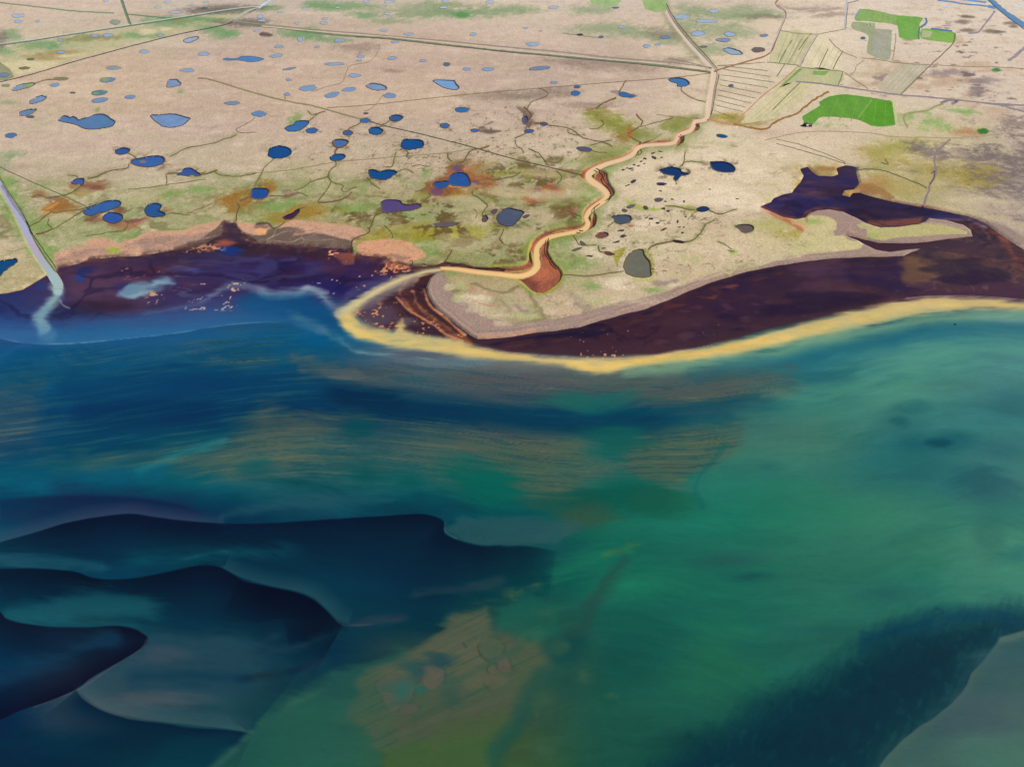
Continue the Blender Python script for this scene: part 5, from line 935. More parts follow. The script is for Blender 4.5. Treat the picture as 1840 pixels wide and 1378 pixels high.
# round and oval ponds: (x, y, width, height, tilt[, colour override or None, rim])
ZN = {
 'farleft': ('beyond the green far-left track', [(31,29,25,7),(34,39.5,16,6),(68,39,9,4),(207,40,19,9,0,(150,160,140),.6),(190,2,9,3),(301,4.5,12,4),(284,13.5,14,3.5),(316,22.5,27,4),(370,4.5,12,3),(345,9,9,2.5),(367,15,13,4,0,(110,115,125),.4)]),
 'strip': ('in the green left strip', [(171,64.5,16,6),(194,64,20,6.5),(109,72.5,11,5),(289,64,14,5),(110,94.5,15,5.5),(55.5,107,15,4,0,(110,120,110),.3),(43,123,20,5,0,(128,136,88),.4),(6,135,20,7,0,(110,140,180),1.6)]),
 'backleft': ('just below the dark ditch', [(344,71,29,9,-12),(260,93,18,6),(366,97.5,22,6.5),(204,122,28,7,0,(140,160,165),.7),(337,127,24,7),(99,153,18,6,-10),(10,154,17,5,0,(150,150,110),.3),(130.5,167,10,3,0,(110,95,105),.5),(234,175,20,6.5,-8)]),
 'midleft': ('in the left bog', [(68,178.5,33,10,-18),(50,201.5,31,10,-14),(55,210,15,5,0,(88,104,100),.5),(417.5,185.5,28,7),(20,244,22,10,-8),(465,205,29,11)]),
 'topmid': ('beyond the double track at the top', [(467.5,30,13,6),(470,37.5,15,3.5),(505,22.5,11,2.5),(547,16,8,3.5),(607.5,14,10,2.5),(657.5,3,12,4),(699,4,21,4.5),(800,2.5,12,4),(797.5,14,15,4),(881,4,16,5),(696,25.5,12,3),(701,34,9,2.5),(584,34,10,3),(582,42,14,5),(534,42.5,10,3.5),(689,55.5,14,4),(734,62,18,4),(850,62.5,13,6)]),
 'topright': ('left of the pale canal', [(995,14,19,6),(1106,14.5,14,3,0,(100,125,150),.6),(1117.5,49,15,4.5),(944,51,9,3),(972,56,7,2),(1042.5,63,11,4,0,(70,72,78),.5),(1080,67,9,4.5,0,(90,120,150),1),(957,80,23,6.5),(1196,67,20,5.5,0,(110,140,170),1.2),(1162.5,83,15,6),(1182.5,80.5,11,3.5)]),
 'belowtrack': ('just below the double track', [(462,56,12,4.5),(539.5,71,10,8),(611,73,20,6.5),(710,76,14,4),(502,84.5,18,5),(570,85,9,3),(497,101,24,6.5,-6),(647.5,102,15,5),(645.5,109.5,10,2.5),(705,105.5,17,5.5),(761,109.5,13,4),(803,116,11,7,0,(90,115,135),1.2),(839,124.5,15,5.5),(877.5,125,20,6.5)]),
 'centreback': ('above the thin brown ditch', [(602,115.5,38,5.5),(520,124,24,3.5,-10,(130,145,175)),(638,136,22,6.5),(519,144,8,4),(553,159,32,9,-8),(516,170,11,5.5),(627.5,161,27,8,-8),(596,171,31,9.5,-14),(676,156.5,37,13,8),(701,172.5,25,9.5),(971,123,36,6,-6,(120,145,180),1.6),(995.5,149,13,4),(1037.5,156,13,5,0,(66,104,160))]),
 'canalright': ('right of the pale canal', [(1226.5,30.5,30,8),(1270,38.5,40,6),(1282.5,20.5,17,7),(1254,61,26,10,4,None,.9),(1312,62,20,8,0,None,1.2),(1299,72.5,27,6,0,(128,150,200),2.2),(1317.5,93,38,10,12),(1265,84.5,15,3.5,0,(120,115,110),.5),(1372.5,64.5,15,5,0,(110,140,175),1),(1364,90,26,9,0,(118,100,92),.4),(1313.5,154.5,9,5,0,(84,110,140),1.6),(1551,69,9,5,0,(60,110,150),.5)]),
}
FR_W = ['leftmost', 'second from the left', 'third from the left', 'fourth from the left', 'fifth from the left', 'sixth from the left', 'seventh from the left', 'eighth from the left', 'ninth from the left', 'middle']
def kindof(p, col):
    w, h = p[2], p[3]; a = w * h
    c = np.array(col, float); s = 'blue'
    if c.sum() > 480: s = 'pale blue'
    if c[2] < c[0] + 6: s = 'brownish' if c[0] >= c[1] else 'weedy green'
    z = 'tiny' if a < 50 else 'small' if a < 120 else 'mid-sized' if a < 260 else 'large'
    sh = 'slit-shaped' if w / h > 4.6 else 'elongated' if w / h > 3.4 else 'oval'
    return s, z, sh
for zn, (phrase, items) in ZN.items():
    recs = []
    for i, p in enumerate(items):
        p = tuple(p) + (0,) * (5 - len(p)) if len(p) < 5 else tuple(p)
        col = p[5] if len(p) > 5 and p[5] is not None else col_for(p[1]); rim = p[6] if len(p) > 6 else (0.45 if p[1] < 60 else 0.7 if p[1] < 130 else 0.9)
        recs.append([p, col, rim, ' '.join(kindof(p, col))])
    by = {}
    for r in recs: by.setdefault(r[3], []).append(r)
    for k, rs in by.items():
        rs.sort(key=lambda r: r[0][0])
        for i, r in enumerate(rs):
            p = r[0]
            if len(rs) == 1: lab = f"only {k} pond {phrase}"
            else:
                o = FR_W[i] if i < len(rs) - 1 or i == 0 else 'rightmost'
                lab = f"{o.replace(' from the left', '')} {k} pond {phrase}" if i and o != 'rightmost' else f"{o} {k} pond {phrase}"
                if 'from the left' in o: lab = f"{k} pond {phrase}, {o}"
            pond(ell_pts(p[0], p[1], p[2] * .94, p[3] * .92, p[4], 0.20, i + p[0]), r[1], r[2], label=lab, group='round ponds scattered over the bog')
def P_(pts, jit=0.5, sc=6): return densify(pts, 1.5, jit, sc)
G1 = 'round ponds scattered over the bog'
# individually shaped ponds
pond(P_([(401,107),(407,105),(418,106),(428,105),(434,102),(446,101.5),(460,103),(470,105),(474,107),(467,110),(452,112),(436,110),(425,108.5),(410,109)], .3), (84,132,188), .8, (40,52,66), 'long thin dark-rimmed pond winding below the dark ditch, left of centre', G1)
pond(P_([(21,161),(27,156),(36,152),(48,150),(58,149),(63,151),(57,155),(48,158),(36,161),(26,163)], .2), (132,158,190), .8, label='slanted pond with a green weedy middle, near the left edge below the dark ditch', group=G1, weed=[(ell_pts(50,154,20,6,-12), (140,160,110))])
pond(ell_pts(109,142,26,5,0), (140,140,92), .6, (95,75,60), 'olive green silted pond joined by a brown thread to the slanted weedy pond', G1)
pond(ell_pts(193,144,27,8.5,-5), (108,144,196), .8, label='oval pond left of centre of the left bog, its left half green with weed', group=G1, weed=[(ell_pts(188,143,17,7,0), (132,148,112))])
pond(P_([(300,156),(301,148),(304,144),(311,143),(317,143),(320,146),(325,150),(323,153),(314,155),(306,157)], .3), None, .8, label='blue pond with a hooked lower left tail above a green patch', group=G1)
pond(ell_pts(178,167,28,9,-6), (96,136,160), .7, label='teal weed-streaked pond, upper of the stacked pair above the heart pond', group=G1, weed=[(ell_pts(172,168,12,4,-10), (120,150,100)), (ell_pts(187,164,8,3,0), (120,150,100))])
pond(ell_pts(179,180.5,29,8,-8), None, .8, label='plain blue pond, lower of the stacked pair above the heart pond', group=G1)
pond(P_([(105,216),(110,210),(117,208),(125,211),(132,209.5),(138,213),(141,216),(148,213),(158,211),(170,206),(180,205),(190,207),(198,213),(206,218),(204,224),(198,228),(186,230),(172,232),(158,232),(146,229),(141,226),(132,223),(124,221),(114,219)], .3), (88,128,180), .7, (74,70,70), 'largest pond of the left bog, heart-shaped with a smaller left lobe', G1, deep=True)
pond(P_([(271,207),(285,207),(293,205.5),(305,205),(316,205.5),(325,208),(335,211),(341,213),(336,218),(329,224),(316,228),(304,229),(291,226),(282,220),(275,214)], .4), (118,152,202), .7, (84,70,66), 'broad pale blue pond with a dark ragged left corner, right of the heart-shaped pond', G1, deep=True)
pond(ell_pts(219.5,271.5,25,11,-8), (46,92,170), 1.9, (96,66,52), 'small blue pond with a brown rim above the pond with an islet', G1)
o_ = pond(P_([(236,290),(243,286),(255,284),(270,281),(285,280.5),(293,283),(295,289),(290,294),(280,298),(265,299.5),(250,298),(240,295)], .3), (56,102,178), 2.2, (98,66,50), 'long blue pond with a small brown islet, at the left below the heart-shaped pond', G1)
g = flat('islet', ell_pts(256,291,12,5,0,.25), -0.6, M_BANK, o_); setcol(g, (130, 112, 100)); g.location.z += 0
pond(P_([(128,327),(134,323),(142,321),(150,321),(150,327),(148,333),(145,332),(143,329),(136,331),(131,330)], .3), (62,92,178), .8, (92,62,60), 'small violet-blue pond with a tail, above the rusty brown marsh patch', G1)
pond(P_([(318,313),(326,309),(330,304),(337,302),(345,303),(350,306),(355,310),(360,314),(352,316),(344,313),(338,316),(328,315)], .5), (52,88,160), .8, (100,72,60), 'ragged star-like pond among brown cracks, right of the islet pond', G1)
pond(P_([(151,378),(158,372),(170,369),(185,363),(197,360.5),(209,360),(216,363),(215,369),(206,374),(198,377),(190,380),(178,382),(166,387),(155,386),(151,382)], .3), (52,96,168), .9, (70,60,70), 'upper pond of the overlapping blue pair near the left shore', G1)
pond(P_([(186,388),(191,384),(197,381),(205,382),(214,384),(220,388),(219,394),(212,399),(203,401),(194,399),(188,396),(186,392)], .3), (46,86,168), .8, (90,60,64), 'rounder lower pond of the overlapping blue pair near the left shore', G1)
pond(P_([(260,378),(263,371),(270,367),(280,365),(289,368),(289,373),(285,378),(291,381),(297,384),(294,388),(284,389),(275,390),(266,387),(262,383)], .4), (40,84,150), .8, (56,58,70), 'dark blue pond with a scalloped lower shelf, left of centre near the shore', G1)
pond(P_([(-30,482),(-10,472),(0,469),(10,467),(20,466),(27,464),(31,468),(29,472),(22,477),(14,481),(10,485),(4,490),(0,495),(-25,505)], 1.2, 4), (4,74,130), .6, (110,110,80), 'deep blue ragged pond cut by the left edge, beside the pale stream', G1)
pond(P_([(451,347),(452,341),(458,338),(466,338),(478,339),(483,343),(481,350),(477,355),(468,357.5),(458,357),(451,354)], .3), (36,78,156), 1.6, (140,92,48), 'blue pond with an orange-brown fringe, just above the bay and left of centre', G1)
pond(P_([(483,273),(485,267),(492,264),(502,262),(512,264),(519,267),(523,272),(521,278),(514,282),(503,284),(492,284),(484,281),(482,278)], .7, 4), (6,82,152), .9, (44,48,60), 'deep blue round pond with ragged dark rim, left of the diagonal ditch', G1)
pond(P_([(512,230),(520,226),(528,224),(531,219),(540,217),(550,217),(555,219),(551,225),(545,230),(538,234),(527,236),(517,235)], .3), (58,112,180), .8, (66,66,66), 'kidney-shaped blue pond below a green grassy wedge', G1)
pond(ell_pts(560,235,20,9,-4), (58,104,170), 1.6, (90,66,52), 'small oval pond touching the right end of the kidney-shaped pond', G1)
pond(ell_pts(625,239,15,8,0), (66,98,160), 3.4, (104,78,52), 'small pond in brown fen, upper of two joined on the winding creek', G1)
pond(P_([(599,256),(603,252),(612,251),(621,252),(625,255),(622,259),(616,263),(608,265),(602,262)], .4), (72,112,170), 4.2, (106,80,50), 'lower pond of two joined in brown fen on the winding creek', G1)
pond(P_([(593,283),(598,279),(606,277),(615,277),(620,280),(617,285),(610,288),(601,289),(595,287)], .3), (38,94,166), 1.0, (52,60,60), 'blue pond at the head of the branching creek above the shore', G1)
pond(ell_pts(656,217,18,7.5,0), (66,112,170), .9, (70,66,60), 'small blue pond sitting on the diagonal ditch', G1)
pond(ell_pts(711,212,23,11,-4), (50,100,164), 1.2, (66,58,56), 'blue pond just right of the diagonal ditch', G1)
pond(ell_pts(674.5,235,24,13,0,.12), (40,100,168), 1.3, (60,58,58), 'round blue pond just below the diagonal ditch', G1)
pond(ell_pts(657.5,204,9,3,0), (100,95,95), .6, label='tiny dark pool above the pond on the diagonal ditch', group=G1)
pond(P_([(722,256),(726,251),(736,250.5),(748,251),(758,253),(761,259),(758,265),(748,267),(735,269),(725,266),(721,262)], .3), (8,86,158), .9, (44,48,60), 'deep blue box-shaped pond below the diagonal ditch', G1)
pond(P_([(663,306),(672,305),(680,308),(690,306),(699,305),(710,307),(712,311),(705,316),(698,321),(688,323),(675,321),(667,319),(664,313)], .8, 3), (16,80,148), .7, (84,70,60), 'deep blue jagged-edged pond left of the orange star-shaped fen', G1)
pond(P_([(778,145),(792,144),(806,144.5),(816,145.5),(819,151),(824,157),(822,160),(815,161),(803,159),(794,156),(786,151)], .3), (120,164,216), .6, (80,84,84), 'pale blue triangular pond left of the river, in the middle of the brown bog', G1)
pond(ell_pts(829.5,197.5,24,9,0,.16), (54,112,174), 1.0, (66,62,58), 'ragged blue pond above the diagonal ditch, right of centre of the bog', G1)
pond(ell_pts(799,226,15,8,0,.16), (60,106,164), 2.2, (92,72,62), 'small blue pond in a spiky brown rim right of the deep box-shaped pond', G1)
pond(ell_pts(853,234.5,15,5,0,.16), (66,104,160), 1.2, (88,72,66), 'small blue pool at the left end of a dark brown wet patch', G1)
pond(P_([(806,325),(807,318),(812,313),(820,310.5),(828,310),(836,312),(842,319),(845,327),(844,333),(838,335),(826,334),(814,333),(808,331),(800,337),(788,338),(778,333),(780,328),(790,326),(799,325)], .3), (40,84,156), .9, (124,84,70), 'blue pond with a violet left lobe inside the orange star-shaped fen', G1)
pond(P_([(685,363),(695,359),(710,359),(719,361),(723,366),(735,368),(748,366),(756,368),(755,372),(742,377),(728,379),(710,380),(696,382),(688,380),(686,371)], .4), (88,70,124), .8, (110,80,80), 'purple shallow pool on the branching creek above the shore', G1)
pond(P_([(509,390),(516,386),(524,383),(531,378),(538,375),(537,381),(531,388),(525,393),(516,394),(511,393)], .6), (64,44,78), .6, (120,84,50), 'dark slanted pool in ochre moss at the edge of the pink strand', G1)
pond(P_([(893,390),(898,382),(905,376),(915,373.5),(926,376),(940,380),(938,387),(930,396),(922,405),(910,406),(900,402),(895,397)], .5), (78,88,114), .9, (74,62,56), 'slate grey round pond left of the winding river', G1)
pond(ell_pts(945,389,12,5,-20,.3), (92,84,90), .4, (80,66,50), 'slim grey pool beside the slate grey round pond', G1)
pond(ell_pts(871,392,9,12,20,.3), (98,88,92), .6, (90,66,50), 'grey pool patches left of the slate grey round pond', G1)
pond(ell_pts(888,380,11,8,-30,.3), (96,84,92), .6, (90,70,50), 'small grey pool touching the upper left of the slate pond', G1)
pond(ell_pts(800,403,44,8,-4,.25), (104,90,98), .5, (110,90,60), 'flat grey-mauve pool above a bright olive moss patch', G1)
pond(P_([(1202,142),(1214,140),(1226,141),(1235,145),(1238,151),(1230,155),(1218,155),(1217,150),(1206,147)], .3), (66,120,182), .8, (70,74,84), 'comma-shaped blue pond left of the straight river reach', G1)
pond(P_([(1113,166),(1122,166),(1130,169),(1138,172),(1137,175),(1126,175),(1118,174),(1114,171)], .3), (58,110,168), .8, (80,70,76), 'blue wedge pond in a dark patch left of the straight river', G1)
pond(ell_pts(1034,168,16,8.5,0), (56,114,178), .8, (60,66,74), 'round blue pond, lower one of the pair on the brown ditch', G1)
pond(ell_pts(950.5,236,17,6.5,-4), (76,92,150), 1.0, (84,74,80), 'small blue-violet pond at the foot of a dark branching patch', G1)
pond(ell_pts(944,215,9,13,10,.15), (92,90,124), 2.8, (106,88,92), 'upright violet pool inside the dark branching patch', G1)
pond(ell_pts(977.5,223,13,6,5,.1), (84,88,130), 1.6, (104,88,88), 'small violet pool at the right tip of the dark branching patch', G1)
pond(P_([(1036,266),(1044,264),(1055,265),(1063,268),(1062,272),(1050,272.5),(1042,271)], .3), (92,88,118), .8, (100,88,90), 'flat violet pool left of the winding river', G1)
pond(P_([(1276,291),(1284,291),(1296,290),(1310,293),(1318,299),(1321,305),(1317,309),(1300,309.5),(1288,307),(1280,303),(1277,297)], .4), (0,56,112), .7, (110,112,96), 'deep navy oval pond, rightmost on the meadow right of the river', G1)
pond(P_([(1185,305),(1192,303),(1203,300),(1212,301),(1221,303),(1226,309),(1234,311),(1240,310),(1234,315),(1225,316),(1219,321),(1214,325),(1210,320),(1212,316),(1200,314),(1190,311)], .6, 4), (0,58,112), .6, (110,110,80), 'deep navy pond shaped like a fish, on the meadow right of the river', G1)
pond(ell_pts(1297,244.5,20,6,8), (22,84,140), .8, (150,148,100), 'small dark blue pond in yellow moss, above the deep navy oval', G1)
pond(ell_pts(1138,326,10,5,-25,.2), (66,62,86), .3, label='small black slanted pool on the meadow near the river bend', group=G1)
pond(ell_pts(1187.5,330.5,17,5,0,.35), (58,56,92), .3, label='small splotchy dark pool below the fish-shaped pond', group=G1)
pond(P_([(1252,375),(1258,372),(1265,371),(1272,373),(1275,377),(1268,380),(1260,381),(1253,378)], .3), (40,54,92), .5, (100,100,66), 'small dark pond strung on a thin creek in the right meadow', G1)
pond(P_([(1099,389),(1108,387),(1118,386),(1130,387),(1134,391),(1133,397),(1124,401),(1114,402),(1106,399),(1103,393)], .4), (74,86,104), .6, (92,92,84), 'grey pond with a pointed left end, right of the river bend', G1)
pond(P_([(1321,407),(1327,404),(1338,403),(1348,404),(1354,408),(1353,414),(1343,418),(1334,417),(1328,411)], .3), (104,88,86), .6, (120,112,84), 'brown-grey oval pond in the right meadow', G1)
pond(P_([(1071,425),(1073,420),(1082,417),(1090,418),(1093,422),(1088,426),(1078,428)], .4), (124,78,72), .6, (150,110,70), 'maroon pool just right of the river', G1)
pond(P_([(1136,452),(1147,448),(1155,449),(1158,458),(1166,468),(1169,476),(1169,485),(1170,492),(1167,497),(1152,498),(1138,496),(1126,491),(1124,485),(1121,478),(1124,467),(1129,458)], .4), (112,110,94), .9, (108, 96, 50), 'large grey-brown egg-shaped pond between river mouth and beach', G1)
pond(ell_pts(1219,434,22,4.5,8,.2), (60,40,48), .5, (130,100,50), 'black slit pool at the end of an ochre creek', G1)
pond(ell_pts(1094,455,18,6,10,.35), (112,66,62), .5, (150,120,60), 'dark red pool left above the egg-shaped pond', G1)
for c, l in [((1183,359,15,7,-6,(98,90,104)), 'small grey-mauve pool above a strip of lime moss'), ((1133,371,16,6,-18,(104,98,108)), 'small grey forked pool left of the lime moss strip'), ((1122,378,10,5,10,(96,92,104)), 'tiny grey pool below the forked grey pool'),
             ((1036,448,18,4,-18,(104,96,88)), 'thin grey slanted pool in the meadow beside the river'), ((1047,437,12,5,30,(100,92,86)), 'thin grey kinked pool nearest the river in the meadow'), ((1160,373,9,6,25,(84,80,84)), 'dark fleck pool below the lime moss strip'),
             ((1245,391,0,0,0,None), '')]:
    if c[5]: pond(ell_pts(c[0], c[1], c[2], c[3], c[4], .3), c[5], .3, (130, 120, 84), l, G1)
# little peat slivers as pools
SL = [(1173,275,8,2.5),(1186,272,7,2),(1176,283,11,5),(1159,285,6,3),(1152,290,5,3),(1140,296,5,2.5),(1147,298,6,2),(1158,294,5,1.6),(1133,303,12,2),(1121,305,7,2.5),(1136,306,6,2),(1127,302,5,1.6),(1189,283,4,2),(1128,333,9,2.5),(1208,358,6,2),(1196,362,6,2),(1229,362,3,4),(1201,379,7,4),(1193,375,7,4),(1170,393,9,3),(1182,401,7,4),
      (1218,398,4,5),(1221,408,5,2),(1229,408,4,2),(1227,418,6,2.5),(1162,391,6,2),(1193,412,10,3),(1232,389,5,2),(1187,343,8,1.6),(1146,471,0,0),(1060,460,12,3),(1043,415,8,3),(1324,237,0,0),(1276,340,4,1.5),(1326,357,6,1.6),(1084,446,7,2),(1116,414,10,3),(1120,424,9,5),(1107,435,14,3),(1450,247,4,1)]
for i, s in enumerate(SL):
    if s[2]:
        o = flat('peat_pool', ell_pts(s[0], s[1], s[2], s[3], (i * 37) % 40 - 20, .45, i), 0.46, M_POND)
        setcol(o, (66, 60, 62) if i % 3 else (88, 60, 50)); tag(o, 'tiny dark sliver of peat pool scattered on the meadow right of the river', 'peat pool', 'peat slivers on the right meadow')

# ------------------------------------------------------------------ ditches, creeks, tracks
NS = [0]
def strip(name, pts, w, col, label, cat=None, z=0.07, jit=0.5, mat=None, wj=.25, **kw):
    NS[0] += 1
    o = ribbon(name, [(p[0], p[1], p[2] if len(p) > 2 else w) for p in pts], mat or M_BANK, z=z + 0.001 * NS[0], jit=jit, wj=wj, **kw)
    setcol(o, col); tag(o, label, cat, kind='structure'); return o
DI, CR = 'ditch', 'creek'
strip('ditch', [(-40,158),(0,148),(60,133),(130,112),(200,93),(260,77),(330,60),(400,46),(425,36),(455,20),(478,4),(490,-10)], 1.7, (78,84,70), 'dark straight ditch rising across the upper left bog', jit=.3)
strip('ditch', [(-40,90),(0,82),(60,73.5),(120,64),(220,49),(330,32.5),(420,18),(462,13)], 2.0, (98,118,104), 'greenish ditch beside the pale track at the far left', jit=.2)
strip('track', [(-40,84),(0,79),(60,71),(120,61.5),(220,46.5),(330,30),(420,16),(466,12)], 1.3, (196,200,182), 'pale straight track across the far left bog', jit=.15, z=.11)
strip('ditch', [(214,-12),(222,12),(229,32),(235,46)], 4.5, (112,136,106), 'broad green drain running up to the top left edge', jit=.4); strip('ditch', [(217,-12),(225,14),(236,46)], 1.1, (72,92,80), 'dark line of water along the broad green drain', z=.12, jit=.2)
strip('ditch', [(-20,3),(60,12),(130,20),(205,24)], 2.4, (128,146,112), 'faint green drain across the top left', jit=.5); strip('ditch', [(228,26),(270,30),(300,33),(340,32)], 2, (100,128,98), 'faint green drain right of the broad green drain', jit=.5)
strip('track', [(422,34),(440,22),(470,12),(490,4),(505,-8)], 2.0, (180,184,172), 'pale track climbing to the top edge at the junction', jit=.2, z=.1)
strip('track', [(418,40),(445,26),(466,16)], 1.2, (170,170,160), 'second pale rut of the climbing track', jit=.2, z=.12)
strip('stream', [(466,15),(472,9),(480,4),(492,-6)], 3.4, (205,222,232), 'short bright stream at the top edge beside the junction', jit=.2, z=.14, mat=M_POND)
strip('ditch', [(424,41),(460,46),(520,53),(580,61),(640,66),(700,70),(800,81),(920,94),(1000,101),(1100,110),(1200,120),(1277,130)], 3.4, (118,124,98), 'long green drain of the double track, running to the river', jit=.4)
strip('ditch', [(640,66),(700,71),(800,82),(920,94.5),(1040,106),(1150,116),(1276,131)], 1.2, (84,90,74), 'dark water line of the long drain', z=.12, jit=.3)
strip('track', [(424,38),(460,43),(520,49),(580,55),(640,60),(720,67),(800,74),(920,86),(1000,93),(1100,104),(1200,112),(1280,122)], 2.2, (150,136,124), 'greyish rutted track above the long drain', jit=.3, z=.1)
strip('track', [(470,47),(560,56),(700,67),(830,80),(920,90),(1060,104),(1200,116)], 1.6, (206,190,164), 'pale verge between the rutted track and the long drain', jit=.3, z=.11)
strip('ditch', [(355,141),(372,142),(400,150),(460,168),(520,183),(560,190),(600,201),(650,215)], 2.6, (140,130,92), 'olive diagonal ditch, upper half', jit=.4)
strip('ditch', [(662,217),(690,226),(760,242),(850,265),(920,285),(985,300),(1046,315)], 1.8, (88,82,58), 'dark diagonal ditch, lower half running to the river bend', jit=.3)
strip('ditch', [(588,194),(650,190),(700,185),(800,174),(920,163),(1040,153),(1130,146),(1200,141),(1260,134),(1278,132)], 1.3, (136,112,88), 'thin brown ditch crossing the bog to the river', jit=.4)
strip('ditch', [(440,312),(520,306),(600,292),(700,283),(800,275),(850,267)], 1.2, (134,124,88), 'faint straight drain across the middle bog', jit=.6)
strip('ditch', [(0,300),(20,310),(60,328),(110,350),(150,369),(163,376)], 1.4, (100,98,68), 'thin straight ditch slanting to the left shore ponds', jit=.3)
strip('ditch', [(-30,428),(0,426),(38,423)], 1.3, (140,130,90), 'short faint ditch left of the pale stream')
strip('ditch', [(1285,128),(1300,123),(1345,110),(1383,96),(1398,60),(1412,26),(1400,14),(1394,7),(1398,0),(1408,-10)], 2.8, (160,112,84), 'reddish ditch bending up to the top edge from the river junction', jit=.3)
strip('ditch', [(1383,95),(1398,60),(1411,27),(1394,7)], 2.0, (214,188,180), 'pinkish silt water in the bending ditch', z=.13, jit=.2, mat=M_POND); strip('ditch', [(1386,92),(1401,58),(1412,26),(1397,9)], .9, (84,72,78), 'shaded edge of the bending ditch', z=.16, jit=.2)
strip('ditch', [(1522,-10),(1521,8),(1519,32),(1518,53)], 2.6, (196,186,186), 'pale water ditch descending from the top edge', z=.1, jit=.2, mat=M_POND); strip('ditch', [(1524,8),(1521,32),(1520,53)], .9, (66,76,104), 'shaded edge of the descending ditch', z=.14, jit=.2); strip('ditch', [(1522,7),(1532,4),(1545,0),(1555,-8)], 1.6, (130,130,116), 'side ditch at the head of the descending ditch')
strip('ditch', [(1518,53),(1490,58),(1466,62),(1430,60),(1400,55)], 1.5, (150,140,110), 'thin ditch between the two pale ditches'); strip('ditch', [(1467,63),(1450,90),(1435,119)], 2.6, (186,178,158), 'pale straight ditch between pasture plots', z=.09, jit=.2); strip('ditch', [(1470,63),(1453,90),(1438,119)], .9, (96,98,84), 'dark edge of the straight plot ditch', z=.12, jit=.2)
strip('ditch', [(1435,119),(1400,150),(1372,171),(1345,197),(1318,223)], 2.2, (192,146,108), 'tan ditch slanting down to the river mouth meadow', jit=.3); strip('ditch', [(1317,225),(1300,221),(1285,217),(1272,214)], 1.8, (204,130,98), 'reddish ditch joining the river at its first bend')
strip('ditch', [(1318,223),(1345,229),(1375,232),(1390,222),(1405,214),(1430,205),(1450,190),(1470,175),(1490,165)], 3.4, (152,112,62), 'rusty marsh creek climbing past the bright green field', jit=1.2, wj=.6)
strip('ditch', [(1618,171),(1650,139),(1680,110),(1711,80),(1716,60)], 1.8, (110,100,74), 'dark straight ditch right of the grey-green plot', jit=.4)
for i, (a, b) in enumerate([((1300,125),(1385,138)),((1297,135),(1392,148)),((1295,144),(1380,158)),((1293,153),(1368,168)),((1291,162),(1358,177)),((1289,171),(1350,186)),((1287,180),(1340,193)),((1286,189),(1335,201)),((1284,199),(1322,213))]):
    o = strip('drain', [a, ((a[0] + b[0]) / 2, (a[1] + b[1]) / 2), b], 1.1, (128,122,96), 'thin parallel field drain right of the straight river', jit=.3); o['kind'] = 'thing'; o['category'] = 'drain'; o['group'] = 'parallel drains in the field beside the river'
for p, l in [([(1400,113),(1411,92),(1424,72)], 'dark drain splitting the left pasture plot'), ([(1435,90),(1448,72),(1458,60)], 'faint drain at the plot ditch'), ([(1472,122),(1479,107),(1488,88)], 'green-edged left drain of the twin drains'), ([(1497,125),(1504,110),(1514,93)], 'green-edged right drain of the twin drains'), ([(1396,138),(1410,116)], 'short drain below the left pasture plot'), ([(1388,198),(1408,178),(1438,148)], 'tan drain in the green-tinted plot'), ([(1506,155),(1515,130)], 'short plot edge right of the green strip')]:
    strip('drain', p, 1.6, (112,116,78), l, jit=.3)
strip('ditch', [(1378,112),(1430,117),(1435,120),(1460,124),(1500,127),(1516,129)], 1.5, (118,130,86), 'green ditch along the foot of the pasture plots')
strip('road', [(1430,147),(1470,150),(1510,156),(1560,163),(1618,171),(1660,174),(1720,180),(1780,186),(1850,190),(1900,193)], 2.6, (146,130,134), 'grey road crossing the upper right', z=.09, jit=.5); strip('road', [(1770,186),(1800,190),(1825,197),(1850,204),(1890,214)], 2.2, (140,134,140), 'branch road dropping to the right edge', z=.1)
strip('road', [(1690,186),(1705,180),(1720,182),(1710,187)], 5, (140,128,132), 'widened bay of the grey road', z=.1); strip('track', [(1695,187),(1680,192),(1665,199),(1640,202),(1628,206),(1624,214),(1628,224),(1632,228)], 3.2, (152,152,104), 'olive curved track between road and green field', jit=.8)
strip('track', [(1375,252),(1400,246),(1440,238),(1480,236),(1560,239),(1605,246),(1660,247),(1720,248),(1780,243),(1830,235)], 1.5, (172,150,122), 'thin tan footpath below the green field', jit=.5); strip('track', [(1560,239),(1580,231),(1606,226)], 1.4, (196,176,150), 'pale side path up to the green field')
strip('track', [(1708,250),(1694,262),(1683,273),(1679,288),(1681,300),(1683,310),(1677,322),(1671,332),(1669,342),(1664,356),(1660,371)], 3.4, (140,122,124), 'winding mauve dirt track down to the lagoon', jit=.8, wj=.4)
strip('track', [(1674,312),(1680,308),(1677,322),(1671,332)], 2.0, (96,80,92), 'dark wet stretch of the winding track', z=.12)
strip('track', [(1780,66),(1790,50),(1800,38),(1790,22)], .1, (150,140,140), 'x') if False else None
strip('creek', [(1788,20),(1782,28),(1775,38),(1765,50),(1758,58),(1740,60)], 3.2, (150,140,146), 'grey gully running down from the blue canal', jit=.6, wj=.5); strip('creek', [(1845,84),(1835,92),(1824,102),(1812,110)], 5, (150,142,144), 'grey gully at the right edge', jit=.8, wj=.5)
strip('canal', [(1768,-16),(1780,0),(1795,14),(1812,27),(1828,38),(1850,52),(1900,84)], 8.5, (84,126,166), 'broad blue canal across the top right corner', z=.12, jit=.4, mat=M_POND); strip('canal', [(1764,-16),(1776,0),(1791,15),(1808,29),(1824,41),(1846,56)], 1.4, (64,92,112), 'dark bank of the blue canal', z=.15, jit=.3)
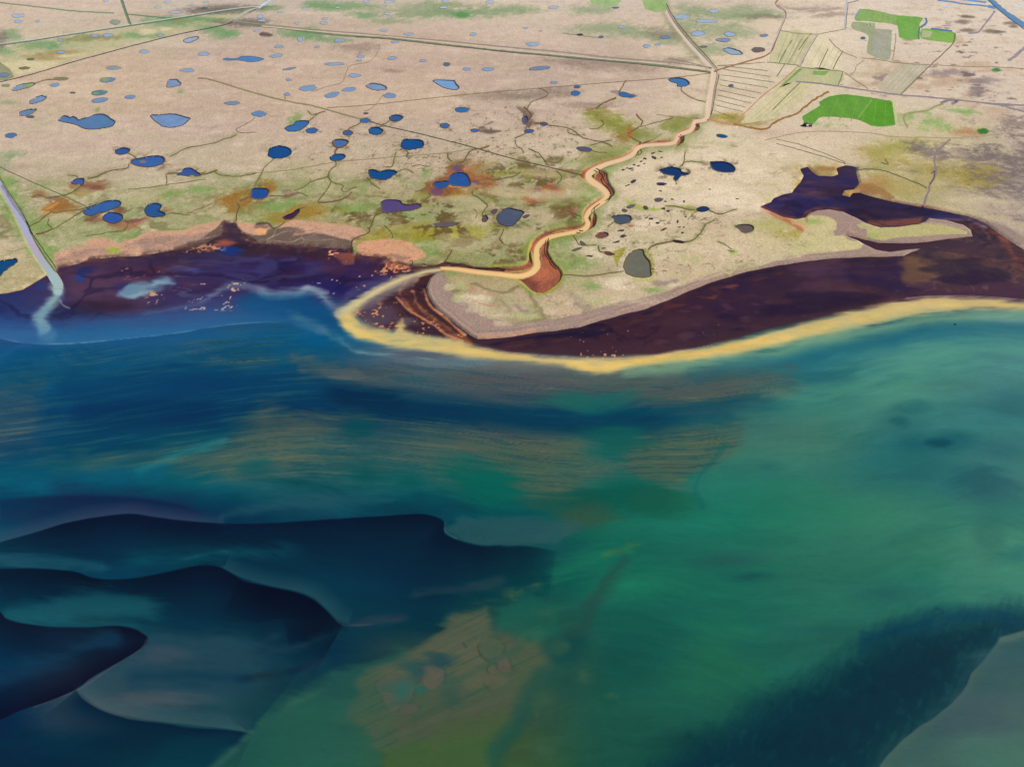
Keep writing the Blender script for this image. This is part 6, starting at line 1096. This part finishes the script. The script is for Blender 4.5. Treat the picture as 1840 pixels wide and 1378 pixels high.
strip('stream', [(1685,1),(1710,4),(1735,8),(1760,10),(1776,12)], 2.4, (84,126,176), 'blue braided marsh stream at the top right', mat=M_POND); strip('stream', [(1720,-2),(1745,1),(1772,5)], 3.2, (96,142,190), 'upper blue marsh stream at the top right', mat=M_POND); strip('stream', [(1776,12),(1784,14),(1788,15)], 5, (70,130,190), 'blue pool where marsh stream meets the canal', mat=M_POND, z=.12)
strip('stream', [(1655,50),(1663,43),(1665,38),(1662,33)], 4, (84,124,140), 'teal kinked pool right of the green fields', mat=M_POND, wj=.5); strip('stream', [(1652,71),(1651,58),(1654,48)], 2.2, (84,112,100), 'narrow water between two green fields', mat=M_POND); strip('stream', [(1673,52),(1692,54),(1711,56)], 3, (66,110,164), 'blue water strip along the small green field', mat=M_POND)
strip('stream', [(1536,33),(1540,25),(1546,17)], 2.4, (130,160,180), 'short pale water strip left of the upper green field', mat=M_POND); strip('stream', [(1820,12),(1850,13)], 3, (200,220,226), 'pale water at the top right edge', mat=M_POND)
CC = (104, 92, 62)
for p, w_ in CRK:
    if w_ > .1:
        o = strip('creek', p, w_ * .92, CC if w_ < 2.1 else (112, 88, 58), 'narrow dark peat creek winding across the boggy ground', jit=1.0, sc=7, wj=.45, z=.065)
        o['group'] = 'thin peat creeks of the bog'

for p, l in [([(1680,117),(1740,120),(1800,121),(1850,125)],'faint straight drain at the right beyond the grey road'),([(1548,104),(1580,108),(1620,114),(1680,117)],'faint curved track below the grey-green field'),([(1553,108),(1540,118),(1536,128),(1528,136)],'faint winding track beside the buff plot'),([(1490,70),(1503,85),(1520,96),(1540,104)],'thin curved path between buff plot and grey-green field'),
 ([(1610,60),(1608,85),(1604,108)],'pale margin line of the stubble plot'),([(1518,130),(1530,140),(1545,150),(1560,160)],'thin path from plot corner to grey road'),([(1290,118),(1330,122),(1380,128)],'faint drain above the parallel drains'),([(1395,250),(1430,258),(1480,275),(1520,292)],'very faint path across the right meadow'),([(1440,70),(1424,100),(1415,116)],'faint mown line in the left pasture plot'),([(1180,206),(1230,212),(1255,212)],'thin brown drain joining the river from the left'),
 ([(690,170),(668,195),(655,200)],'faint path crossing the bog'),([(683,80),(676,100),(660,112),(630,118),(622,130),(615,148),(590,155),(560,165)],'faint winding path through the ponds'),([(1010,60),(1060,66),(1080,68)],'faint seep in the top bog'),([(1200,105),(1235,112),(1262,118)],'dark seep beside the canal'),([(1290,118),(1330,116),(1375,112)],'thin ditch beside the reddish ditch')]:
    strip('path' if 'path' in l else 'drain', p, 1.1, (150, 134, 108), l, jit=.7)
# bank shade on the outer bends, painted as flat dark peat-toned ribbons
for p, w_, l in [([(1197,6),(1205,22),(1218,42),(1234,62),(1249,79),(1264,95),(1275,107),(1289,124)],1.3,'painted peat bank shade right of the straight canal reach'),([(1292,134),(1289,148),(1286,165),(1282,190),(1278,205)],1.7,'painted shade of the crumbling bank right of the river below the junction'),
 ([(1251,222),(1257,228),(1253,234)],2.4,'short painted bank shade at the first river bend'),([(1222,242),(1229,249),(1227,255)],2.4,'short painted bank shade at the second river bend'),([(1151,268),(1153,275),(1145,279)],2.2,'short painted bank shade at the third river bend'),
 ([(1070,303),(1080,307),(1086,313),(1084,321),(1090,330),(1098,338),(1102,347),(1098,354),(1092,358)],3.2,'painted shade of the undercut peat bank at the red mud bend'),([(1078,366),(1069,373),(1068,383),(1071,392),(1070,403),(1066,408)],2.8,'painted peat bank shade beside the narrow middle reach'),
 ([(986,428),(983,440),(983,452),(990,464),(996,474),(1004,481)],3.0,'ragged painted peat bank shade right of the wide rusty mud pocket'),([(760,474),(785,476),(800,471),(820,474),(838,473),(850,480),(880,481),(910,480)],1.8,'broken painted bank shade along the north side of the river mouth'),
 ([(4,332),(14,347),(22,362),(34,378),(44,392),(52,405),(56,416),(64,428),(74,443),(84,458),(95,472),(100,482)],1.8,'painted bank shade right of the pale lilac stream'),([(634,432),(631,440),(634,446),(633,452)],2.2,'painted creek bank shade cutting the pink strand'),([(735,470),(740,468),(742,474),(737,476)],1.6,'painted shade of the broken peat edge at the strand end')]:
    strip('bank_shade', p, w_ * 0.55, (66, 52, 48), l, jit=0.5, sc=6, wj=.5, z=.1)

# ------------------------------------------------------------------ hay fields
def field(name, pts, col, label, jit=.9, z=.03, cat='field', sub=()):
    o = flat(name, densify(pts, 2.5, jit, 7, True, 2), z, M_FIELD); setcol(o, col); tag(o, label, cat, 'drained hay fields')
    for sp_, sc_, nm in sub:
        g = flat(nm, densify(sp_, 2.5, .4, 7, True, 1), z + .05, M_FIELD, o); setcol(g, sc_)
    return o
F1 = [(1446,223),(1441,211),(1452,203),(1464,196),(1474,190),(1472,183),(1490,174),(1512,170),(1530,171),(1560,175),(1590,180),(1603,183),(1607,200),(1610,223),(1596,227),(1575,228),(1556,222),(1540,215),(1515,212),(1480,210),(1468,216),(1456,226),(1436,226)]
field('field', F1, (100,150,60), 'bright green hay field above the tiny farm sheds', .8, sub=[([(1567,181),(1566,179),(1541,212),(1543,213)], (128,168,84), 'strip'), ([(1568,181),(1602,184),(1608,222),(1580,226),(1560,222),(1545,214)], (90,150,46), 'mown_plot'), ([(1603,183),(1609,184),(1613,222),(1609,224)], (190,196,140), 'margin')])
field('field', [(1536,36),(1546,17),(1580,21),(1612,28),(1640,30),(1659,33),(1652,44),(1651,71),(1616,68),(1612,46),(1580,41),(1550,38)], (118,166,80), 'L-shaped green hay field near the top right', .6, sub=[([(1546,18),(1580,21.5),(1611,29),(1610,44),(1580,40),(1550,37),(1537,35)], (138,168,98), 'grazed_plot')])
field('field', [(1657,52),(1680,54),(1700,56),(1717,60),(1716,77),(1690,75),(1655,70)], (128,170,84), 'small green hay field right of the L-shaped one', .5, sub=[([(1657,54),(1676,58),(1670,68),(1656,68)], (176,180,140), 'dry_patch')])
field('field', [(1532,40),(1555,41),(1573,43),(1572,52),(1600,54),(1602,60),(1601,85),(1598,107),(1580,106),(1562,98),(1557,92),(1560,75),(1560,64),(1545,57),(1531,52)], (156,164,128), 'grey-green grazed field with white bales, hooked shape', .5, sub=[([(1573,54),(1600,55),(1598,105),(1582,104),(1566,96),(1567,72)], (164,162,144), 'stubble_plot')])
field('field', [(1618,117),(1666,117),(1660,126),(1620,170),(1577,159)], (186,176,150), 'greyish mown plot left of the dark straight ditch', .5)
field('field', [(1062,-14),(1113,-14),(1110,11),(1064,8)], (156,180,124), 'pale green field at the top edge, left one', .3); field('field', [(1158,-14),(1193,-14),(1197,20),(1159,17)], (152,176,116), 'pale green field at the top edge beside the canal', .3)
field('field', [(1404,56),(1463,62),(1446,92),(1431,117),(1382,111)], (198,190,152), 'pale green pasture plot between two pale ditches', .4); field('field', [(1474,64),(1498,85),(1515,95),(1503,126),(1460,122),(1441,118)], (218,204,172), 'buff pasture plot with twin green drains', .4)
field('field', [(1436,122),(1513,130),(1506,154),(1470,151),(1430,147),(1400,158)], (184,182,138), 'green-tinted wet plot below the pasture plots', .6, sub=[([(1437,123),(1443,124),(1410,152),(1392,165)], (128,158,84), 'strip'), ([(1462,128),(1490,128),(1482,136),(1460,134)], (130,162,88), 'green_patch')])
field('field', [(1400,156),(1430,149),(1464,152),(1450,172),(1420,196),(1395,212),(1370,217),(1330,222),(1360,192)], (204,192,154), 'striped pale meadow between tan ditch and rusty creek', .6)
field('field', [(-60,112),(0,112),(25,139),(-10,147),(-60,156)], (146,146,116), 'dull green corner plot cut by the left edge', .3)

def mow(root, a, b, n, col, w=1.0):
    for i in range(n):
        t = (i + 0.5) / n; p = [a[0][0] + (a[1][0] - a[0][0]) * t, a[0][1] + (a[1][1] - a[0][1]) * t]; q = [b[0][0] + (b[1][0] - b[0][0]) * t, b[0][1] + (b[1][1] - b[0][1]) * t]
        P = densify([(p[0] - w / 2, p[1]), (q[0] - w / 2, q[1]), (q[0] + w / 2, q[1]), (p[0] + w / 2, p[1])], 3, .25, 7, True, 1)
        g = flat('mown_row', P, 0.13, M_FIELD, root); setcol(g, col)
FL_ = {o['label'][:22]: o for o in bpy.data.objects if o.get('category') == 'field'}
def fo(k): return [o for kk, o in FL_.items() if kk.startswith(k[:22])][0]
mow(fo('bright green hay field'), ((1480,175),(1600,185)), ((1458,212),(1600,224)), 7, (112,164,66), 1.4)
mow(fo('L-shaped green hay fie'), ((1550,19),(1606,28)), ((1544,36),(1606,43)), 6, (150,178,112), 1.2)
mow(fo('pale green pasture plo'), ((1412,58),(1460,63)), ((1392,110),(1432,115)), 5, (172,172,122), 1.4)
mow(fo('buff pasture plot with'), ((1476,68),(1512,95)), ((1450,116),(1498,124)), 4, (196,190,140), 1.2)
mow(fo('striped pale meadow be'), ((1408,158),(1458,156)), ((1342,216),(1392,208)), 4, (184,180,124), 1.8)
mow(fo('greyish mown plot left'), ((1622,119),(1660,119)), ((1584,158),(1618,166)), 4, (200,190,168), 1.6)
# ------------------------------------------------------------------ farm sheds, bales, culvert, dark speck, boulders
def box(V, Fc, x0, x1, y0, y1, z0, z1):
    b = len(V); V += [(x0,y0,z0),(x1,y0,z0),(x1,y1,z0),(x0,y1,z0),(x0,y0,z1),(x1,y0,z1),(x1,y1,z1),(x0,y1,z1)]
    Fc += [tuple(b + i for i in f) for f in ((3,2,1,0),(4,5,6,7),(0,1,5,4),(1,2,6,5),(2,3,7,6),(3,0,4,7))]
def shed(px, py, w, d, h, rh, rot, wall, roof, label):
    X, Y = gx(px, py); root = bpy.data.objects.new('farm_shed', None); COL.objects.link(root); root.location = (float(X), float(Y), 0); root.rotation_euler = (0, 0, rot)
    tag(root, label, 'shed', 'old farm sheds')
    V, Fc = [], []; box(V, Fc, -w/2, w/2, -d/2, d/2, 0, h)
    b = len(V); V += [(-w/2, 0, h + rh * .93), (w/2, 0, h + rh * .93)]; Fc += [(b, 3 + 4, 0 + 4), (b + 1, 1 + 4, 2 + 4)]
    setcol(link_mesh('wall', V, Fc, M_PAINT, root, smooth=False), wall)
    e, t = 0.4, 0.16; V, Fc = [], []
    for s in (-1, 1):
        b = len(V); y1 = s * (d/2 + e); z1 = h - rh * e / (d/2)
        V += [(-w/2-e, 0, h+rh), (w/2+e, 0, h+rh), (w/2+e, y1, z1), (-w/2-e, y1, z1), (-w/2-e, 0, h+rh+t), (w/2+e, 0, h+rh+t), (w/2+e, y1, z1+t), (-w/2-e, y1, z1+t)]
        fs = [(0,1,2,3),(7,6,5,4),(2,6,7,3),(0,4,5,1),(1,5,6,2),(3,7,4,0)]
        Fc += [tuple(b + i for i in (f if s < 0 else f[::-1])) for f in fs]
    setcol(link_mesh('roof', V, Fc, M_PAINT, root, smooth=False), roof)
    V, Fc = [], []; box(V, Fc, -w*.12, w*.12, -d/2-.06, -d/2+.02, 0.02, h*.8); setcol(link_mesh('door', V, Fc, M_PAINT, root, smooth=False), (70, 60, 56))
    for s in (-1, 1):
        V, Fc = [], []; box(V, Fc, s*w*.33-.45, s*w*.33+.45, -d/2-.05, -d/2+.02, h*.4, h*.75); setcol(link_mesh('window', V, Fc, M_PAINT, root, smooth=False), (60, 70, 84))
shed(1446.8, 226.2, 5.2, 5.0, 3.2, 1.8, 0.25, (44, 36, 44), (20, 16, 24), 'black-roofed shed at the left end of the tiny farm row')
shed(1450.0, 227.6, 2.6, 3.2, 2.4, 0.9, 0.1, (240, 236, 236), (236, 226, 230), 'smallest shed, whitewashed, in the middle of the farm row')
shed(1453.8, 226.6, 8.0, 5.4, 2.8, 1.8, -0.12, (120, 100, 98), (128, 104, 106), 'longest shed with a faded brown roof, right end of farm row')
shed(1444.2, 227.2, 4.0, 2.6, 1.8, 0.8, -0.5, (70, 62, 64), (58, 50, 54), 'low lean dark outhouse beside the black-roofed shed')
def bale(px, py, rot, label):
    n = 14; V, Fc = [], []; r, L = 0.95, 1.3
    for i, (xx, rr) in enumerate(((-L/2, r*.86), (-L/2+.1, r), (L/2-.1, r), (L/2, r*.86))):
        V += [(xx, rr * math.cos(2*PI*k/n), r + rr * math.sin(2*PI*k/n)) for k in range(n)]
    for i in range(3): Fc += [(i*n+k, i*n+(k+1) % n, (i+1)*n+(k+1) % n, (i+1)*n+k) for k in range(n)]
    Fc += [tuple(range(n))[::-1], tuple(range(3*n, 4*n))]
    o = link_mesh('hay_bale', V, [f[::-1] for f in Fc], M_PAINT); X, Y = gx(px, py); o.location = (float(X), float(Y), 0.1); o.rotation_euler = (0, 0, rot); setcol(o, (236, 240, 226))
    tag(o, label, 'hay bale', 'white wrapped bales on the grey-green field')
for a in [(1558.2,44.6,.2,'white wrapped bale standing alone left of the pair near the field edge'),(1564.0,44.2,1.1,'upper white wrapped bale of the close pair near the field edge'),(1565.4,46.3,.6,'lower white wrapped bale of the close pair near the field edge'),(1556.0,73.6,.9,'white wrapped bale beside the tiny blue pond')]:
    bale(*a)
# culvert by the egg-shaped pond
X, Y = gx(1174.5, 483.3); root = bpy.data.objects.new('culvert', None); COL.objects.link(root); root.location = (float(X), float(Y), 0); tag(root, 'short pale concrete culvert at the right rim of the egg-shaped pond', 'culvert')
V, Fc = [], []; n = 16; R, r = .8, .55
for xx in (-1.6, 2.4):
    for rr in (R, r): V += [(xx, rr*math.cos(2*PI*k/n), .7 + rr*math.sin(2*PI*k/n)) for k in range(n)]
for k in range(n):
    j = (k+1) % n; Fc += [(k, 2*n+k, 2*n+j, j), (n+j, 3*n+j, 3*n+k, n+k), (k, j, n+j, n+k), (2*n+k, 3*n+k, 3*n+j, 2*n+j)]
setcol(link_mesh('pipe', V, Fc, M_STONE, root), (226, 200, 168))
V, Fc = [], []; box(V, Fc, -1.75, -1.45, -1.3, 1.3, -.6, .35); setcol(link_mesh('headwall', V, Fc, M_STONE, root, smooth=False), (222, 196, 150))
def boulder(px, py, s, col, name, label, cat, grp=None, z=0.0, seed=0):
    rs = random.Random(seed); n, m = 9, 5; V = [(0, 0, s * .8)]; Fc = []
    for i in range(1, m):
        a = i / (m - 1) * PI * .62
        for k in range(n):
            q = 1 + rs.uniform(-.22, .22); t = 2*PI*k/n; V.append((s*1.3*math.sin(a)*math.cos(t)*q, s*math.sin(a)*math.sin(t)*q, s*.8*math.cos(a)*q))
    for k in range(n): Fc.append((0, 1+k, 1+(k+1) % n))
    for i in range(m-2):
        for k in range(n): a0 = 1+i*n+k; b0 = 1+i*n+(k+1) % n; Fc.append((a0, a0+n, b0+n, b0))
    o = link_mesh(name, V, Fc, M_STONE, smooth=False); X, Y = gx(px, py, z); o.location = (float(X), float(Y), z); setcol(o, col); tag(o, label, cat, grp); return o
boulder(1716, 583, 1.1, (20, 60, 72), 'speck', 'small dark speck on the teal water below the yellow silt band', 'speck', None, LEVEL + .1, 3)  # dark speck of unsettled kind, given a stone's shape
for i, (x, y) in enumerate([(50,351),(134,391),(263,364.5),(228,344.5),(1698,408),(1683,257.5)]):
    boulder(x, y, .8, (226, 214, 196), 'boulder', ['pale boulder left of the thin straight ditch near the stream', 'pale boulder left of the overlapping blue pond pair', 'pale boulder just above the dark scalloped pond', 'pale boulder in grass right of the rusty marsh patch', 'pale boulder on the grassy sandbank in the lagoon', 'pale boulder left of the winding mauve track'][i], 'boulder', 'pale boulders', 0, i)

# ------------------------------------------------------------------ link the big sheets
L.C *= np.array((1.012, 1.012, 1.015)); Cl = np.clip(L.C, 0, 255); Cs = np.clip(S.C, 0, 255)
seabed = WET > 4
gcol = alb(Cl); gcol[seabed] = alb(Cs)[seabed]
tag(grid_sheet('ground', None, Z, gcol, M_GROUND), 'dry beige bog and meadow land above the bay', kind='structure')
sp_s = spec_at(PX, PY) * 0.34
wet_alb = alb(Cs, sp_s)
dflat = sdf_poly(FLATR, PX + 1.2 * M1, PY + 0.8 * M2)
lag = np.where((PX > 1362) & (PY < 470), 1.0, -1.0)
FLATL = [(-60,480),(112,440),(420,380),(760,440),(905,470),(905,496),(800,484),(740,492),(680,512),(640,533),(612,545),(596,540),(580,524),(560,518),(520,522),(470,520),(440,530),(400,546),(330,556),(240,566),(170,572),(120,580),(60,590),(-60,580)]
dfl = sdf_poly(FLATL, PX + 2 * M1, PY + 1.5 * M2)
fr = np.minimum(np.maximum(dflat, np.where((PX > 1362) & (PX < 1910) & (PY < 468), 5.0, -1e3)), WET + 3.5)
fr = np.where((PX > 612) & (PX < 790) & (PY > 480) & (PY < 560), np.minimum(fr, dflat), fr)
flf = np.minimum(dfl, WET + 3.5)
sea_o = grid_sheet('sea', WET + 3.5, LEVEL + 0 * PX, wet_alb, M_SEA); tag(sea_o, 'teal and blue shallow bay with sand waves and yellow silt plume', kind='structure')
tag(grid_sheet('tidal_flat', fr, LEVEL + 0.12 + 0 * PX, wet_alb, M_FLAT), 'dark maroon tidal flat and lagoon below the gravel spit', kind='structure')
tag(grid_sheet('tidal_flat', flf, LEVEL + 0.07 + 0 * PX, wet_alb, M_FLAT), 'purple-blue tidal flat of the left bay', kind='structure')
t_ = np.clip((PY - 200) / 230, 0, 1)[..., None]
rc = np.array((226, 196, 172.)) * (1 - t_) + np.array((232, 196, 134.)) * t_
rc = rc + np.where(PY < 120, 1, 0)[..., None] * np.array((-6, 0, 12.)) + (N1 * 5)[..., None] - sstep(2.5, 0, Driv)[..., None] * np.array((16, 34, 24.)) * np.clip((PY[..., None] - 215) / 40, 0, 1)
tag(grid_sheet('river', Driv + 1.2, -(DEPTH + .25) + 1.1 * sstep(960, 900, PX) * sstep(470, 480, PY), alb(rc, sp_s), M_STREAM), 'cream-coloured silty river winding from the top edge down to the bay', kind='structure')
t_ = sstep(440, 500, PY)[..., None]
lc = np.array((172, 170, 192.)) * (1 - t_) + np.array((158, 184, 184.)) * t_ + (N1 * 9)[..., None] * np.array((-1, .6, 1.)) + sstep(2, 0, Dlr)[..., None] * np.array((14, -8, -6.))
tag(grid_sheet('stream', np.minimum(Dlr + 1.2, 0.3 * (518 - PY)), -1.4 + 0.0 * PX, alb(lc, sp_s), M_STREAM), 'pale lilac stream entering the left bay', kind='structure')
HAZE = 0
# ------------------------------------------------------------------ sky, sun, camera
w = bpy.data.worlds.new("World"); SC.world = w; w.use_nodes = True
nt = w.node_tree; bg = nt.nodes['Background']; sk = nt.nodes.new('ShaderNodeTexSky')
sk.sky_type = 'NISHITA'; sk.sun_disc = False; sk.sun_elevation = SUN_EL; sk.sun_rotation = SUN_AZ
nt.links.new(sk.outputs[0], bg.inputs[0]); bg.inputs[1].default_value = SKY_S
ld = bpy.data.lights.new('sun', 'SUN'); ld.energy = SUN_E; ld.angle = math.radians(0.5); ld.color = (1.0, 0.95, 0.88)
lo = bpy.data.objects.new('sun', ld); COL.objects.link(lo)
from mathutils import Vector
sd = Vector((math.sin(SUN_AZ) * math.cos(SUN_EL), math.cos(SUN_AZ) * math.cos(SUN_EL), math.sin(SUN_EL)))
lo.rotation_euler = sd.to_track_quat('Z', 'Y').to_euler(); lo.location = sd * 900
hm = bpy.data.materials.new('haze'); hm.use_nodes = True; hn = hm.node_tree; hn.nodes.clear()
ho = hn.nodes.new('ShaderNodeOutputMaterial'); hv = hn.nodes.new('ShaderNodeVolumePrincipled'); hv.inputs['Density'].default_value = HAZE; hv.inputs['Color'].default_value = (0.86, 0.92, 1.0, 1); hv.inputs['Anisotropy'].default_value = 0.2
hn.links.new(hv.outputs[0], ho.inputs['Volume'])
if HAZE:
    V, Fc = [], []; box(V, Fc, -36000, 36000, -1500, 12500, -6, 640)
    hz = link_mesh('haze', V, Fc, hm, smooth=False); tag(hz, 'thin pale haze over the far bog', kind='stuff')
cd = bpy.data.cameras.new('camera'); cd.sensor_width = 36; cd.lens = 36 * F / 1840; cd.clip_end = 200000; cd.clip_start = 1
co = bpy.data.objects.new('camera', cd); COL.objects.link(co)
co.location = (0, 0, H); co.rotation_euler = (math.radians(90) - DEP, 0, 0); SC.camera = co
vs = SC.view_settings; vs.view_transform = 'Standard'; vs.look = 'None'; vs.exposure = EXPO; vs.gamma = 1
SC.cycles.use_denoising = True; SC.cycles.max_bounces = 4; SC.cycles.diffuse_bounces = 2; SC.cycles.glossy_bounces = 2
SC.cycles.volume_bounces = 0
